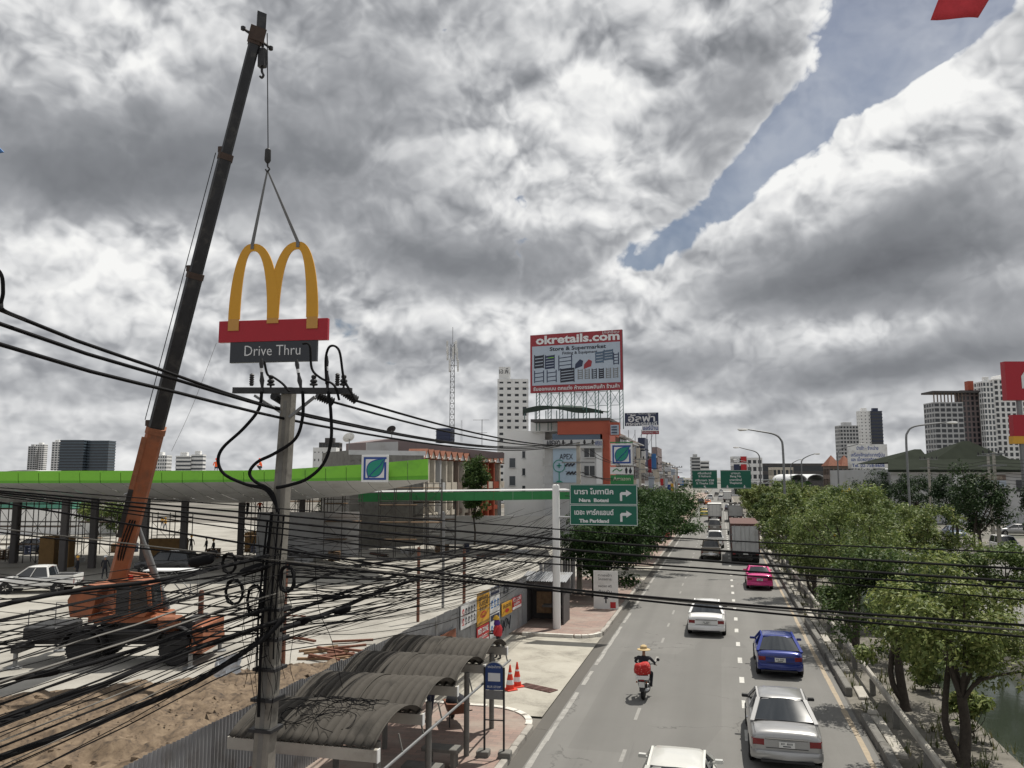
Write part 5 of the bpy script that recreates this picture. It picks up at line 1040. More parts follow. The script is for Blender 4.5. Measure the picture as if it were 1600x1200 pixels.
# fuel-station canopy: lime fascia with upswept right end over a bellied soffit
CD = 62.0
def cz(px_, py_): return atZ(px_, py_, CD)
cpy = thing('station_canopy', gp(225,893), 0, 'long lime-green fuel-station canopy with curved grey soffit', 'canopy'); CO = cpy.location.copy()
TOPL = [(-260,737),(0,736.5),(120,735.5),(250,735.5),(380,735),(450,733),(520,728.5),(580,725),(620,721),(669,717)]
BOTL = [(-260,757),(0,755),(250,754.5),(450,752),(560,751),(620,750.5),(640,750),(650,750),(660,749.8),(669,749.5)]
def ip(T, x): return float(np.interp(x, [p[0] for p in T], [p[1] for p in T]))
xs_ = np.linspace(-260, 669, 30)
for i in range(29):
    xa, xb = xs_[i]+.45, xs_[i+1]-.45; b = MB()
    P4 = [cz(xa,ip(TOPL,xa)), cz(xb,ip(TOPL,xb)), cz(xb,ip(BOTL,xb)), cz(xa,ip(BOTL,xa))]; mid4 = [P4[3]*.8+P4[0]*.2, P4[2]*.8+P4[1]*.2]
    back = Vector((-math.sin(YAW)*.25, math.cos(YAW)*.25, 0)); P4 = [p-CO for p in P4]; mid4 = [p-CO for p in mid4]
    b.faces([P4[0],P4[1],mid4[1],mid4[0]]+[p+back for p in (P4[0],P4[1],mid4[1],mid4[0])],[(0,1,2,3),(4,7,6,5),(0,4,5,1),(1,5,6,2),(2,6,7,3),(3,7,4,0)]); b.build('fascia_panel', M['lime'], cpy, fix=True)
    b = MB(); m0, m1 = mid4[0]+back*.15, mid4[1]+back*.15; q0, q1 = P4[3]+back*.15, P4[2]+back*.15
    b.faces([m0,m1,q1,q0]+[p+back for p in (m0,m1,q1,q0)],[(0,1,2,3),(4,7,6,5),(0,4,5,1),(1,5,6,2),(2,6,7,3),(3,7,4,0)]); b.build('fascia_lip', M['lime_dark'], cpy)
    # bellied soffit strip curving down and back
    bel = lambda x: float(np.interp(x, [-260,0,150,300,420,520,600,669],[37,37,38,40,34,26,14,2]))
    b = MB(); ring = []
    for t_ in np.linspace(0,1,7):
        row = []
        for x in (xa,xb): p = cz(x, ip(BOTL,x)); dn = bel(x)*CD/FPX; row.append(p-CO+back*.2+Vector((-math.sin(YAW),math.cos(YAW),0))*(13*t_**1.1*(dn/1.9+.02))+Vector((0,0,-dn*math.sin(t_*math.pi/2))))
        ring.append(row)
    V_ = [p for row in ring for p in row]; b.faces(V_, [(2*k,2*k+1,2*k+3,2*k+2) for k in range(6)]); b.build('soffit_panel', M['soffit'], cpy, smooth=50)
b = MB(); fwd = Vector((-math.sin(YAW),math.cos(YAW),0)); V_ = []
for x in xs_: p = cz(x, ip(TOPL,x)); V_ += [p-CO+fwd*.26+Vector((0,0,-.06)), p-CO+fwd*float(np.interp(x,[-260,420,600,669],[20,20,9,1.2]))+Vector((0,0,.12 if x < 560 else -.05))]
b.faces(V_, [(2*k,2*k+2,2*k+3,2*k+1) for k in range(29)]); b.build('roof_deck', M['white'], cpy)
b = MB(); V_ = []
for x in xs_: p = cz(x, ip(BOTL,x)); dn = bel(x)*CD/FPX; V_ += [p-CO+fwd*(13*(dn/1.9+.02)+.2)+Vector((0,0,-dn)), p-CO+fwd*max(13*(dn/1.9+.02)+.3,float(np.interp(x,[-260,420,600,669],[20,20,9,1.2])))+Vector((0,0,-dn*.9))]
b.faces(V_, [(2*k,2*k+2,2*k+3,2*k+1) for k in range(29)]); b.build('soffit_centre', M['soffit'], cpy)
for (px_, py_) in ((97,893),(143,888),(223,893),(285,885),(375,872),(20,880),(470,868)):
    p = gp(px_,py_); b = MB(); b.chbox(-.27,.27,-.25,.25,0,5.9,.05); o = b.build('column', M['wall_dark'], cpy); o.location = p-CO; o.rotation_euler = (0,0,YAW)
# leaf emblem sign on the canopy
def leaf_sign(name, c, s, rz, label, panel=M['poster_white'], thick=.12):
    t = thing(name, c, rz, label, 'sign'); h = s/2
    mb = MB(); mb.chbox(-h,h,-thick/2,thick/2,-h,h,.02); mb.build('panel', panel, t); y_ = -thick/2-.012
    def flat(nm, poly, mt, k=0): mb = MB(); mb.prism(poly, y_-k*.006, y_+.010, 'Y'); return mb.build(nm, mt, t)
    e = h*.84; w_ = h*.15
    for a in ((-e,-e+w_*1.01,-e+w_*1.01,e-w_*1.01),(e-w_,e,-e+w_*1.01,e*.55)): flat('frame', [(a[0],a[2]),(a[1],a[2]),(a[1],a[3]),(a[0],a[3])], M['leaf_blue'])
    flat('frame', [(-e,-e),(e,-e),(e,-e+w_),(-e,-e+w_)], M['leaf_blue']); flat('frame', [(-e,e-w_),(e*1.02,e-w_),(e*1.02,e),(-e,e)], M['leaf_blue'])
    def leaf(k):
        pts = smooth_path([(-.50,0,-.58),(-.60,0,-.10),(-.44,0,.36),(-.02,0,.60),(.44,0,.68),(.72,0,.74),(.66,0,.40),(.60,0,-.02),(.38,0,-.42),(.0,0,-.62),(-.50,0,-.58)],4)[:-1]
        return [(p.x*h*k, p.z*h*k) for p in pts]
    flat('leaf_outline', leaf(1.06), M['leaf_blue'], 1); flat('leaf', leaf(.93), M['leaf_teal'], 2)
    mb = MB(); mb.tube(smooth_path([(-.52*h,y_-.02,-.72*h),(-.1*h,y_-.02,-.22*h),(.35*h,y_-.02,.2*h),(.62*h,y_-.02,.62*h)],5),h*.035,4); mb.build('leaf_vein', M['leaf_blue'], t); return t
c_ = atZ(586,732,CD-.35); leaf_sign('leaf_emblem_sign', c_, 42*CD/FPX, YAW, 'square white sign with green leaf emblem on the lime canopy')
# lower dark-green canopy behind
D2 = 80.0; lc = thing('low_canopy', gp(700,845), 0, 'low dark-green canopy with white top edge behind the scaffolds', 'canopy'); LO = lc.location.copy()
T2 = [(560,771),(600,770),(890,767)]; B2 = [(560,784),(600,784),(890,780)]
xs2 = np.linspace(560,892,12)
for i in range(11):
    xa, xb = xs2[i]+.15, xs2[i+1]-.15; b = MB(); A = [atZ(xa,ip(T2,xa),D2),atZ(xb,ip(T2,xb),D2),atZ(xb,ip(B2,xb),D2),atZ(xa,ip(B2,xa),D2)]; A = [p-LO for p in A]
    b.faces(A+[p+fwd*.3 for p in A],[(0,1,2,3),(4,7,6,5),(0,4,5,1),(1,5,6,2),(2,6,7,3),(3,7,4,0)]); b.build('fascia_panel', M['dark_green'], lc)
b = MB(); A = [atZ(575,769.5,D2),atZ(892,766,D2)]; A = [p-LO for p in A]; b.faces([A[0],A[1],A[1]+fwd*9,A[0]+fwd*9]+[p+Vector((0,0,.05)) for p in (A[0],A[1],A[1]+fwd*9,A[0]+fwd*9)],[(0,1,2,3),(4,7,6,5),(0,4,5,1),(1,5,6,2),(2,6,7,3),(3,7,4,0)]); b.build('roof', M['soffit'], lc)
for px_ in (600,690,780,860):
    p = gp(px_,838); b = MB(); b.chbox(-.2,.2,-.2,.2,0,5.6,.03); o = b.build('column', M['grey_steel'], lc); o.location = p-LO
# block wall and sheds under it
for (xa, xb, yb, yt, mk, lb) in ((400,560,870,800,'wall_grey','grey block wall in the shade beneath the lime canopy'),(560,870,850,806,'wall_grey','dim block wall beneath the low green canopy'),(-40,180,835,795,'wall_white','pale site wall far behind the left canopy columns')):
    pa, pb_ = gp(xa,yb), gp(xb,yb); h = atY(xa,yt,pa.y).z; b = MB(); b.bar(Vector((pa.x,pa.y,h/2)),Vector((pb_.x,pb_.y,h/2)),.2,h); o = b.build('site_wall', M[mk]); tag(o, lb, 'wall')
pa = gp(10,815); b = MB(); b.box(-9,9,-.3,3,0,5.2); o = b.build('green_shed', mat('mint',(0.12,0.36,0.26),.6)); o.location = (pa.x-3,pa.y+8,0); tag(o, 'mint green shed behind the left end of the canopy', 'shed')
# scaffolds: lifts of tubes with braces and boards
def scaffold(px_, pyb, nx_, nz_, label, bay=1.5, lift=1.6, rz=YAW, depth=1.2):
    p = gp(px_,pyb); t = thing('scaffold', p, rz, label, 'scaffold')
    for i in range(nx_+1):
        for d_ in (0,depth):
            b = MB(); b.tube([(i*bay,d_,0),(i*bay,d_,nz_*lift+.9)],.045,5); b.build('standard', M['scaffold'], t)
    for k in range(1,nz_+1):
        b = MB(); [b.tube([(0,d_,k*lift+h_),(nx_*bay,d_,k*lift+h_)],.03,5) for d_ in (0,depth) for h_ in (0,.45)]; stuffp(b.build('ledgers', M['scaffold'], t))
        b = MB(); [b.tube([(i*bay,0,(k-1)*lift),((i+1)*bay,0,k*lift)] if (i+k) % 2 else [((i+1)*bay,0,(k-1)*lift),(i*bay,0,k*lift)],.022,4) for i in range(nx_)]; stuffp(b.build('braces', M['scaffold'], t))
        if k > 0: b = MB(); b.box(0,nx_*bay*(.6 if k % 2 else 1),.1,depth-.1,k*lift+.03,k*lift+.08); b.build('deck_board', M['wood'], t)
    return t
scaffold(590,872,4,4,'scaffold tower in front of the leaf emblem sign',1.5,1.65); sc_w = scaffold(372,868,7,3,'scaffold bay under the canopy behind the utility pole',1.15,1.8); scaffold(-25,880,7,3,'scaffold under the canopy at the left edge',1.15,1.6); scaffold(505,872,2,3,'narrow scaffold between the utility pole and the emblem sign',1.7,1.7); scaffold(235,872,2,2,'low scaffold behind the crane boom',1.7,1.7); scaffold(120,868,2,2,'low scaffold left of the crane boom',1.6,1.6)
for (px_, py_, w_, h_, lb) in ((76,885,1.3,2.6,'tall brown boarded box left of a canopy column'),(103,886,.9,2.6,'narrow brown boarded box right of a canopy column'),(262,880,3.2,2.2,'wide brown timber box behind the crane'),(395,862,1.5,2.0,'brown timber box under the canopy by the utility pole')):
    p = gp(px_,py_); b = MB(); b.chbox(-w_/2,w_/2,-.5,.5,0,h_,.03); [b.box(-w_/2-.02,w_/2+.02,-.53,-.501,z_,z_+.1) for z_ in (.2,h_*.5,h_-.3)]; o = b.build('timber_box', M['brown_box']); o.location = p; o.rotation_euler = (0,0,YAW); tag(o, lb, 'box', 'timber boxes under the canopy')
p = gp(268,935); tb = thing('work_table', (p.x,p.y,.01), YAW, 'white-topped trestle table standing on the yard behind the crane', 'table'); b = MB(); b.box(-1.6,1.6,-.7,.7,1.75,1.82); b.build('top', M['poster_white'], tb)
for s in (-1,1): b = MB(); b.tube([(-1.3,s*.6,0),(.3,s*.6,1.75)],.035,5); b.tube([(1.3,s*.6,0),(-.3,s*.6,1.75)],.035,5); b.tube([(-1.4,s*.6,0),(-1.4,s*.6,1.75)],.035,5); b.tube([(1.4,s*.6,0),(1.4,s*.6,1.75)],.035,5); b.build('trestle', M['grey_steel'], tb)

# stacked materials under and around the canopy
scaffold(440,862,5,3,'scaffold row behind the splice closures right of the pole',1.25,1.7); scaffold(645,866,3,3,'scaffold right of the emblem sign under the low green canopy',1.4,1.7)
rk = random.Random(44); KS = [('pallet_stack','stack of timber pallets'),('barrel','steel barrel'),('pipe_bundle','bundle of scaffold tubes'),('cement_sacks','pile of grey cement sacks')]
WH = ['far left under the canopy','left of the white pickup','behind the white pickup','by the second canopy column','left of the boom','behind the boom','right of the boom','behind the worktable','behind the parked dark car','left of the utility pole','behind the utility pole','right of the utility pole','at the foot of the grey block wall','under the emblem sign','below the scaffold tower','beside the tall grey post','in front of the low green canopy','left of the rusty post','behind the hoarding posters','near the watchman hut side of the yard']
for i, wh in enumerate(WH):
    px_ = 8+i*42+rk.uniform(-12,12); p = gp(px_, 876+rk.uniform(-14,8) if i < 13 else 868+rk.uniform(-10,6)); nm, lb = KS[i % 4]; t = thing(nm, (p.x,p.y,.012), rk.uniform(0,3), lb+' '+wh, nm.split('_')[0], 'materials stored about the yard')
    if nm == 'pallet_stack':
        for k in range(6):
            for s in (-.45,0,.45): b = MB(); b.box(-.6,.6,s-.06,s+.06,k*.15,k*.15+.09); b.build('bearer', M['wood'], t)
            b = MB(); b.box(-.6,.6,-.55,.55,k*.15+.092,k*.15+.12); b.build('deck', M['wood'], t)
    elif nm == 'barrel': b = MB(); b.lathe([(.28,0),(.29,.02),(.28,.3),(.30,.32),(.28,.34),(.28,.58),(.30,.60),(.28,.62),(.29,.88),(.26,.9)],16); b.build('drum', M['navy'] if i % 8 else M['rust'], t, smooth=40); b = MB(); b.lathe([(.27,.88),(.27,.905)],16); b.build('lid', M['dark_steel'], t)
    elif nm == 'pipe_bundle':
        for k in range(14): b = MB(); y_, z_ = (k % 5)*.09-.18+.045*(k//5 % 2), .05+.08*(k//5); b.tube([(-1.6+rk.uniform(-.2,.2),y_,z_),(1.6+rk.uniform(-.2,.2),y_,z_)],.038,6); b.build('tube', M['scaffold'] if k % 3 else M['rust'], t)
    else:
        for k in range(12): b = MB(); b.chbox(-.36,.36,-.22,.22,0,.13,.05); o = b.build('sack', M['wall_grey'], t); o.location = ((k % 2)*.76-.38, (k//2 % 2)*.48-.24, .135*(k//4)); o.rotation_euler = (0,0,rk.uniform(-.12,.12))
# ================================================================ BUILDINGS AND TALL STRUCTURES
def tower(name, x0, x1, yt, Dp, label, wall='wall_grey', win='window_mid', floors=12, bays=5, style='grid', cat='building', ratio=.7, rz=None, band=.38, pier=.3, top=None, base=0.0, crown=True):
    pa, pb = atZ(x0,745,Dp), atZ(x1,745,Dp); w = (pb-pa).length; h = atZ((x0+x1)/2,yt,Dp).z-base; c = (pa+pb)/2; rz = YAW if rz is None else rz
    t = thing(name, (c.x,c.y,base), rz, label, cat); d = w*ratio; W_ = M[wall] if isinstance(wall,str) else wall
    b = MB(); b.box(-w/2+.25,w/2-.25,.25,d-.25,0,h-.4); b.build('glazing', M[win], t)
    fh = h/floors; bw = w/bays; db = max(1,int(round(bays*ratio))); b = MB()
    for k in range(floors+1):
        z0 = max(0,k*fh-fh*band/2); z1 = min(h,k*fh+fh*band/2)
        if k == floors: z0, z1 = h-fh*band*.7, h
        b.box(-w/2,w/2,0,d,z0,z1)
    stuffp(b.build('floor_bands', W_, t))
    if style in ('grid','punched'):
        b = MB()
        for i in range(bays+1):
            xc = -w/2+i*bw; pw = bw*pier; xa, xb = max(-w/2,xc-pw/2), min(w/2,xc+pw/2); b.box(xa+.004,xb-.004,.06,.26,0,h-.02); b.box(xa+.004,xb-.004,d-.26,d-.06,0,h-.02)
        for i in range(db+1):
            yc = i*d/db; pw = d/db*pier; ya, yb = max(.06,yc-pw/2), min(d-.06,yc+pw/2)
            for s in (-1,1): b.box(min(s*(w/2-.06),s*(w/2-.26)),max(s*(w/2-.06),s*(w/2-.26)),ya,yb,0,h-.02)
        stuffp(b.build('piers', W_, t))
    if crown: b = MB(); b.chbox(-w*.25,w*.2,d*.2,d*.7,h,h+fh*.9,.1); b.build('plant_room', W_, t)
    return t, w, d, h
T_ = tower
T_('office_tower',90,128,687,650,'left of two dark blue-glass office blocks on the skyline','bluegrey','window_dark',16,6,'bands',band=.55,crown=False)
T_('office_tower',133.5,167,688,655,'right of two dark blue-glass office blocks on the skyline','bluegrey','window_dark',16,6,'bands',band=.55,crown=False)
T_('apartment_tower',78,92,690,700,'pale slim tower peeping out left of the dark glass blocks','wall_white','window_mid',18,3,'grid')
T_('apartment_tower',41,53,697,800,'stepped grey tower at the far left, darker half','wall_grey','window_dark',18,3,'grid'); T_('apartment_tower',52,66,694,805,'stepped grey tower at the far left, paler half','wall_white','window_mid',20,4,'grid')
T_('office_block',231,259,711,600,'white gridded office block just right of the crane boom','wall_white','window_mid',9,8,'grid',band=.45,pier=.35); T_('office_block',273,296,712,600,'white office wing with rooftop boxes, left of the dark seam','wall_white','window_mid',8,5,'bands',band=.55); T_('office_block',297,316,710,602,'white office wing right of the dark seam','wall_white','window_mid',8,5,'bands',band=.55)
T_('plain_block',488,524,699,300,'plain white block with few small windows right of the utility pole','wall_white','window_dark',6,6,'punched',band=.72,pier=.72,crown=False); T_('dark_block',497,529,691,340,'dark tower top showing behind the plain white block','wall_dark','window_dark',10,6,'grid')
b = MB(); p = atZ(22,745,520); rg = []
for k in range(9): a = k/8; rg.append([(-26+52*a,0,0),(-26+52*a,0,7+5.2*math.sin(a*math.pi*.8)),(-26+52*a,30,7+5.2*math.sin(a*math.pi*.8)),(-26+52*a,30,0)])
b.loft(rg); o = b.build('arena_roof', M['wall_grey'], None, smooth=40); o.location = (p.x,p.y,0); o.rotation_euler = (0,0,YAW); tag(o, 'low curved grey roof on the skyline at the left edge', 'building')
# white slab tower behind the billboard
wt, w, d, h = T_('white_slab_tower',777,826,590,240,'tall white apartment tower left of the billboard','wall_white','window_dark',19,4,'punched',band=.60,pier=.50,ratio=.8,crown=False)
b = MB(); b.box(-w/2+.4,-w/2+w*.42,.6,d*.5,h,h+3.8); pr = b.build('lift_tower', M['wall_white'], wt); txt('เอ.พี.', 2.2, M['ink'], pr, sign_m(-w/2+w*.22,.55,h+2.4), 3.2)
# shophouse terrace with little gables
shb = thing('shophouse_terrace', gp(720,800), 0, 'old shophouse terrace with a row of small orange gables and dark balconies', 'building'); SO = shb.location.copy()
YS0, YS1 = 92.0, 128.0
def fac(t_): return atZ(660+130*t_,745,YS0+(YS1-YS0)*t_)
NB = 14; cols = ['wall_cream','wall_cream','wall_cream','wall_grey','wall_cream','wall_cream','wall_brown','wall_cream','wall_brown','wall_cream','orange_panel','orange_panel','orange_panel','wall_cream']
for k in range(NB):
    A, B = fac(k/NB), fac((k+1)/NB); A.z = B.z = 0; dv = (B-A); L_ = dv.length; an = math.atan2(dv.y,dv.x); mt = M[cols[k]]; tz = atZ(660,713.5,YS0).z
    u = thing('bay', (0,0,0)); u.parent = shb; u.location = A-SO; u.rotation_euler = (0,0,an); bpy.data.objects.remove(u)
    Mx = Matrix.Translation(A-SO) @ Matrix.Rotation(an,4,'Z')
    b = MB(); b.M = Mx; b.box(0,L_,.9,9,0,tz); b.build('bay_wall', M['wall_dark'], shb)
    b = MB(); b.M = Mx; b.box(.02,.45,0,.895,0,tz); b.build('pier', mt, shb)
    b = MB(); b.M = Mx; b.box(.451,L_-.02,.1,.895,tz*.60,tz*.70); b.build('balcony', M['wall_cream'] if k % 3 else mt, shb)
    b = MB(); b.M = Mx; b.box(.451,L_-.02,.2,.895,tz*.28,tz*.34); b.build('balcony', mt, shb)
    b = MB(); b.M = Mx; b.prism([(.1,tz-.1),(L_-.1,tz-.1),(L_/2,tz+.85)],-.15,2.0,'Y'); gb = b.build('gable', M['wall_cream'] if k % 2 else M['poster_white'], shb)
    for s in (0,1):
        b = MB(); b.M = Mx; x0_ = .0 if s == 0 else L_; b.faces([(x0_,-.3,tz-.25),(L_/2,-.3,tz+.97),(L_/2,2.0,tz+.97),(x0_,2.0,tz-.25)],[(0,1,2,3)]); b.build('gable_slope', M['tile_orange'], gb)
    for fz in (.36,.72):
        b = MB(); b.M = Mx; b.box(.6,L_-.25,.84,.885,tz*fz,tz*(fz+.2)); wn = b.build('window', M['window_dark'], shb); b = MB(); b.M = Mx; b.box(L_/2-.05,L_/2+.1,.80,.835,tz*fz,tz*(fz+.2)); b.build('mullion', M['wall_cream'], wn)
A = atZ(547,745,88); B = atZ(662,745,92); tz = atZ(600,704,90).z; dv = B-A; an = math.atan2(dv.y,dv.x); hb_ = thing('grey_hall', (A.x,A.y,0), an, 'bare grey concrete hall with mauve pitched roof behind the emblem sign', 'building'); Lh = dv.length
b = MB(); b.box(0,Lh,0,12,0,tz); b.build('wall', M['concrete_dark'], hb_); b = MB(); b.box(-.2,Lh+.2,-.05,.1,tz-.5,tz+.01); b.build('cornice', M['wall_grey'], hb_)
inv3 = Matrix.Rotation(-an,4,'Z') @ Matrix.Translation((-A.x,-A.y,0)); rp_ = [inv3 @ atZ(x_,y_,112) for x_, y_ in ((573,712),(573,691),(620,684.5),(706,699),(792,708),(792,716))]
b = MB(); fw3 = Vector((-.2,1,0))*6; b.faces(rp_+[p_+fw3 for p_ in rp_],[(0,1,2,3,4,5),(11,10,9,8,7,6)]+[(k,k+6,(k+1)%6+6,(k+1)%6) for k in range(6)]); b.build('roof', M['wall_mauve'], hb_)
wp_ = [inv3 @ atZ(x_,y_,111) for x_, y_ in ((573,706),(573,691.5),(622,690),(622,706))]; b = MB(); b.faces(wp_+[p_+Vector((0,.3,0)) for p_ in wp_],[(0,1,2,3),(7,6,5,4),(0,4,5,1),(1,5,6,2),(2,6,7,3),(3,7,4,0)]); b.build('roof_wall', M['wall_grey'], hb_)
for sx_, lb in ((.03,'white satellite dish at the left corner of the grey hall'),(.55,'dark satellite dish on the mauve roof')):
    t = thing('satellite_dish', (Matrix.Translation((A.x,A.y,0)) @ Matrix.Rotation(an,4,'Z') @ Vector((Lh*.03,1.5,tz))) if sx_ < .3 else atZ(612,687,114), R(30), lb, 'satellite dish', 'roof dishes'); b = MB(); b.lathe([(.05,-.02),(.4,.08),(.68,.27),(.65,.29),(.36,.11),(.05,.02)],16); o = b.build('dish', M['offwhite'] if sx_ < .3 else M['dark_steel'], t, smooth=50); o.location = (0,0,1.3); o.rotation_euler = (R(-48),0,R(20)); b = MB(); b.tube([(0,0,0),(0,0,1.3)],.06,6); b.build('mast', M['grey_steel'], t)
p = atZ(695,745,118); b = MB(); zb = atZ(695,692,118).z; b.chbox(-1.1,1.1,-1,1,zb,atZ(695,669,118).z,.1); [b.box(-1.15,1.15,-1.05,1.05,zb+k*.55,zb+k*.55+.06) for k in range(4)]; o = b.build('water_tank', M['navy']); o.location = (p.x,p.y,0); tag(o, 'dark blue rooftop water tank beside the telecom mast', 'tank')
# telecom lattice mast and aerials
def lattice(name, px, y0, y1, Dp, wpx, label, mt='grey_steel', cat='mast', seg=18):
    p = atZ(px,y0,Dp); q = atZ(px,y1,Dp); h = q.z-p.z; w = wpx*Dp/FPX/2; t = thing(name, p, R(20), label, cat); c4 = [(-w,-w),(w,-w),(w,w),(-w,w)]
    for x, y in c4: b = MB(); b.tube([(x,y,0),(x*.75,y*.75,h)],w*.11,5); b.build('leg', M[mt], t)
    b = MB()
    for k in range(seg):
        z0, z1 = h*k/seg, h*(k+1)/seg; s0, s1 = 1-.25*k/seg, 1-.25*(k+1)/seg
        for i in range(4): a, c = c4[i], c4[(i+1)%4]; b.tube([(a[0]*s0,a[1]*s0,z0),(c[0]*s1,c[1]*s1,z1)],w*.06,4); b.tube([(a[0]*s0,a[1]*s0,z0),(c[0]*s0,c[1]*s0,z0)],w*.06,4)
    stuffp(b.build('bracing', M[mt], t)); return t, h, w
mt_, h, w = lattice('telecom_mast',706,690,535,118,7.5,'tall lattice telecom mast with panel antennas on the skyline','dark_steel')
for k, zf in enumerate((.78,.90,.97)):
    for a in (0,2.1,4.2): b = MB(); b.chbox(-.14,.14,-.08,.08,-.9,.9,.02); o = b.build('panel_antenna', M['offwhite'], mt_); o.location = (w*2.3*math.cos(a+k*.6),w*2.3*math.sin(a+k*.6),h*zf); b = MB(); b.tube([(0,0,0),(-w*1.6*math.cos(a+k*.6),-w*1.6*math.sin(a+k*.6),0)],.03,4); b.build('arm', M['grey_steel'], o)
b = MB(); b.tube([(0,0,h),(0,0,h+2.6)],.04,5); b.build('lightning_rod', M['grey_steel'], mt_)
lattice('radio_aerial',721,690,656,118,2.2,'short aerial mast with side antenna next to the water tank',seg=8)
t = thing('tv_aerial', atZ(753,697,118), R(10), 'thin stacked rooftop aerial left of the white tower', 'aerial'); h = atZ(753,655,118).z-t.location.z
b = MB(); b.tube([(0,0,0),(0,0,h)],.05,5); b.build('mast', M['grey_steel'], t)
for z, L_ in ((.98,1.3),(.5,.9)): b = MB(); b.tube([(-L_,0,h*z),(L_*.8,0,h*z)],.03,4); [b.tube([(x,-.4,h*z),(x,.4,h*z)],.02,4) for x in np.linspace(-L_,L_*.8,6)]; stuffp(b.build('elements', M['grey_steel'], t))

# corner shop building with poster, orange fascia and the big roof billboard
YA = 100.0
def Q(px, py, Y=YA): return atY(px,py,Y)
ab = thing('corner_building', (Q(870,745).x, YA, 0), 0, 'white corner building with orange fascia, poster and blue name boards', 'building'); AO = ab.location.copy()
def rbox(name, x0, x1, y0, y1, Y, th, mt, par=ab, d0=0.0, z0=None):
    a, c = Q(x0,y0,Y), Q(x1,y1,Y); b = MB(); b.box(a.x-AO.x,c.x-AO.x,Y-AO.y-d0,Y-AO.y+th,(c.z if z0 is None else z0),a.z); return b.build(name, mt, par)
rbox('wall',788,852,674,760,YA+4,16,M['wall_white'],z0=0); rbox('upper_wall',829,871,659,674,YA+3.0,10,M['wall_white'])
rbox('wall',851,942,700,760,YA,12,M['wall_grey'],z0=0); rbox('name_board',848,941,687.5,700,YA-.5,3,M['wall_grey']); rbox('glass_strip',863,938,678,687,YA+.6,4,M['glass_blue']); rbox('orange_fascia',871,952,657,678,YA+.3,10,M['orange_panel']); rbox('orange_pillar',941,953,678,752,YA+.2,6,M['orange_panel'],z0=0); rbox('roof_edge',829,953,655,656.8,YA+.1,9,M['wall_dark'])
rbox('sign_pylon',952,968,660,680,YA-.4,1.0,M['orange_panel']); ps = rbox('pylon_screen',954,967,664,679,YA-.5,.08,M['board_pale']); b = MB(); zz = Q(960,676,YA-.5); [b.bar((zz.x-AO.x-.35,-.62,zz.z+k*.35-AO.z),(zz.x-AO.x+.35,-.62,zz.z+k*.35),.05,.14) for k in range(3)]; b.build('shelf_print', M['navy'], ps)
po = rbox('poster',864,902,700,754,YA-.1,.05,mat('poster_sky',(0.36,0.46,0.56),.5,var=.04)); rbox('poster_head',864,902,698.2,700,YA-.12,.05,M['lime_dark'])
nb = bpy.data.objects['name_board']
c = Q(868,693,YA-.55); txt('APEXO', 1.0, M['ink'], nb, sign_m(c.x-AO.x-.3,-.56,c.z), 1.8, .02); c = Q(935,693,YA-.55); txt('APEXO', .8, M['leaf_blue'], nb, sign_m(c.x-AO.x,-.56,c.z), .9)
c = Q(885,714,YA); txt('APEX', 1.0, M['ink'], po, sign_m(c.x-AO.x,-.16,c.z), 1.7)
b = MB(); c = Q(874,735,YA); x, z = c.x-AO.x, c.z; b.lathe([(.04,-.02),(.7,-.02),(.7,.02)],18,c=(0,0,0),axis='Y') if False else None; b.prism([(x-.06,z-1.4),(x+.06,z-1.4),(x+.06,z-.1),(x-.06,z-.1)],-.17,-.155,'Y'); b.prism([(x-.5,z-1.5),(x+.5,z-1.5),(x+.2,z-1.3),(x-.2,z-1.3)],-.176,-.171,'Y')
b.tube([(x+.75*math.cos(a),-.165,z+.55+.75*math.sin(a)) for a in np.linspace(0,6.28,20)],.045,4); b.bar((x-.3,-.165,z+.6),(x+.3,-.165,z+.6),.12); b.bar((x,-.165,z+.3),(x,-.165,z+.9),.12); stuffp(b.build('lamp_print', M['leaf_teal'], po))
b = MB()
for k in range(2):
    for j in range(3): c = Q(886+j*5+k*2,727+k*13,YA); b.bar((c.x-AO.x-.2,-.17,c.z-.1),(c.x-AO.x+.2,-.17,c.z+.25),.18)
stuffp(b.build('tool_print', M['ink'], po))
for (xa,xb,ya,yb) in ((913,929,700,715),(913,929,728,744)):
    f_ = rbox('window',xa,xb,ya,yb,YA-.06,.05,M['window_dark']); a, c = Q(xa,ya,YA-.08), Q(xb,yb,YA-.08); b = MB(); b.bar(((a.x+c.x)/2-AO.x,-.10,a.z),((a.x+c.x)/2-AO.x,-.10,c.z),.08); b.bar((a.x-AO.x-.1,-.13,c.z),(c.x-AO.x+.1,-.13,c.z),.12); b.build('frame', M['wall_grey'], f_)
rbox('white_panel',931.5,941,707,756,YA-.15,.1,M['poster_white'])
for (xa,xb,ya,yb) in ((816,820.5,705,716),(816,820.5,732,743),(816,820.5,759,768),(796,805,716,731),(796,805,744,759)):
    f_ = rbox('window',xa,xb,ya,yb,YA+3.95,.04,M['window_dark'] if xb-xa < 6 else M['window_mid']); a, c = Q(xa,ya,YA+3.9), Q(xb,yb,YA+3.9); b = MB(); b.bar((a.x-AO.x-.08,3.86,c.z),(c.x-AO.x+.08,3.86,c.z),.1); b.build('sill', M['wall_grey'], f_)
rbox('louvre_panel',848,862,716,728,YA-.05,.04,M['wall_grey']); rbox('louvre_panel',848,862,744,756,YA-.05,.04,M['wall_grey'])
tp = thing('tarpaulin_roof', (Q(880,640,YA+3).x,YA+3,Q(880,655,YA+3).z), 0, 'sagging dark green tarpaulin roof under the billboard lattice', 'tarpaulin'); b = MB(); pts = []
for i in range(13):
    for j in range(5): u_ = i/12; pts.append((-5.2+10.6*u_, j*1.6-1, .95+.75*math.sin(u_*math.pi*.9+.5)+.15*math.sin(u_*9+j)+.12*j))
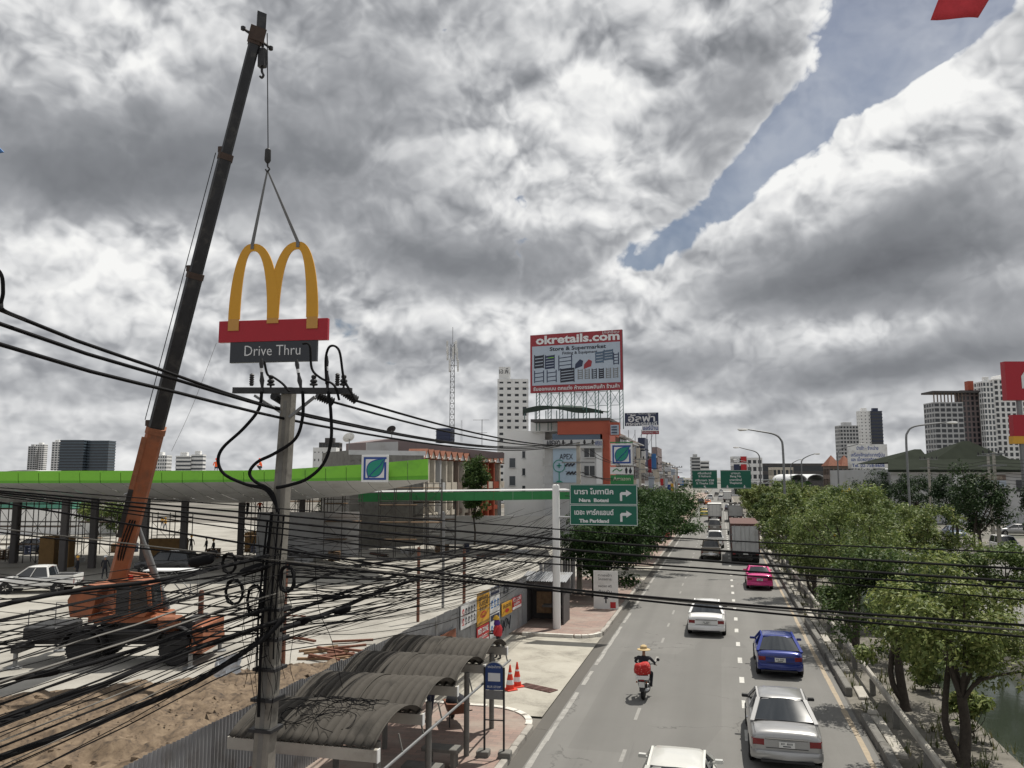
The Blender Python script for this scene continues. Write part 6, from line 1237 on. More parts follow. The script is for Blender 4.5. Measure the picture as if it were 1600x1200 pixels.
b.faces(pts,[(i*5+j,i*5+5+j,i*5+6+j,i*5+j+1) for i in range(12) for j in range(4)])
for i in range(12):
    p0_, p1_ = pts[i*5], pts[i*5+5]; dz0 = .55+.2*math.sin(i*.9); dz1 = .55+.2*math.sin((i+1)*.9); b.face([p0_,p1_,(p1_[0],p1_[1]-.1,p1_[2]-dz1),(p0_[0],p0_[1]-.1,p0_[2]-dz0)])
b.build('sheet', mat('tarp',(0.03,0.045,0.035),.85,var=.3), tp, smooth=50)
for x in np.linspace(-5,5,8): b = MB(); b.bar((x,-.8,0),(x,-.8,1.1),.1); b.build('prop', M['lattice_teal'], tp)
BY = YA+1.5; TL, TR, BL, BR = atY(825,523.5,BY+.35), atY(970,517,BY-1.0), atY(828,614,BY+.35), atY(973,611,BY-1.0)
bbd = thing('roof_billboard', (0,0,0), 0, 'large red-framed billboard advertising shop shelving on a steel lattice', 'billboard'); cb_ = (BL+BR)/2; bbd.location = (cb_.x, BY, BL.z); bz = math.atan2((BR-BL).y,(BR-BL).x); bbd.rotation_euler = (0,0,bz)
W2 = (BR-BL).length/2; H2 = ((TL-BL).length+(TR-BR).length)/2
def bbox_(nm, x0, x1, z0, z1, y0, y1, mt, par=bbd): b = MB(); b.box(x0,x1,y0,y1,z0,z1); return b.build(nm, mt, par)
bbox_('backing', -W2,W2,0,H2,.0,.35,M['dark_steel']); bbox_('red_field', -W2,W2,0,H2,-.06,-.003,M['board_red']); wf = bbox_('pale_field', -W2*.955,W2*.955,H2*.125,H2*.80,-.09,-.065,M['board_pale'])
tx_ = lambda s, sz, mt, u_, v_, w_, bd_=.0: txt(s, sz, mt, bbd, sign_m(u_*W2,-.10,v_*H2), w_*W2, bd_)
tx_('okretails.com', 1.5, M['poster_white'], .04,.895,1.82,.05); tx_('โกเคชือบ', .5, M['poster_white'], .76,.965,.36); tx_('Store & Supermarket', .7, M['ink'], .05,.735,1.22,.02); tx_('Fitting & Equipment', .5, M['ink'], .10,.655,.76,.01); tx_('รับออกแบบ ตกแต่ง ห้างสรรพสินค้า ร้านค้า', .62, M['poster_white'], 0,.06,1.86,.01)
def rack(u0, u1, v0, v1, n, mt, solid=False):
    b = MB(); x0, x1, z0, z1 = u0*W2, u1*W2, v0*H2, v1*H2
    for x in (x0,x1): b.bar((x,-.10,z0),(x,-.10,z1),.12,.03)
    for k in range(n): z = z0+(z1-z0)*(k+.3)/n; b.bar((x0,-.098,z),(x1,-.098,z+(x1-x0)*.08),.04,.10 if not solid else (z1-z0)/n*.7)
    stuffp(b.build('rack_print', mt, bbd, fix=False))
rack(-.90,-.70,.42,.65,4,M['ink'],True); rack(-.66,-.46,.40,.64,5,M['navy'],True); rack(-.36,-.08,.36,.62,4,M['navy']); rack(-.90,-.70,.17,.38,3,M['navy']); rack(-.62,-.42,.17,.38,3,M['navy']); rack(-.32,-.03,.16,.40,5,M['ink'],True)
b = MB(); b.bar((-.60*W2,-.105,.605*H2),(-.47*W2,-.105,.605*H2),.02,.3); b.build('yellow_print', M['lime'], bbd)
for u_, v_, mt in ((.08,.44,M['navy']),(.27,.43,M['board_red'])): b = MB(); b.prism([((u_-.09)*W2,(v_-.06)*H2),((u_+.07)*W2,(v_-.02)*H2),((u_+.09)*W2,(v_+.07)*H2),((u_+.02)*W2,(v_+.10)*H2),((u_-.08)*W2,(v_+.02)*H2)],-.105,-.095,'Y'); b.build('counter_print', mt, bbd)
rack(.44,.60,.46,.66,4,M['glass_blue'],True); rack(.62,.80,.50,.68,4,M['glass_blue'],True); rack(.82,.92,.42,.62,4,M['navy']); 
for k in range(6): rack(.06+k*.15,.15+k*.15,.20,.37,5,M['ink'] if k in (2,3) else M['grey_steel'], k == 3)
LT = thing('billboard_lattice', (bbd.location.x,BY+.6,0), bz, 'teal steel lattice legs carrying the roof billboard', 'lattice'); zb = Q(890,657,BY).z; zt = bbd.location.z
for k in range(8):
    x = -W2+.9+k*(2*W2-1.2)/7
    for dx_ in (-.22,.22): b = MB(); b.bar((x+dx_,0,zb-1.2),(x+dx_,0,zt+1),.09); b.build('leg', M['lattice_teal'], LT)
    b = MB(); n = 8
    for j in range(n): z0 = zb+(zt-zb)*j/n; z1 = zb+(zt-zb)*(j+1)/n; b.bar((x-.2,0,z0),(x+.2,0,z1),.04)
    if k < 7:
        x2 = x+(2*W2-1.2)/7
        for z0, z1 in ((zb+(zt-zb)*.52,zt),): b.bar((x+.22,0,z0),(x2-.22,0,z1),.05); b.bar((x+.22,0,z1),(x2-.22,0,z0),.05)
        for f_ in (.02,.5,.98): z = zb+(zt-zb)*f_; b.bar((x+.22,0,z),(x2-.22,0,z),.06)
    stuffp(b.build('bracing', M['lattice_teal'], LT))
# leaf-emblem totem
YT = 76.0; a, c = atY(953,690,YT), atY(990,756,YT); tt_ = leaf_sign('station_totem', Vector(((a.x+c.x)/2,YT,(atY(970,692,YT).z+atY(970,728,YT).z)/2)), (c.x-a.x)*.94, R(2), 'tall station totem with leaf emblem, pictograms and green panel', M['poster_white'])
W3 = (c.x-a.x)/2; zc = tt_.location.z
for nm, y0, y1, mt in (('frame_top',690,692,'dark_green'),('pictogram_panel',729.5,741,'poster_white'),('cafe_panel',742,757,'dark_green')): b = MB(); b.box(-W3,W3,-.05,.15,atY(970,y1,YT).z-zc,atY(970,y0,YT).z-zc-.02); b.build(nm, M[mt], tt_)
b = MB(); zz = atY(970,735,YT).z-zc; b.prism([(.35,zz-.3),(.5,zz-.3),(.55,zz+.1),(.42,zz+.32),(.3,zz+.1)],-.06,-.052,'Y'); b.prism([(.72,zz-.3),(.87,zz-.3),(.95,zz-.05),(.8,zz+.32),(.65,zz-.05)],-.06,-.052,'Y'); b.build('toilet_symbols', M['ink'], tt_); b = MB(); b.tube(smooth_path([(-.85,-.055,zz-.1),(-.5,-.055,zz+.15),(-.2,-.055,zz-.05),(.05,-.055,zz+.1)],4),.05,4); b.build('food_symbol', M['dark_green'], tt_)
txt('Amazon', .5, M['wall_cream'], tt_, sign_m(0,-.056,atY(970,748,YT).z-zc), 1.6)
for s in (-1,1): b = MB(); b.bar((s*W3*.8,.05,atY(970,756,YT).z-zc),(s*W3*.8,.05,-zc),.2); b.build('leg', M['dark_green'], tt_)
# rooftop name boards further along
YN = 150.0; sg2 = thing('roof_name_board', (atY(1002,660,YN).x,YN,atY(1002,690,YN).z), 0, 'navy rooftop board with white Thai lettering over smaller pale boards', 'sign'); SO2 = sg2.location.copy()
def nbx(nm, x0, x1, y0, y1, dy, mt): a, c = atY(x0,y0,YN), atY(x1,y1,YN); b = MB(); b.box(a.x-SO2.x,c.x-SO2.x,dy,dy+.2,c.z-SO2.z,a.z-SO2.z); return b.build(nm, mt, sg2), (a.x+c.x)/2-SO2.x, (a.z+c.z)/2-SO2.z, c.x-a.x
_, x, z, w = nbx('navy_panel',976,1029,645.5,665,0,M['navy']); txt('อัลฟ่า', 1.7, M['poster_white'], sg2, sign_m(x,-.03,z+.1), w*.8, .03); txt('กระจกรถยนต์', .9, M['poster_white'], sg2, sign_m(x,-.03,z-.85), w*.92, .02); txt('กระจกรถ - ติดฟิล์มกรองแสง', .35, M['poster_white'], sg2, sign_m(x,-.03,z+1.0), w*.85)
_, x, z, w = nbx('white_panel',1003.5,1030,664.5,674,-.5,M['poster_white']); txt('แอร์บ้าน', 1.0, M['leaf_blue'], sg2, sign_m(x,-.53,z), w*.9, .02); _, x, z, w = nbx('red_panel',1003.5,1030,674.1,678.5,-.5,M['board_red']); txt('เครื่องเสียง - ล้อ', .4, M['poster_white'], sg2, sign_m(x,-.53,z), w*.9)
b = MB(); [b.bar((x_,.1,-2.5),(x_,.1,2.2),.1) for x_ in (-2.4,-1.2,0,1.0,1.8,2.6)]; [b.bar((x_,.1,-1),(x_+1.2,.1,1.5),.05) for x_ in (-2.4,-1.2,0,1)]; stuffp(b.build('lattice_legs', M['grey_steel'], sg2))
# the left-hand terrace running away beside the road
spec = [('wall_brown',13.8,'wall_grey'),('wall_grey',13.2,'poster_white'),('wall_brown',13.6,'wall_cream'),('wall_brown',13.0,'board_red'),('wall_grey',12.6,'poster_blue'),('wall_brown',12.2,'poster_white'),('wall_cream',12.4,'red_sign'),('wall_grey',11.6,'leaf_blue'),('wall_dark',11.0,'yellow_sign'),('wall_cream',11.4,'poster_white'),('wall_grey',10.2,'red_sign'),('wall_brown',10.5,'poster_blue')]
y = 112.0; ordn = ['first','second','third','fourth','fifth','sixth','seventh','eighth','ninth','tenth','eleventh','twelfth']
rb_ = random.Random(6)
for k, (mt, hh, sgm) in enumerate(spec):
    L_ = 9.5 if k < 6 else 16; t = thing('shophouse', (-13.6,y,0), 0, '%s shophouse of the left roadside row beyond the corner building' % ordn[k], 'building', 'shophouses along the left of the road')
    b = MB(); b.box(-11,0,0,L_-.15,0,hh); b.build('wall', M[mt], t)
    for f in range(4):
        z0 = .3+f*hh/4.1
        b = MB(); b.box(.003,.9,.05,L_-.2,z0+hh/4.1-.55,z0+hh/4.1-.40); b.build('ledge', M['wall_grey'], t)
        for j in range(3): b = MB(); y0_ = .5+j*(L_-1)/3; b.box(.003,.09,y0_,y0_+(L_-1)/3-.5,z0+.6,z0+hh/4.1-.7); b.build('window', M['window_dark'] if f else M['wall_dark'], t)
    for j in range(2):
        b = MB(); zz = hh*rb_.uniform(.35,.75); hh2 = rb_.uniform(1.5,4.5); yy_ = rb_.uniform(.5,L_-2); b.box(.95,1.5+rb_.uniform(0,.5),yy_,yy_+.25,zz,zz+hh2*.7); b.build('sign_board', M[sgm] if j == 0 else M[rb_.choice(['poster_white','wall_grey','wall_cream','board_pale'])], t)
    for j in range(3): b = MB(); b.box(-.02,-.0,0,.1,0,.1) if False else b.box(-9.5+j*3,-8+j*3,.02-.3,.0-.001,hh*.5,hh*.72); b.build('end_window', M['window_dark'], t)
    if k in (3,6): b = MB(); b.box(-.3,.9,1,L_-2,hh-3.5,hh+1.5); b.build('blue_fascia', M['navy' if k == 3 else 'wall_mauve'], t)
    y += L_
# far right and centre
T_('office_block',1081,1095,714,620,'grey office block at the far end of the road, left half','wall_grey','window_dark',9,3,'bands',band=.5); T_('office_block',1095,1109,720,625,'white-banded office block at the far end of the road','wall_white','window_dark',6,3,'bands',band=.5,crown=False)
t, w, d, h = T_('white_shop_block',1146,1168,713,330,'white building hung with red signs right of the gantry boards','wall_white','window_dark',5,3,'grid',crown=False); [(lambda b: (b.box(-w/2+.3+(k%2)*w*.5,-w/2+w*.45+(k%2)*w*.5,-.25,-.02,h*.45+k//2*h*.2,h*.60+k//2*h*.2), b.build('sign_board', M[('red_sign','orange_panel','navy','red_sign','poster_white','red_sign')[k]], t)))(MB()) for k in range(6) if k//2*.2 < .5]
T_('white_office_block',1168,1192,715,332,'white office building with dark windows behind the second lamp','wall_white','window_dark',5,3,'punched',band=.45,pier=.35,crown=False); T_('long_dark_block',1192,1292,724,420,'long low dark building on the skyline behind the median trees','wall_dark','window_dark',3,12,'bands',crown=False); T_('low_cream_block',1208,1240,730,300,'low cream building among the median treetops','wall_cream','window_dark',3,5,'grid',crown=False)
for k, (xa, xb) in enumerate(((1234,1262),(1260,1292))):
    pa, pb = atZ(xa,745,260), atZ(xb,745,260); w = (pb-pa).length; b = MB(); rg = []
    for q_ in range(9): a = R(20*q_+10); rg.append([(w/2-w/2*math.cos(a)*1.0,0,6.2+math.sin(a)*2.4),(w/2-w/2*math.cos(a),18,6.2+math.sin(a)*2.4),(w/2-w/2*math.cos(a),18,6.0+math.sin(a)*2.4),(w/2-w/2*math.cos(a),0,6.0+math.sin(a)*2.4)])
    t = thing('arched_shed', (pa.x,pa.y,0), YAW, '%s arched white shed roof beyond the median trees' % ('left','right')[k], 'shed', 'arched sheds'); b.loft(rg); b.build('roof', M['poster_white'], t, smooth=40); b = MB(); b.box(.3,w-.3,.6,17,0,6.4); b.build('wall', M['wall_dark'], t)
t, w, d, h = T_('brown_roof_house',1296,1332,728,190,'brown tiled house beside the white phone-number board','wall_brown','window_dark',4,5,'grid',crown=False); b = MB(); [b.faces([(x0,-.6,h),(x1,-.6,h),((x0+x1)/2,d*.4,h+2.6),(x0,d,h),(x1,d,h)],[(0,1,2),(1,4,2),(4,3,2),(3,0,2)]) for x0, x1 in ((-w/2-.4,0),(0,w/2+.4))]; b.build('roof', M['tile_orange'], t)
YB = 165.0; a, c = atZ(1325,694,175), atZ(1386,732,175); t = thing('phone_number_board', ((a.x+c.x)/2,(a.y+c.y)/2,0), YAW, 'white roadside board with black Thai lettering and a phone number', 'sign'); w = (c-a).length*.86; z1_, z0_ = a.z, c.z
b = MB(); b.box(-w/2,w/2,-.15,.15,z0_,z1_); b.build('panel', M['offwhite'], t); [txt(s,1.0,M['leaf_blue'],t,sign_m(0,-.16,z0_+(z1_-z0_)*v_),w*k,.02) for s, v_, k in (('นำเข้า - จำหน่าย',.83,.55),('เครื่องจักรเก่าจากญี่ปุ่น',.55,.85),('และ เม็ดพลาสติกทุกชนิด',.36,.85),('Tel. 02-758-8608',.12,.82))]
for s in (-1,0,1): b = MB(); b.bar((s*w*.4,.3,0),(s*w*.4,.3,z0_+1),.3); b.build('leg', M['grey_steel'], t)
T_('apartment_tower',1316,1345,664,760,'beige apartment tower with pointed top on the right skyline','wall_grey','window_dark',16,6,'grid'); T_('striped_tower',1348,1366,641,780,'white half of the tall white and navy tower','wall_white','window_mid',22,3,'punched',band=.7,pier=.7); T_('striped_tower',1366,1384,641,778,'navy half of the tall white and navy tower','navy','window_dark',22,2,'bands',band=.3)
t, w, d, h = T_('condominium',1466,1512,627,430,'condominium tower with overhanging flat roof, balconied left half','wall_grey','window_dark',17,5,'grid',band=.34,pier=.22,crown=False); b = MB(); b.box(-w/2-1,w/2+12,-1.5,d,h+5.0,h+6.0); b.build('flat_roof', M['wall_dark'], t); b = MB(); [b.bar((x,0.5,h),(x,.5,h+5),.5) for x in np.linspace(-w/2+.5,w/2,9)]; stuffp(b.build('roof_posts', M['wall_brown'], t))
t, w, d, h = T_('condominium',1510,1538,608,432,'condominium tower with overhanging flat roof, brown right half','wall_mauve','window_dark',19,4,'grid',band=.3,pier=.42,crown=False); b = MB(); b.box(-w*.1,w*.2,-.6,3,h,h+5); b.build('orange_fin', M['orange_panel'], t)
T_('condominium',1545,1562,594,425,'pale stepped condominium tower behind the red sign, narrow left part','wall_white','window_mid',20,3,'grid',band=.3,pier=.35); T_('condominium',1562,1640,590,428,'pale stepped condominium tower behind the red sign, wide right part','wall_white','window_dark',20,9,'grid',band=.34,pier=.4)
# green-roofed hall across the canal
DG = 135.0; gh = thing('green_roof_hall', gp(1500,815), YAW, 'pale hall with twin dark-green hipped roofs across the canal', 'building'); GO_ = gh.location.copy(); inv2 = Matrix.Rotation(-YAW,4,'Z') @ Matrix.Translation(-GO_)
def gl(px, py, dd=0.0): return inv2 @ atZ(px,py,DG+dd)
a, c = gl(1392,745), gl(1640,745); ze = gl(1400,733).z; z_e2 = gl(1400,722).z
b = MB(); b.box(a.x,c.x,a.y,a.y+26,-GO_.z,ze); b.build('wall', M['wall_grey'], gh)
b = MB(); b.faces([(a.x-1,a.y-1.2,ze-.1),(c.x+1,a.y-1.2,ze-.1),(c.x-2,a.y+5,z_e2+.6),(a.x+2,a.y+5,z_e2+.6)]+[(a.x-1,a.y-1.2,ze-.5),(c.x+1,a.y-1.2,ze-.5),(c.x-2,a.y+5,z_e2+.2),(a.x+2,a.y+5,z_e2+.2)],[(0,1,2,3),(4,7,6,5),(0,4,5,1),(1,5,6,2),(2,6,7,3),(3,7,4,0)]); b.build('lower_roof', M['roof_green'], gh)
for (xl, xr, xp, yp) in ((1405,1480,1447,701),(1478,1620,1524,688)):
    l, r_, p_ = gl(xl,722), gl(xr,722), gl(xp,yp,8); b = MB(); b.faces([(l.x,l.y+4.9,l.z),(r_.x,r_.y+4.9,r_.z),(r_.x-2,r_.y+22,l.z),(l.x+2,l.y+22,l.z),(p_.x-.6,p_.y+3,p_.z),(p_.x+.6,p_.y+3,p_.z)],[(0,1,5,4),(1,2,5),(2,3,4,5),(3,0,4)]); b.build('hip_roof', M['roof_green'], gh)
b = MB(); b.box(a.x-.1,c.x+.1,a.y-.15,a.y-.003,ze-.75,ze-.5); b.build('eaves_band', M['poster_white'], gh)
for (x0,x1,y0,y1,mk,nm) in ((1404,1412,748,770,'window_dark','window'),(1414,1422,748,770,'window_dark','window'),(1513,1571,742,750,'wall_brown','sign_band'),(1513,1571,751,760,'board_pale','sign_band'),(1516,1526,762,776,'window_dark','window'),(1529,1540,762,776,'window_dark','window'),(1543,1554,762,776,'window_dark','window'),(1557,1568,762,776,'window_dark','window'),(1587,1597,750,768,'window_dark','window'),(1466,1478,750,768,'window_mid','window'),(1442,1462,750,768,'window_mid','window')):
    p_, q_ = gl(x0,y0), gl(x1,y1); b = MB(); b.box(p_.x,q_.x,a.y-.12,a.y-.004,q_.z,p_.z); b.build(nm, M[mk], gh)
p_, q_ = gl(1542,746), gl(1542,756); txt('สำนักงานขายโครงการ', 1.0, M['wall_cream'], gh, sign_m(p_.x,a.y-.15,p_.z), 5.0)
p_ = gl(1495,752); b = MB(); b.box(p_.x-.9,p_.x+.9,a.y-.5,a.y-.3,-GO_.z,gl(1495,742).z); b.build('banner', M['poster_white'], gh)
tn = thing('market_awning', gp(1530,803), YAW, 'white market awning glimpsed between the dark trees', 'awning'); b = MB(); b.faces([(-6,0,2.6),(6,0,2.6),(6,3.5,3.6),(-6,3.5,3.6)],[(0,1,2,3)]); b.build('sheet', M['poster_white'], tn); [(lambda b: (b.bar((x,0,0),(x,0,2.6),.1), b.build('pole', M['grey_steel'], tn)))(MB()) for x in (-6,-2,2,6)]
# red pylon sign at the right edge
DR = 88.0; a, c = atZ(1568,565,DR), atZ(1640,625,DR); rs_ = thing('red_pylon_sign', ((a.x+c.x)/2,(a.y+c.y)/2,0), YAW, 'stacked red pylon sign with white rounded letter at the right edge', 'sign'); w = 72*DR/FPX
for (y0,y1,xo,mk,nm) in ((565,626,0,'sign_red','red_panel'),(649,682,.5,'sign_red','red_panel'),(682.3,694,.35,'yellow_sign','yellow_panel')):
    z1_, z0_ = atZ(1590,y0,DR).z, atZ(1590,y1,DR).z; b = MB(); b.box(-w/2+xo,w/2,-.4,.4,z0_,z1_); b.build(nm, M[mk], rs_)
    if nm == 'red_panel' and xo == 0: zc = (z0_+z1_)/2+.15; b = MB(); n = [(-.62,-1.0),(-.62,.35),(-.25,.85),(.45,.85),(.8,.35),(.8,-1.0),(.4,-1.0),(.4,.2),(.2,.42),(-.02,.42),(-.2,.2),(-.2,-1.0)]; b.prism([(-.2+x,zc+z) for x, z in n],-.47,-.405,'Y'); b.build('letter', M['poster_white'], rs_)
for s in (-.2,.3): b = MB(); b.bar((w*s,0,0),(w*s,0,atZ(1590,566,DR).z-.3),.4); b.build('column', M['grey_steel'], rs_)
# overhead gantry with two green boards
YG = 128.0; ga = thing('sign_gantry', (-6.6,YG,0), 0, 'overhead gantry carrying two green lane-direction boards', 'gantry'); zb1 = atY(1100,755,YG).z; xr_ = atY(1208,755,YG).x+6.6
for x in (-.2,xr_): b = MB(); b.tube([(x,0,0),(x,0,zb1+.3)],.16,10); b.build('post', M['galv'], ga, smooth=40)
b = MB(); [b.tube([(-.2,dy_,zb1+dz_),(xr_,dy_,zb1+dz_)],.07,6) for dy_, dz_ in ((0,0),(.5,0),(0,.5))]; [b.tube([(x_,0,zb1),(x_+1,0,zb1+.5)],.03,4) for x_ in np.arange(0,xr_-1,1.0)]; b.build('beam', M['galv'], ga)
for (x0,x1,T,ar) in ((1081.5,1121,(('ศรีนครินทร์',.82,.55),('Si Nakharin',.66,.5),('ศรีเทพา 328',.44,.75),('Si Thepha 328',.28,.7)),(('\u2196',.1,.5),)),(1125.5,1174,(('บางนา',.82,.3),('Bang Na',.66,.36),('เทพารักษ์',.46,.4),('Thepharak',.30,.42)),(('\u2193',.10,.22),('\u2193',.10,.78)))):
    a, c = atY(x0,734.5,YG-.4), atY(x1,763.5,YG-.4); xo = 6.6; b = MB(); b.box(a.x+xo,c.x+xo,-.45,-.35,c.z,a.z); pl = b.build('green_board', M['sign_green'], ga); w = c.x-a.x; h = a.z-c.z
    b = MB(); [b.box(*q_) for q_ in ((a.x+xo+.05,c.x+xo-.05,-.46,-.451,a.z-.1,a.z-.05),(a.x+xo+.05,c.x+xo-.05,-.46,-.451,c.z+.05,c.z+.1))]; stuffp(b.build('border', M['poster_white'], pl))
    for s, v_, k in T: txt(s,.42,M['poster_white'],pl,sign_m(a.x+xo+w*.5,-.455,c.z+h*v_),w*k,.01)
    for s, v_, u_ in ar:
        b = MB(); ax, az_ = a.x+xo+w*u_, c.z+h*v_; q_ = [(-.06,.25),(.06,.25),(.06,0),(.2,0),(0,-.25),(-.2,0),(-.06,0)]; rt = R(-135) if s == '\u2196' else 0; b.prism([(ax+x*math.cos(rt)-z*math.sin(rt),az_+x*math.sin(rt)+z*math.cos(rt)) for x, z in q_],-.46,-.452,'Y'); b.build('arrow', M['poster_white'], pl)
# street lamps
def lamp(px, ytop, yhead, xhead, Dp, label):
    p = atZ(px,745,Dp); h = atZ(px,ytop,Dp).z; t = thing('street_lamp', (p.x,p.y,0), 0, label, 'street lamp', 'tall street lamps'); q = atZ(xhead,yhead,Dp)-Vector((p.x,p.y,0)); s = 1 if q.x > 0 else -1
    pts = [(0,0,0),(0,0,h*.5),(0,0,h*.88),(s*.15,q.y*.05,h*.96),(s*.7,q.y*.2,h),(q.x*.6,q.y*.6,(h+q.z)/2+.05),(q.x*.86,q.y*.86,q.z)]; b = MB(); pp = smooth_path(pts,4); b.tube(pp,[.11-.06*i/len(pp) for i in range(len(pp))],8); b.build('pole', M['grey_steel'], t, smooth=40)
    b = MB(); d_ = Vector((q.x,q.y,0)).normalized(); b.loft([[Vector(q)+d_*u_+Vector((-d_.y,d_.x,0))*(w_*x_)+Vector((0,0,z_*w_)) for x_, z_ in ((-1,-.2),(-.6,.5),(.6,.5),(1,-.2),(.5,-.7),(-.5,-.7))] for u_, w_ in ((-.45,.08),(-.2,.16),(.15,.19),(.38,.10))]); b.build('lamp_head', M['offwhite'], t, smooth=50); return t
lamp(1225,678,671,1160,66,'nearest street lamp leaning over the road from the median trees'); lamp(1188,705,699,1150,112,'second street lamp, arm over the road beside the gantry'); lamp(1172,722,718,1148,175,'third and smallest street lamp over the road'); lamp(1419,666,660,1488,66,'street lamp with its arm to the right in front of the condominium'); lamp(1253,714,709,1277,115,'small street lamp with arm to the right above the median trees'); lamp(1236,722,718,1252,160,'farthest small lamp with arm to the right over the median'); lamp(1310,700,694,1346,108,'street lamp arm rising beside the phone-number board')
# ================================================================ TREES
def crown_mesh(name, rs, clumps, per, rc, leaf, mt, flat=.75, jit=.35):
    """leaf-sized faces gathered in clumps; clumps: (n,3) centres"""
    n = len(clumps)*per; c = np.repeat(clumps, per, 0); rad = np.repeat(rc, per)
    d = rs.normal(size=(n,3)); d /= np.linalg.norm(d,axis=1)[:,None]; u_ = rs.rand(n)**.55
    p = c + d*(rad*u_)[:,None]*np.array([1,1,flat])
    nr = d*.6 + rs.normal(size=(n,3))*.55 + np.array([0,0,.65]); nr /= np.linalg.norm(nr,axis=1)[:,None]
    a = np.cross(nr, rs.normal(size=(n,3))); a /= np.linalg.norm(a,axis=1)[:,None]; b_ = np.cross(nr,a)
    l = leaf*(.7+.6*rs.rand(n))[:,None]; w = l*.42
    V = np.stack([p-a*l*.5, p+b_*w*.5+nr*l*.06, p+a*l*.5-nr*l*.10, p-b_*w*.5+nr*l*.06],1).reshape(-1,3)
    me = bpy.data.meshes.new(name); me.vertices.add(4*n); me.vertices.foreach_set('co', V.astype(np.float32).ravel())
    me.loops.add(4*n); me.loops.foreach_set('vertex_index', np.arange(4*n,dtype=np.int32)); me.polygons.add(n); me.polygons.foreach_set('loop_start', np.arange(0,4*n,4,dtype=np.int32)); me.polygons.foreach_set('loop_total', np.full(n,4,dtype=np.int32))
    me.materials.append(M[mt]); me.update(calc_edges=True); return me
_tree_n = [0]
def tree(name, x, y, h, r, label, cat='tree', group=None, mt='leaf_median', leaf=.17, nclump=46, per=150, trunk=.12, th=.30, z=0.0, off=(0,0), flat=.8, fork=2, flowers=0, seed=None, rcf=.30):
    _tree_n[0] += 1; rs = np.random.RandomState(seed or 100+_tree_n[0]); rd = random.Random(seed or 100+_tree_n[0])
    t = thing(name, (x,y,z), 0, label, cat, group); zc = h*(th+1)/2; hz_ = h*(1-th)/2
    d = rs.normal(size=(nclump,3)); d /= np.linalg.norm(d,axis=1)[:,None]; rad = .35+.60*rs.rand(nclump)**.5
    lob = 1+.22*np.sin(3*np.arctan2(d[:,1],d[:,0])+rs.rand()*6)+.16*np.sin(5*d[:,2]*2+rs.rand()*6)
    C = d*(rad*lob)[:,None]*np.array([r,r,hz_*.95]) + np.array([off[0],off[1],zc]); C[:,2] = np.maximum(C[:,2], h*th*.85)
    rc = r*rcf*(.65+.7*rs.rand(nclump))
    link('crown', crown_mesh('crown', rs, C, per, rc, leaf, mt, flat), t)
    # trunk with limbs reaching into the clumps
    b = MB(); base = Vector((0,0,-.15)); top = Vector((off[0]*.4+rd.uniform(-.25,.25), off[1]*.4+rd.uniform(-.25,.25), h*th*1.05)); midp = Vector((rd.uniform(-.18,.18),rd.uniform(-.18,.18),h*th*.5))
    pp = smooth_path([base,midp,top],4); b.tube(pp,[trunk*(1.35 if i == 0 else 1)*(1-.35*i/len(pp)) for i in range(len(pp))],8)
    if fork > 1:
        q = [Vector((rd.uniform(-.1,.1),rd.uniform(-.1,.1),.1)),Vector((rd.uniform(.25,.5)*rd.choice([-1,1]),rd.uniform(-.3,.3),h*th*.6)),Vector((off[0]+rd.uniform(-.7,.7),off[1]+rd.uniform(-.6,.6),h*(th+.25)))]; qq = smooth_path(q,4); b.tube(qq,[trunk*.7*(1-.5*i/len(qq)) for i in range(len(qq))],7)
    for k in range(9):
        c = Vector(C[k*(nclump//9)]); m_ = top*.5+c*.5+Vector((rd.uniform(-.3,.3),rd.uniform(-.3,.3),rd.uniform(-.1,.3))); s = pp[-1-rd.randint(0,2)]; qq = smooth_path([s,m_,c],3); b.tube(qq,[trunk*.42*(1-.75*i/len(qq)) for i in range(len(qq))],5)
    b.build('trunk', M['bark'], t, smooth=60)
    if flowers: link('blossom', crown_mesh('blossom', rs, C[rs.randint(0,nclump,flowers)]+np.array([0,0,r*.22]), 7, np.full(flowers,r*.06), leaf*.7, 'flower'), t)
    return t
ORD = ['nearest','second','third','fourth','fifth','sixth','seventh','eighth','ninth','tenth','eleventh','twelfth','thirteenth','fourteenth','fifteenth','sixteenth','seventeenth','eighteenth','nineteenth','twentieth']
verge = [(6.05,24.9,5.2,2.3,1),(5.75,30.2,5.6,2.3,0),(5.75,40.6,7.4,2.9,1),(6.3,46.5,5.9,2.4,0),(5.5,55.6,6.5,2.5,0),(6.2,61.5,6.2,2.3,1),(5.9,69,6.6,2.5,0),(5.7,77,6.2,2.4,0),(6.1,85,6.5,2.5,1),(5.8,94,6.4,2.5,0),(6,104,6.6,2.5,0),(5.9,115,6.4,2.5,1),(6,127,6.6,2.6,0),(6,140,6.3,2.5,0),(6,154,6.4,2.6,1),(6.2,170,6.4,2.6,0),(6.2,188,6.2,2.7,0),(6.4,210,6.4,2.8,0),(6.5,235,6.4,3,0)]
for k, (x, y, h, r, lt) in enumerate(verge):
    near = y < 50
    tree('verge_tree', x, y, h, r, '%s tree from the footbridge in the row along the canal verge' % ORD[k], group='trees along the canal verge', mt='leaf_median_light' if lt else 'leaf_median', leaf=.155 if near else min(.45,.135+y*.0016), nclump=64 if near else 42, per=int(240 if near else max(60,210-y*.7)), trunk=.17 if near else .14, th=.34 if near else .28, flowers=3 if k in (2,3,7) else 0, rcf=.235)
far_ = [(13.4,30,4.2,1.9),(13.3,46,4.6,2.1),(13.6,60,5.6,2.4),(13.2,70,6.0,2.5),(13.5,80,6.3,2.6),(13.3,92,6.6,2.7),(13.5,106,6.8,2.8),(13.3,122,6.6,2.8),(13.4,140,6.6,2.8),(13.4,160,6.6,3),(13.5,185,6.6,3),(13.5,215,6.6,3.2)]
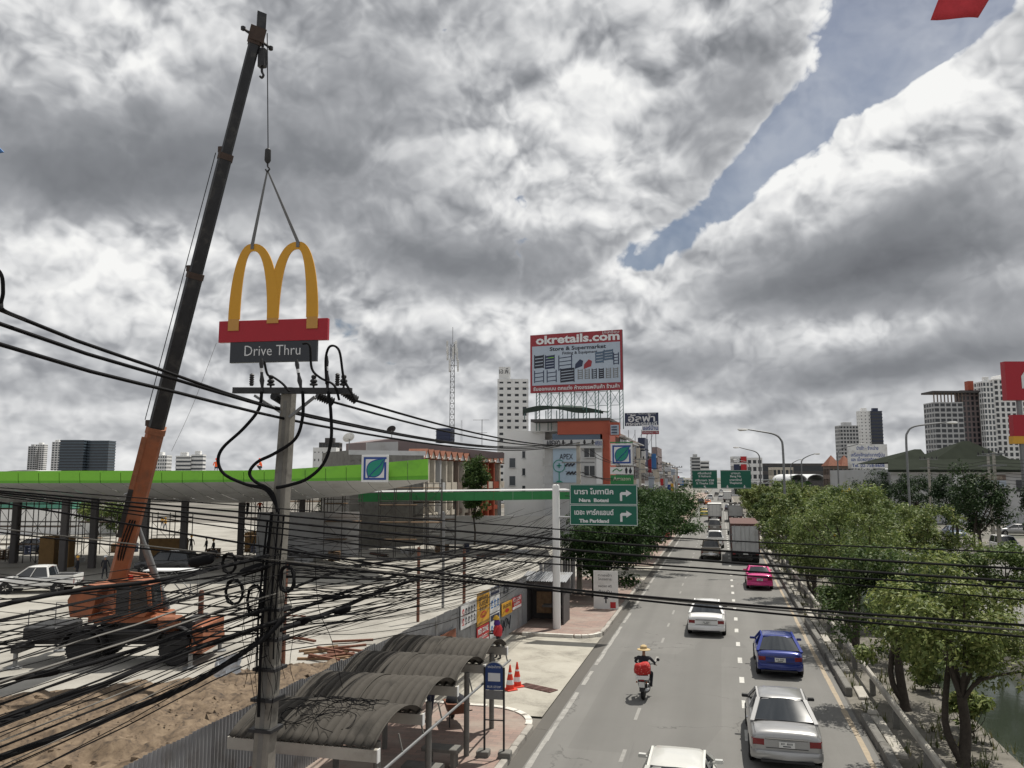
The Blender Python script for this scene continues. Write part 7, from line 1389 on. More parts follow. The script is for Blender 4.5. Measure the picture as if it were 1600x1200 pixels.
for k, (x, y, h, r) in enumerate(far_):
    tree('canal_tree', x, y, h, r, '%s tree from the footbridge on the far bank of the canal' % ORD[k], group='trees on the far canal bank', mt='leaf_median' if k % 3 else 'leaf_median_light', leaf=min(.5,.14+y*.0017), nclump=40, per=int(max(60,200-y*.65)), flowers=2 if k == 4 else 0)
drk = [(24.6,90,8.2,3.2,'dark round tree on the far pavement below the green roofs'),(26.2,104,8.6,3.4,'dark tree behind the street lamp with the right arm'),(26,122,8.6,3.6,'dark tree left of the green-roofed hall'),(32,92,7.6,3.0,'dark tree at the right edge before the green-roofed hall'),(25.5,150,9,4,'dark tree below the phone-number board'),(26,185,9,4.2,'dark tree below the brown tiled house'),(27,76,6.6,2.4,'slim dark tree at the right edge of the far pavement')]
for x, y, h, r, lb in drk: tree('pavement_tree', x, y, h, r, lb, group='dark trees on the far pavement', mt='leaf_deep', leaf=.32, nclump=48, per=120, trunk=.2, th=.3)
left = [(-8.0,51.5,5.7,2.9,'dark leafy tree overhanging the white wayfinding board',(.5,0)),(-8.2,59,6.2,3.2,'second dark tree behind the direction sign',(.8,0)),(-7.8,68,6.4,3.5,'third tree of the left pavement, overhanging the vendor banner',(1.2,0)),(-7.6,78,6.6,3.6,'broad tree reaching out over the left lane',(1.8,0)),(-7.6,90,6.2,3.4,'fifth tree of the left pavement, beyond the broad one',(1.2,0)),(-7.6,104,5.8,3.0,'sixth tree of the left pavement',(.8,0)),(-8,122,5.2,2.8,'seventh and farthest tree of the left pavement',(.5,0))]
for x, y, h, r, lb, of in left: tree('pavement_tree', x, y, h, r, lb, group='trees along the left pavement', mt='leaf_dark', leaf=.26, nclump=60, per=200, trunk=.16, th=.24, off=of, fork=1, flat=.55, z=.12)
p = gp(745,830); tree('ivy_tree', atZ(742,745,92).x, atZ(742,745,92).y, atZ(742,706,92).z, 1.35, 'narrow ivy-clad tree in front of the shophouse gables', mt='leaf_dark', leaf=.32, nclump=80, per=120, th=.30, fork=1, rcf=.5)
for k, (px, py, h, r, lb) in enumerate(((150,838,6.5,3.0,'pale green bushy tree behind the canopy columns, left one'),(185,836,6,2.8,'pale green bushy tree behind the crane boom'),(560,845,5.5,2.6,'dark shrubby tree behind the scaffold tower'),(520,842,5,2.2,'small dark tree under the right end of the lime canopy'))):
    p = gp(px,py); tree('site_tree', p.x, p.y, h, r, lb, group='trees behind the building plot', mt='leaf_median' if k < 2 else 'leaf_deep', leaf=.42, nclump=34, per=60, th=.1)
# far-off belt of trees that closes the horizon
rs = np.random.RandomState(77); n = 900; az = np.radians(rs.uniform(-58,32,n)); D_ = rs.uniform(260,620,n); C = np.stack([np.sin(az)*D_, np.cos(az)*D_, rs.uniform(1.0,5.5,n)],1)
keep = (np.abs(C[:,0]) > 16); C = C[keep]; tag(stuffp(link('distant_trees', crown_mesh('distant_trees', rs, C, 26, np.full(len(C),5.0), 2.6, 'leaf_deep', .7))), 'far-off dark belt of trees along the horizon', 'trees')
# verge shrubs
for k, (x, y, h) in enumerate(((6.9,27.5,1.5),(7.2,33,1.3),(6.6,36.5,2.0),(7.0,44,1.4),(6.8,52,1.6))): tree('verge_shrub', x, y, h, h*.5, '%s of the young shrubs under the verge trees' % ORD[k], 'shrub', 'young shrubs on the verge', 'leaf_median', .22, 14, 55, .03, .1, fork=1)
# ================================================================ UTILITY POLES AND CABLES
PY = 14.3
def U(px, py, dy=0.0): return atY(px, py, PY+dy)
top = U(452,606); ptop = Vector((top.x,PY,top.z)); pbase = Vector((U(414,1200).x-.12,PY,0.14))
up = thing('utility_pole', pbase, 0, 'leaning concrete utility pole laden with cables in the foreground', 'utility pole')
rel = lambda v: Vector(v)-pbase
b = MB(); b.loft([[pbase*0+(rel(pbase)*(1-t_)+rel(ptop)*t_)+Vector((x*w_,y*w_,0)) for x, y in ((-.8,-1),(.8,-1),(1,-.8),(1,.8),(.8,1),(-.8,1),(-1,.8),(-1,-.8))] for t_, w_ in ((0,.185),(.5,.15),(1,.115))]); b.build('pole_shaft', M['pole_concrete'], up, smooth=30)
b = MB(); b.loft([[rel(pbase)*(1-t_)+rel(ptop)*t_+Vector((x*w_*.30,-w_*1.003-.004*y_,0)) for x, y_ in ((-1,1),(1,1),(1,-6),(-1,-6))] for t_, w_ in ((.02,.184),(.5,.15),(.97,.118))]); b.build('recess_strip', M['concrete_dark'], up)
ca0, ca1 = U(365,610,-.16), U(549,611,-.16); b = MB(); b.bar(rel(ca0),rel(ca1),.09,.12); b.build('crossarm', M['dark_steel'], up)
b = MB(); b.bar(rel(U(398,618,-.1)),rel(U(440,645,-.1)),.05); b.bar(rel(U(492,620,-.1)),rel(U(452,652,-.1)),.05); b.build('brace', M['grey_steel'], up)
def pin(px, py):
    t = b_ = MB(); b_.lathe([(.02,-.12),(.02,0),(.075,.01),(.08,.04),(.045,.06),(.07,.08),(.07,.11),(.035,.14),(.05,.16),(.05,.20),(.02,.22)],12); o = b_.build('pin_insulator', M['plastic_black'], up, smooth=50); o.location = rel(U(px,py,-.16))
for px in (423,490,537): pin(px,603)
for px in (393,527): b = MB(); b.lathe([(.035,0)]+[(.05 if k % 2 else .035,.02+k*.022) for k in range(10)]+[(.02,.25)],10); o = b.build('surge_arrester', M['plastic_black'], up); o.location = rel(U(px,603,-.16))
for (px, py, qx, qy) in ((428,618,441,626),(495,618,520,628),(534,610,556,625)):
    a, c = U(px,py), U(qx,qy,.25); b = MB(); n = 7; d_ = (c-a); b.tube([rel(a+d_*k/(2*n)) for k in range(2*n+1)],[.05 if k % 2 else .095 for k in range(2*n+1)],10); b.build('strain_insulator', M['dark_steel'], up)
for (px, y0, y1) in ((410,560,612),(471,562,612),(512,556,612)):
    a, c = U(px,y1,-.2), U(px-(2 if px != 471 else 8),y0,-.2); b = MB(); b.tube([rel(a*(1-k/6)+c*k/6) for k in range(7)],[.028,.03,.05,.03,.03,.045,.03],8); b.build('cable_termination', M['plastic_black'], up, smooth=40); b = MB(); b.tube([rel(a*.42+c*.58),rel(a*.30+c*.70)],.034,8); b.build('white_sleeve', M['poster_white'], up)
b = MB()
for k in range(5): t_ = .30+.06*k; p_ = rel(pbase)*(1-t_)+rel(ptop)*t_; b.box(p_.x-.24,p_.x+.24,-.23,.23,p_.z-.03,p_.z+.03)
stuffp(b.build('steel_bands', M['dark_steel'], up))
def cab(path, r, label, group, mt='black_cable', n=5, cat='cable', name='cable', sm=6):
    b = MB(); b.tube(smooth_path(path,sm),r,n); o = b.build(name, M[mt], None, smooth=60, fix=False); return tag(o, label, cat, group)
def sagline(a, c, s, n=10): a, c = Vector(a), Vector(c); return [a*(1-k/n)+c*(k/n)+Vector((0,0,-4*s*(k/n)*(1-k/n))) for k in range(n+1)]
# looping risers from the crossarm into the pole
for k, (pts, lb) in enumerate((([(409,612),(404,640),(380,670),(348,700),(341,722),(352,742),(385,757),(415,765),(432,790)],'black riser cable bulging far out on the left of the pole'),([(473,612),(473,650),(462,685),(430,708),(402,722),(390,738),(398,752),(424,768),(434,800)],'black riser cable crossing in front of the pole'),([(513,612),(517,645),(517,690),(505,725),(480,748),(452,758),(432,762)],'black riser cable hanging on the right of the pole'))): cab([U(x,y,-.25) for x, y in pts],.033,lb,'riser cables on the utility pole',n=8)
for k, (pts, lb) in enumerate((([(413,565),(418,585),(428,590),(442,600),(452,612)],'short jumper loop at the left insulator'),([(473,537),(484,540),(487,575),(500,590),(522,602),(530,625)],'tall jumper loop over the middle insulator'),([(510,600),(509,560),(516,541),(530,548),(537,590),(548,612),(556,626)],'arched jumper over the right insulator'))): cab([U(x,y,-.3) for x, y in pts],.024,lb,'jumper loops on the crossarm',n=6)
# high wires along the road
P2Y = 53.0
for k, (y0, X0, ax, ay, ex, lb) in enumerate(((484,-9.2,398,628,872,'uppermost high wire arriving from the left'),(506,-8.7,440,641,884,'middle high wire arriving from the left'),(538,-8.3,448,655,893,'lowest high wire arriving from the left'))):
    a = atX(0,y0,X0); m = U(ax,ay); a2 = a+(a-m)*1.2+Vector((0,0,.5)); e = atY(ex,692,P2Y); cab([a2,a,(a+m)/2+Vector((0,0,-.03)),m]+sagline(m,e,.55)[1:],.028,lb,'high wires above the pavement',n=6,sm=3)
for (ax, ay, ex, lb) in ((520,628,906,'high wire leaving the middle strain insulator'),(556,626,930,'high wire leaving the right strain insulator')): cab(sagline(U(ax,ay,.25),atY(ex,691,P2Y),.5),.026,lb,'high wires above the pavement',n=6,sm=3)
cab([atZ(-30,405,9),atZ(0,425,9),atZ(5,455,9),atZ(2,475,9),atZ(8,486,9),atX(40,499,-9.2)],.022,'short wire looping down at the left edge onto the top high wire',None)
# cables crossing the road in front of the footbridge
cross = [([(-300,745),(0,762),(400,792),(780,820),(1100,843),(1600,864),(1950,880)],.012,'black_cable'),([(-300,742),(0,767),(400,802),(780,835),(1100,859),(1600,889),(1950,905)],.020,'black_cable'),([(-300,744),(0,770),(400,812),(780,849),(1100,876),(1600,909),(1950,928)],.022,'black_cable'),([(-300,744),(0,773),(400,821),(780,862),(1100,888),(1600,919),(1950,938)],.016,'black_cable'),([(-300,750),(0,776),(400,830),(780,875),(1100,894),(1600,937),(1950,958)],.013,'black_cable'),([(-300,735),(0,785),(400,852),(780,908),(1100,940),(1600,977),(1950,1000)],.021,'black_cable'),([(-300,790),(0,826),(400,872),(780,911),(1100,943),(1600,985),(1950,1010)],.014,'grey_cable'),([(-300,795),(0,832),(400,876),(780,914),(1100,948),(1600,995),(1950,1022)],.018,'black_cable')]
cl = ['thin topmost cable crossing the whole road','second cable from the top crossing the road','third and thickest cable crossing the road','fourth cable from the top crossing the road','fifth thin cable crossing the road','upper dark cable of the lowest trio over the road','brownish cable of the lowest trio over the road','lowest cable crossing the road']
for (pts, r, m), lb in zip(cross, cl): cab([U(x,y,-.35) for x, y in pts],r,lb,'cables crossing the road',m,6,sm=5)
# the telecom tangle: lines along the pavement and service drops
rd = random.Random(31); GA = 'telecom cables along the pavement'; la = 'thin black telecom cable in the dense tangle along the pavement'
for k in range(42):
    z = 4.3+2.1*((k*0.618034) % 1); x = -8.5+rd.uniform(-.35,.35); a = Vector((-9.3+rd.uniform(-1.6,.9), -14+rd.uniform(-4,4), z+rd.uniform(-.5,.6))); m = Vector((x,PY+rd.uniform(-.3,.2),z)); e = Vector((-9.2+rd.uniform(-.6,.4),P2Y,rd.uniform(3.4,5.4)))
    cab(sagline(a,m,rd.uniform(.1,.9),8)+sagline(m,e,rd.uniform(.3,1.5),10)[1:],rd.choice([.006,.008,.009,.011,.015]),la,GA,'black_cable' if rd.random() > .08 else 'grey_cable',4,sm=2)
GB = 'thick cable bundles along the pavement'
for k, (pts, lb, r) in enumerate((([(-80,1160),(0,1131),(146,1076),(250,1032),(400,982),(440,968)],'thick black cable bundle, second lowest at the left edge',.045),([(-80,1212),(0,1184),(180,1118),(300,1068),(400,1006),(445,965)],'lowest thick cable bundle at the bottom left',.05),([(-80,975),(0,946),(130,921),(260,905),(420,868)],'thick cable bundle passing just above the crane cab',.035),([(-80,1090),(0,1063),(100,1048),(230,1010),(420,950)],'thick cable with a pale clamp left of the crane wheels',.032))):
    cab([atY(x,y,float(np.interp(x,[-80,0,440],[7.4,8.9,PY-.2]))) for x, y in pts],r,lb,GB,n=7,sm=6)
for k, (pts, lb, r) in enumerate((([(435,985),(520,955),(620,915),(760,870),(880,838)],'thick cable bundle running right from the pole towards the direction sign',.05),([(435,965),(540,925),(680,880),(780,852),(880,830)],'upper cable bundle running right from the pole',.035),([(440,925),(560,885),(700,862),(880,826)],'slack cable bundle running right behind the rusty posts',.03))):
    cab([atY(x,y,float(np.interp(x,[435,520,680,880],[PY,16.8,25,P2Y]))) for x, y in pts],r,lb,GB,n=7,sm=6)
GD = 'service drops fanning left from the pole'; ld = 'thin service cable fanning left from the pole across the building plot'
for k in range(17):
    a = Vector((-8.55,PY+rd.uniform(-.15,.15),rd.uniform(4.5,6.4))); e = Vector((-30+rd.uniform(-5,5),PY+rd.uniform(-3,9),rd.uniform(3.6,6.6))); cab(sagline(a,e,rd.uniform(.2,.9)),rd.choice([.007,.009,.012,.017]),ld,GD,'black_cable' if rd.random() > .1 else 'grey_cable',4,sm=2)
GE = 'loose cables strung right across the plot'; le = 'thin loose cable running from the pole across the yard to the right'
for k in range(38):
    a = Vector((-8.4,PY,rd.uniform(4.5,6.6))); e = Vector((-9.2+rd.uniform(-3,.3),P2Y+rd.uniform(-12,10),rd.uniform(2.8,6.0))); cab(sagline(a,e,rd.uniform(.1,1.3)),rd.choice([.007,.009,.012]),le,GE,'black_cable',4,sm=2)
# slack coils, splice closures and a plastic bag caught on the cables
def coil(px, py, rx, ry, label, nl=5):
    c = U(px,py,-.35); pts = []
    for k in range(nl*14+1): a = 2*math.pi*k/14; j = .92+.08*math.sin(k*1.7); pts.append(c+Vector((rx*j*math.cos(a),.012*k/14-.03+.02*math.sin(k),ry*j*math.sin(a))))
    b = MB(); b.tube(pts,.016,5); tag(b.build('cable_coil', M['black_cable'], None, smooth=60, fix=False), label, 'cable coil', 'cable coils on the pole')
coil(366,925,.20,.25,'leftmost cable coil hanging beside the pole'); coil(398,938,.17,.30,'larger slack cable coil touching the pole'); coil(358,880,.16,.20,'upper cable coil above the leftmost one'); coil(448,905,.16,.26,'tangled cable coil on the right side of the pole',7)
for (px, py, qx, qy, Y_, r, lb) in ((296,880,334,872,PY-1.0,.10,'large black splice closure left of the coils'),(375,896,412,884,PY-.4,.085,'black splice closure next to the pole'),(455,978,486,966,PY+.9,.07,'black splice closure just right of the pole'),(523,960,548,949,PY+2.5,.075,'black splice closure farther right on the cable bundle'),(20,1060,95,1049,9.6,.05,'long splice sleeve on the thick cable at the far left'),(305,870,340,862,PY+.2,.05,'small splice above the large closure')):
    a, c = atY(px,py,Y_), atY(qx,qy,Y_); d_ = c-a; b = MB(); b.tube([a+d_*t_ for t_ in (0,.08,.2,.8,.92,1)],[r*.4,r*.8,r,r,r*.8,r*.4],10); tag(b.build('splice_closure', M['black_cable'], None, smooth=40), lb, 'splice closure', 'splice closures on the cables')
bgp = atY(355,1045,PY-.6); b = MB(); rs = np.random.RandomState(3); pts = []
for i in range(9):
    for j in range(9): pts.append((bgp.x-.26+.065*i+rs.normal()*.012, bgp.y+rs.normal()*.03+.05*math.sin(i), bgp.z-.18+.045*j+.016*i+rs.normal()*.014))
b.faces(pts,[(i*9+j,i*9+9+j,i*9+10+j,i*9+j+1) for i in range(8) for j in range(8)]); tag(b.build('plastic_bag', mat('bag',(0.6,0.63,0.66),.4,var=.1,scale=20), None, smooth=50), 'crumpled white plastic bag caught on the cables', 'plastic bag')
# thin strands straggling down the pole
rd = random.Random(9)
for k in range(16):
    x0 = 420+rd.uniform(-22,28); y0 = rd.uniform(800,930); pts = [U(x0,y0,-.3)]
    for j in range(5): x0 += rd.uniform(-14,14); y0 += rd.uniform(25,60); pts.append(U(x0,y0,-.3))
    cab(pts,.006,'thin loose strand straggling down the pole','strands on the utility pole',n=4,sm=4)
for k_, (xa_, r_) in enumerate(((436,.018),(444,.015),(418,.02))): cab([U(xa_,795+9*k_,-.22),U(xa_-7,880,-.27),U(xa_-14,960,-.3),U(xa_-17,1010+20*k_,-.32)],r_,('middle','right','left')[k_]+' black cable running down the face of the utility pole',None,n=6)
cab([U(425,800,-.2),U(415,900,-.25),U(408,1000,-.3),U(404,1120,-.3)],.03,'black cable conduit clipped to the front of the pole',None,n=7)
cab([U(492,870,.5),U(498,950,.5),U(518,1000,.6),U(535,1075,.6)],.007,'single loose wire dropping onto the shelter roofs',None,n=4)
# further poles down the left pavement and across the canal
def pole(x, y, h, label, group, arm=2.2):
    t = thing('utility_pole', (x,y,0), 0, label, 'utility pole', group); b = MB(); b.loft([[(a*w_,c*w_,z_) for a, c in ((-1,-1),(1,-1),(1,1),(-1,1))] for z_, w_ in ((0,.17),(h,.11))]); b.build('pole_shaft', M['concrete'], t)
    for z_ in (h-.15,h-1.3): b = MB(); b.bar((-arm/2,-.13,z_),(arm/2,-.13,z_),.10); b.build('crossarm', M['grey_steel'], t)
    for x_ in (-arm*.45,-arm*.2,arm*.2,arm*.45): b = MB(); b.lathe([(.04,0),(.09,.08),(.09,.16),(.05,.3)],8,c=(x_,-.13,h-.1)); b.build('insulator', M['plastic_black'], t)
    return t
for k, y in enumerate((53,95,136,178)): pole(-9.15,y,atY(905,692,53).z if k == 0 else 9.9,'%s utility pole of the left pavement beyond the foreground one' % ('first','second','third','fourth')[k],'utility poles along the left pavement')
for k, (x, y) in enumerate(((27.0,92),(28.5,99),(26.8,118))): pole(x,y,10.2,('grey utility pole in front of the green-roofed hall, left one','grey utility pole in front of the green-roofed hall, right one','grey utility pole beside the lamp across the canal')[k],'utility poles across the canal')
rd = random.Random(12)
for k in range(14):
    z = rd.uniform(4.5,9.6); cab(sagline((-9.2+rd.uniform(-.9,.9),53,z),(-9.2+rd.uniform(-.9,.9),95,z+rd.uniform(-.3,.3)),.6)+sagline((-9.2,95,z),(-9.2,136,z),.6)[1:],.022,'distant cable strung along the left shophouses','distant cables by the shophouses',n=4,sm=1)
for k in range(8): z = 7.2+.33*k; cab(sagline((27,40,z),(27,92,z),.5)+sagline((27,92,z),(26.8,118,z),.4)[1:],.02,'distant cable strung across the canal before the green-roofed hall','distant cables across the canal',n=4,sm=1)
# ================================================================ PEOPLE, MOTORCYCLE, SMALL THINGS
def figure(name, loc_, rz, J, seg, label, mats, group=None, scale=1.0):
    """J: joint -> (x,y,z,r); seg: (joint, joint, material index); one continuous skinned body"""
    ks = list(J); idx = {k: i for i, k in enumerate(ks)}; me = bpy.data.meshes.new('body'); me.from_pydata([J[k][:3] for k in ks], [(idx[a],idx[b_]) for a, b_, _ in seg], [])
    o = bpy.data.objects.new('body', me); COL.objects.link(o); sk = o.modifiers.new('k','SKIN'); sk.use_smooth_shade = True
    for i, k in enumerate(ks): v = me.skin_vertices[0].data[i]; r_ = J[k][3]; v.radius = (r_ if isinstance(r_,tuple) else (r_,r_)); v.use_root = (k == 'pelvis')
    ss = o.modifiers.new('s','SUBSURF'); ss.levels = 1; ss.render_levels = 1
    dg = bpy.context.evaluated_depsgraph_get(); m2 = bpy.data.meshes.new_from_object(o.evaluated_get(dg)); bpy.data.objects.remove(o)
    m2.materials.clear(); [m2.materials.append(m) for m in mats]
    A = np.array([J[a][:3] for a, b_, _ in seg]); B = np.array([J[b_][:3] for a, b_, _ in seg]); mi = np.array([s[2] for s in seg]); AB = B-A; L2 = (AB**2).sum(1)+1e-9
    for p in m2.polygons: c = np.array(p.center); t_ = np.clip(((c-A)*AB).sum(1)/L2,0,1); dd = np.linalg.norm(A+AB*t_[:,None]-c,axis=1); p.material_index = int(mi[dd.argmin()]); p.use_smooth = True
    t = thing(name, loc_, rz, label, 'person', group); t.scale = (scale,)*3; bo = link('body', m2, t); return t
def standing(lean=0.0, arm=.15, stride=.12, bend=0.0):
    J = {'pelvis':(0,0,.92,(.135,.10)),'belly':(0,.01,1.08,(.13,.10)),'chest':(0,lean*.5,1.30,(.155,.11)),'neck0':(0,lean*.8,1.44,(.07,.06)),'neck':(0,lean*.9,1.50,.05),'head':(0,lean+.01,1.60,(.075,.09)),'crown':(0,lean+.0,1.70,.065),'nose':(0,lean+.10,1.61,.018)}
    for s, n in ((-1,'l'),(1,'r')):
        J.update({n+'hip':(s*.09,0,.88,.09),n+'knee':(s*.10,stride*s*.5+.02,.48,.062),n+'ankle':(s*.10,stride*s,.09,.042),n+'toe':(s*.11,stride*s+.15,.04,.036),n+'sho':(s*.18,lean*.6,1.40,.062),n+'elb':(s*(.22+arm*.3),lean*.6+.02+bend*.10,1.12,.045),n+'wri':(s*(.22+arm*.4),lean*.6+.10+bend*.22,.90+bend*.25,.033),n+'hand':(s*(.22+arm*.4),lean*.6+.13+bend*.28,.82+bend*.30,.036)})
    S = [('pelvis','belly',0),('belly','chest',0),('chest','neck0',0),('neck0','neck',2),('neck','head',2),('head','crown',2),('head','nose',2)]
    for n in 'lr': S += [('pelvis',n+'hip',1),(n+'hip',n+'knee',1),(n+'knee',n+'ankle',1),(n+'ankle',n+'toe',3),('chest',n+'sho',0),(n+'sho',n+'elb',0),(n+'elb',n+'wri',4),(n+'wri',n+'hand',2)]
    return J, S
def fingers(t, J, n, mt):
    w, h = Vector(J[n+'wri'][:3]), Vector(J[n+'hand'][:3]); d_ = (h-w).normalized(); s = d_.cross(Vector((0,1,0))).normalized()
    for k, L_ in enumerate((.055,.07,.075,.065)): b = MB(); o_ = h+s*(.022*(k-1.5)); b.tube([o_,o_+d_*L_*.6,o_+d_*L_+Vector((0,.02,0))],[.011,.010,.008],5); b.build('finger', mt, t)
    b = MB(); b.tube([w*.5+h*.5+s*.03,w*.3+h*.7+s*.055,h+s*.06],[.012,.011,.009],5); b.build('finger', mt, t)
J, S = standing(.10,.1,.10,.9); p = gp(779,1031,.035)
wk = figure('person', (p.x,p.y,.036), R(95), J, S, 'worker in red vest, purple scarf and yellow hat beside the hoarding', [M['red_cloth'],M['dark_cloth'],M['skin'],M['plastic_black'],M['dark_cloth']])
[fingers(wk,J,n,M['skin']) for n in 'lr']
b = MB(); b.lathe([(.15,1.66),(.145,1.69),(.115,1.73),(.10,1.79),(.04,1.83)],14,c=(0,.10,0)); b.build('hat', M['yellow_cloth'], wk, smooth=50); b = MB(); b.lathe([(.10,1.40),(.14,1.46),(.12,1.56),(.10,1.64)],12,c=(0,.075,0)); b.build('scarf', M['purple_cloth'], wk, smooth=50)
b = MB(); b.lathe([(.17,1.0),(.185,1.15),(.19,1.3),(.13,1.43)],14,c=(0,.03,0)); b.build('vest', M['red_cloth'], wk, smooth=50)
# site workers
W_OR = [M['orange_cloth'],M['dark_cloth'],M['skin'],M['plastic_black'],M['orange_cloth']]; W_DK = [M['dark_cloth'],M['dark_cloth'],M['skin'],M['plastic_black'],M['dark_cloth']]; W_YE = [M['yellow_sign'],M['navy'],M['skin'],M['plastic_black'],M['yellow_sign']]
def hat(t, mt): b = MB(); b.lathe([(.14,1.64),(.12,1.68),(.10,1.76),(.03,1.80)],12,c=(0,.02,0)); b.build('hard_hat', mt, t, smooth=50)
def worker(p, rz, mats, label, hm, grp, **k): J, S = standing(**k); t = figure('person', p, rz, J, S, label, mats, grp); hat(t,hm); return t
GW = 'workers on the building plot'
sw = Matrix.Translation(sc_w.location) @ Matrix.Rotation(YAW,4,'Z')
worker(sw @ Vector((1.8,.55,3.69)), YAW, W_OR, 'worker in orange on the scaffold left of the utility pole', M['cone_red'], GW, arm=.3, bend=.6)
worker(sw @ Vector((.56,.6,3.69)), YAW+1, W_DK, 'worker in dark clothes and red helmet on the scaffold', M['cone_red'], GW, bend=.5)
def crouching():
    J, S = standing(.18,.2,.05,.8)
    for k in list(J):
        x, y, z, r_ = J[k]
        if k[1:] in ('ankle','toe'): continue
        J[k] = (x,y+.32,.46,r_) if k[1:] == 'knee' else (x,y-.05,z-.58,r_)
    return J, S
for (px, rz, lb) in ((337,.5,'worker in orange crouching on the canopy roof beside the riser cable'),(407,2.2,'worker in orange crouching on the canopy roof left of the pole')):
    c = atZ(px,745,78); J, S = crouching(); t = figure('person', (c.x,c.y,8.31), rz, J, S, lb, W_OR, GW); b = MB(); b.lathe([(.14,1.06),(.12,1.10),(.10,1.18),(.03,1.22)],12,c=(0,.12,0)); b.build('hard_hat', M['cone_red'], t, smooth=50)
for k, (px, py, rz, mats, lb) in enumerate(((163,905,.3,W_DK,'worker in dark clothes walking just left of the boom foot'),(120,906,2.0,W_DK,'worker in dark clothes by the white pickup'),(62,880,1.0,W_DK,'worker standing in the shade behind the white pickup'),(298,865,.4,W_DK,'worker in dark clothes under the canopy right of the boom'),(322,868,1.8,W_DK,'second worker under the canopy right of the boom'),(333,872,2.6,W_DK,'third worker under the canopy right of the boom'),(253,826,.2,W_YE,'worker in yellow vest far behind the boom'),(258,828,2.9,W_YE,'second worker in yellow vest far behind the boom'))): p = gp(px,py); worker((p.x,p.y,.015), rz, mats, lb, M['yellow_sign'] if k % 2 else M['poster_white'], GW, stride=.2, arm=.2)
for s_, (px, py, lb) in enumerate(((705,1125,'person in a yellow top seated in the shade of the shelter'),)): p = gp(px-32,py,.14); worker((p.x,p.y,.15), 1.0, W_YE, 'person in a yellow top standing in the shade of the shelter', M['plastic_black'], None, arm=.1)
# motorcycle and rider
p = gp(1005,1094); mc = thing('motorcycle', (p.x,p.y+.1,.003), R(-3), 'small black motorcycle ridden along the middle of the road', 'motorcycle')
for y_, nm in ((0,'rear'),(1.25,'front')):
    b = MB(); r_ = .29; b.lathe([(r_*.72,-.05),(r_*.94,-.055),(r_,-.02),(r_,.02),(r_*.94,.055),(r_*.72,.05)],22,axis='X'); w_ = b.build('wheel', M['tyre'], mc, smooth=40); w_.location = (0,y_,r_); b = MB(); [b.bar((0,0,0),(0,r_*.74*math.cos(a),r_*.74*math.sin(a)),.012) for a in np.linspace(0,5.7,9)]; b.lathe([(.05,-.06),(.05,.06)],10,axis='X'); b.build('hub', M['galv'], w_)
b = MB(); b.loft([[(x*w_,y_,z_+h_*q_) for x, q_ in ((-1,0),(-.8,1),(.8,1),(1,0),(.6,-1),(-.6,-1))] for y_, z_, w_, h_ in ((-.25,.72,.07,.05),(0,.68,.12,.10),(.4,.58,.11,.12),(.75,.50,.10,.12),(1.0,.70,.14,.22),(1.12,.86,.12,.16))]); b.build('bodywork', M['plastic_black'], mc, smooth=50)
b = MB(); b.loft([[(x*w_,y_,z_+h_*q_) for x, q_ in ((-1,-.5),(-.9,.7),(0,1),(.9,.7),(1,-.5))] for y_, z_, w_, h_ in ((-.32,.80,.10,.03),(0,.80,.13,.05),(.35,.78,.12,.05),(.6,.76,.09,.04))]); b.build('seat', M['dark_cloth'], mc, smooth=50)
b = MB(); b.box(-.10,.10,-.36,-.345,.48,.66); b.build('licence_plate', M['plate'], mc); b = MB(); b.chbox(-.09,.09,-.37,-.30,.69,.75,.01); b.build('tail_light', M['tail_red'], mc); b = MB(); b.loft([[(x*.08,y_,z_) for x in (-1,1)] for y_, z_ in ((-.1,.62),(-.33,.55),(-.37,.34))],closed=False,caps=False); b.build('mudguard', M['plastic_black'], mc)
for s in (-1,1):
    b = MB(); b.tube([(s*.16,-.05,.55),(s*.12,.1,.30)],.028,6); b.build('shock_absorber', M['galv'], mc); b = MB(); b.lathe([(.055,-.012),(.06,0),(.05,.012)],12,c=(s*.40,.98,1.16),axis='Y'); b.tube([(s*.26,1.0,.98),(s*.36,.99,1.12)],.008,5); b.build('mirror', M['plastic_black'], mc); b = MB(); b.chbox(s*.17-.025,s*.17+.025,-.36,-.32,.63,.68,.005); b.build('indicator', M['crane_orange'], mc)
b = MB(); b.tube(smooth_path([(-.36,.90,.98),(-.2,.98,1.0),(0,1.02,.96),(.2,.98,1.0),(.36,.90,.98)],3),.016,6); b.build('handlebar', M['dark_steel'], mc); b = MB(); b.tube([(.15,.4,.30),(.17,-.05,.36),(.17,-.35,.42)],[.03,.045,.05],8); b.build('exhaust', M['galv'], mc); b = MB(); b.tube([(0,1.05,.85),(0,1.25,.29)],.03,6); b.build('fork', M['galv'], mc)
J = {'pelvis':(0,.12,.92,(.15,.12)),'belly':(0,.13,1.06,(.14,.11)),'chest':(0,.20,1.28,(.17,.12)),'neck0':(0,.24,1.42,(.07,.06)),'neck':(0,.26,1.47,.05),'head':(0,.28,1.57,(.08,.09)),'crown':(0,.27,1.66,.065),'nose':(0,.38,1.57,.018)}
for s, n in ((-1,'l'),(1,'r')): J.update({n+'hip':(s*.11,.16,.88,.09),n+'knee':(s*.23,.56,.80,.065),n+'ankle':(s*.21,.46,.36,.045),n+'toe':(s*.22,.60,.33,.036),n+'sho':(s*.20,.23,1.38,.065),n+'elb':(s*.34,.48,1.16,.046),n+'wri':(s*.31,.80,1.03,.034),n+'hand':(s*.30,.88,1.01,.036)})
S = [('pelvis','belly',0),('belly','chest',0),('chest','neck0',0),('neck0','neck',2),('neck','head',2),('head','crown',2),('head','nose',2)]
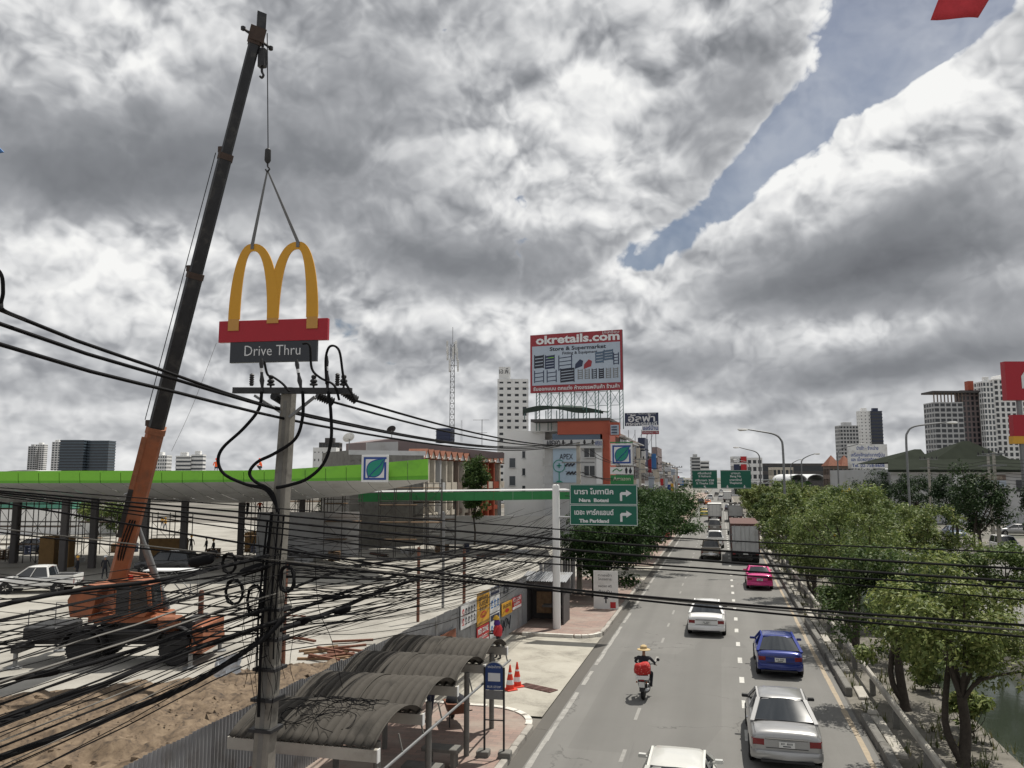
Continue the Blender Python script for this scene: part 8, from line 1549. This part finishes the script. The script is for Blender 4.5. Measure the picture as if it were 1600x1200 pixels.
for n in 'lr': S += [('pelvis',n+'hip',1),(n+'hip',n+'knee',1),(n+'knee',n+'ankle',1),(n+'ankle',n+'toe',3),('chest',n+'sho',0),(n+'sho',n+'elb',0),(n+'elb',n+'wri',4),(n+'wri',n+'hand',2)]
rdn = figure('person', mc.location.copy(), mc.rotation_euler.z, J, S, 'motorcycle rider in a dark jacket and broad straw hat', [M['dark_cloth'],M['dark_cloth'],M['skin'],M['plastic_black'],M['dark_cloth']]); [fingers(rdn,J,n,M['skin']) for n in 'lr']
b = MB(); b.lathe([(.235,1.625),(.23,1.642),(.125,1.67),(.115,1.75),(.06,1.79),(.02,1.795)],18,c=(0,.26,0)); b.build('straw_hat', M['straw'], rdn, smooth=40)
def plaid():
    m = mat('plaid',(0.5,0.04,0.03),.8,var=.0001); q = G(m.node_tree); pos = q.n('ShaderNodeTexCoord').outputs['Object']; w1_ = q.n('ShaderNodeTexVoronoi'); q.link(pos,w1_.inputs[0]); w1_.inputs['Scale'].default_value = 16
    q.link(q.ramp(w1_.outputs['Distance'],[(.0,(.55,.5,.45)),(.28,(.5,.05,.04)),(.6,(.42,.02,.02))]), m.node_tree.nodes['Principled BSDF'].inputs['Base Color']); return m
bk = thing('bundle', mc.matrix_basis @ Vector((0,-.16,.86)), 0, 'red patterned bundle strapped behind the rider', 'bundle'); b = MB(); b.lathe([(.16,0),(.25,.05),(.28,.20),(.27,.34),(.20,.43),(.05,.46)],18); rq = random.Random(3); b.v = [(v[0]*(1.05+.10*math.sin(v[2]*17+v[1]*9)),v[1]*.72+.03*math.sin(v[0]*19),v[2]*(.92+.08*math.sin(v[0]*11))) for v in b.v]; b.build('cloth', plaid(), bk, smooth=60); b = MB(); b.chbox(-.22,.22,-.2,.2,-.12,.0,.02); b.build('carton', M['offwhite'], bk)
# red pennant hanging into the top right corner, scrap of blue at the left edge
b = MB(); D_ = 7.0; A = [atZ(x,y,D_) for x, y in ((1500,-80),(1585,-75),(1526,29),(1458,28))]; pts = []
for i in range(9):
    for j in range(9): u_, v_ = i/8, j/8; q_ = (A[0]*(1-u_)+A[1]*u_)*(1-v_)+(A[3]*(1-u_)+A[2]*u_)*v_; pts.append(q_+_f*(.05*math.sin(u_*4+v_*2))+Vector((0,0,-.02*math.sin(u_*math.pi)*v_)))
b.faces(pts,[(i*9+j,i*9+9+j,i*9+10+j,i*9+j+1) for i in range(8) for j in range(8)]); o = b.build('red_pennant', M['red_cloth'], None, smooth=60); sl = o.modifiers.new('t','SOLIDIFY'); sl.thickness = .006; tag(o, 'dark red cloth pennant hanging into the top right corner', 'flag')
b = MB(); A = [atZ(x,y,7.0) for x, y in ((-40,215),(-6,226),(5,237),(-40,246))]; b.faces(A+[p+_f*.02 for p in A],[(0,1,2,3),(7,6,5,4),(0,4,5,1),(1,5,6,2),(2,6,7,3),(3,7,4,0)]); tag(b.build('blue_pennant', M['poster_blue']), 'tip of a bright blue pennant at the left edge', 'flag')
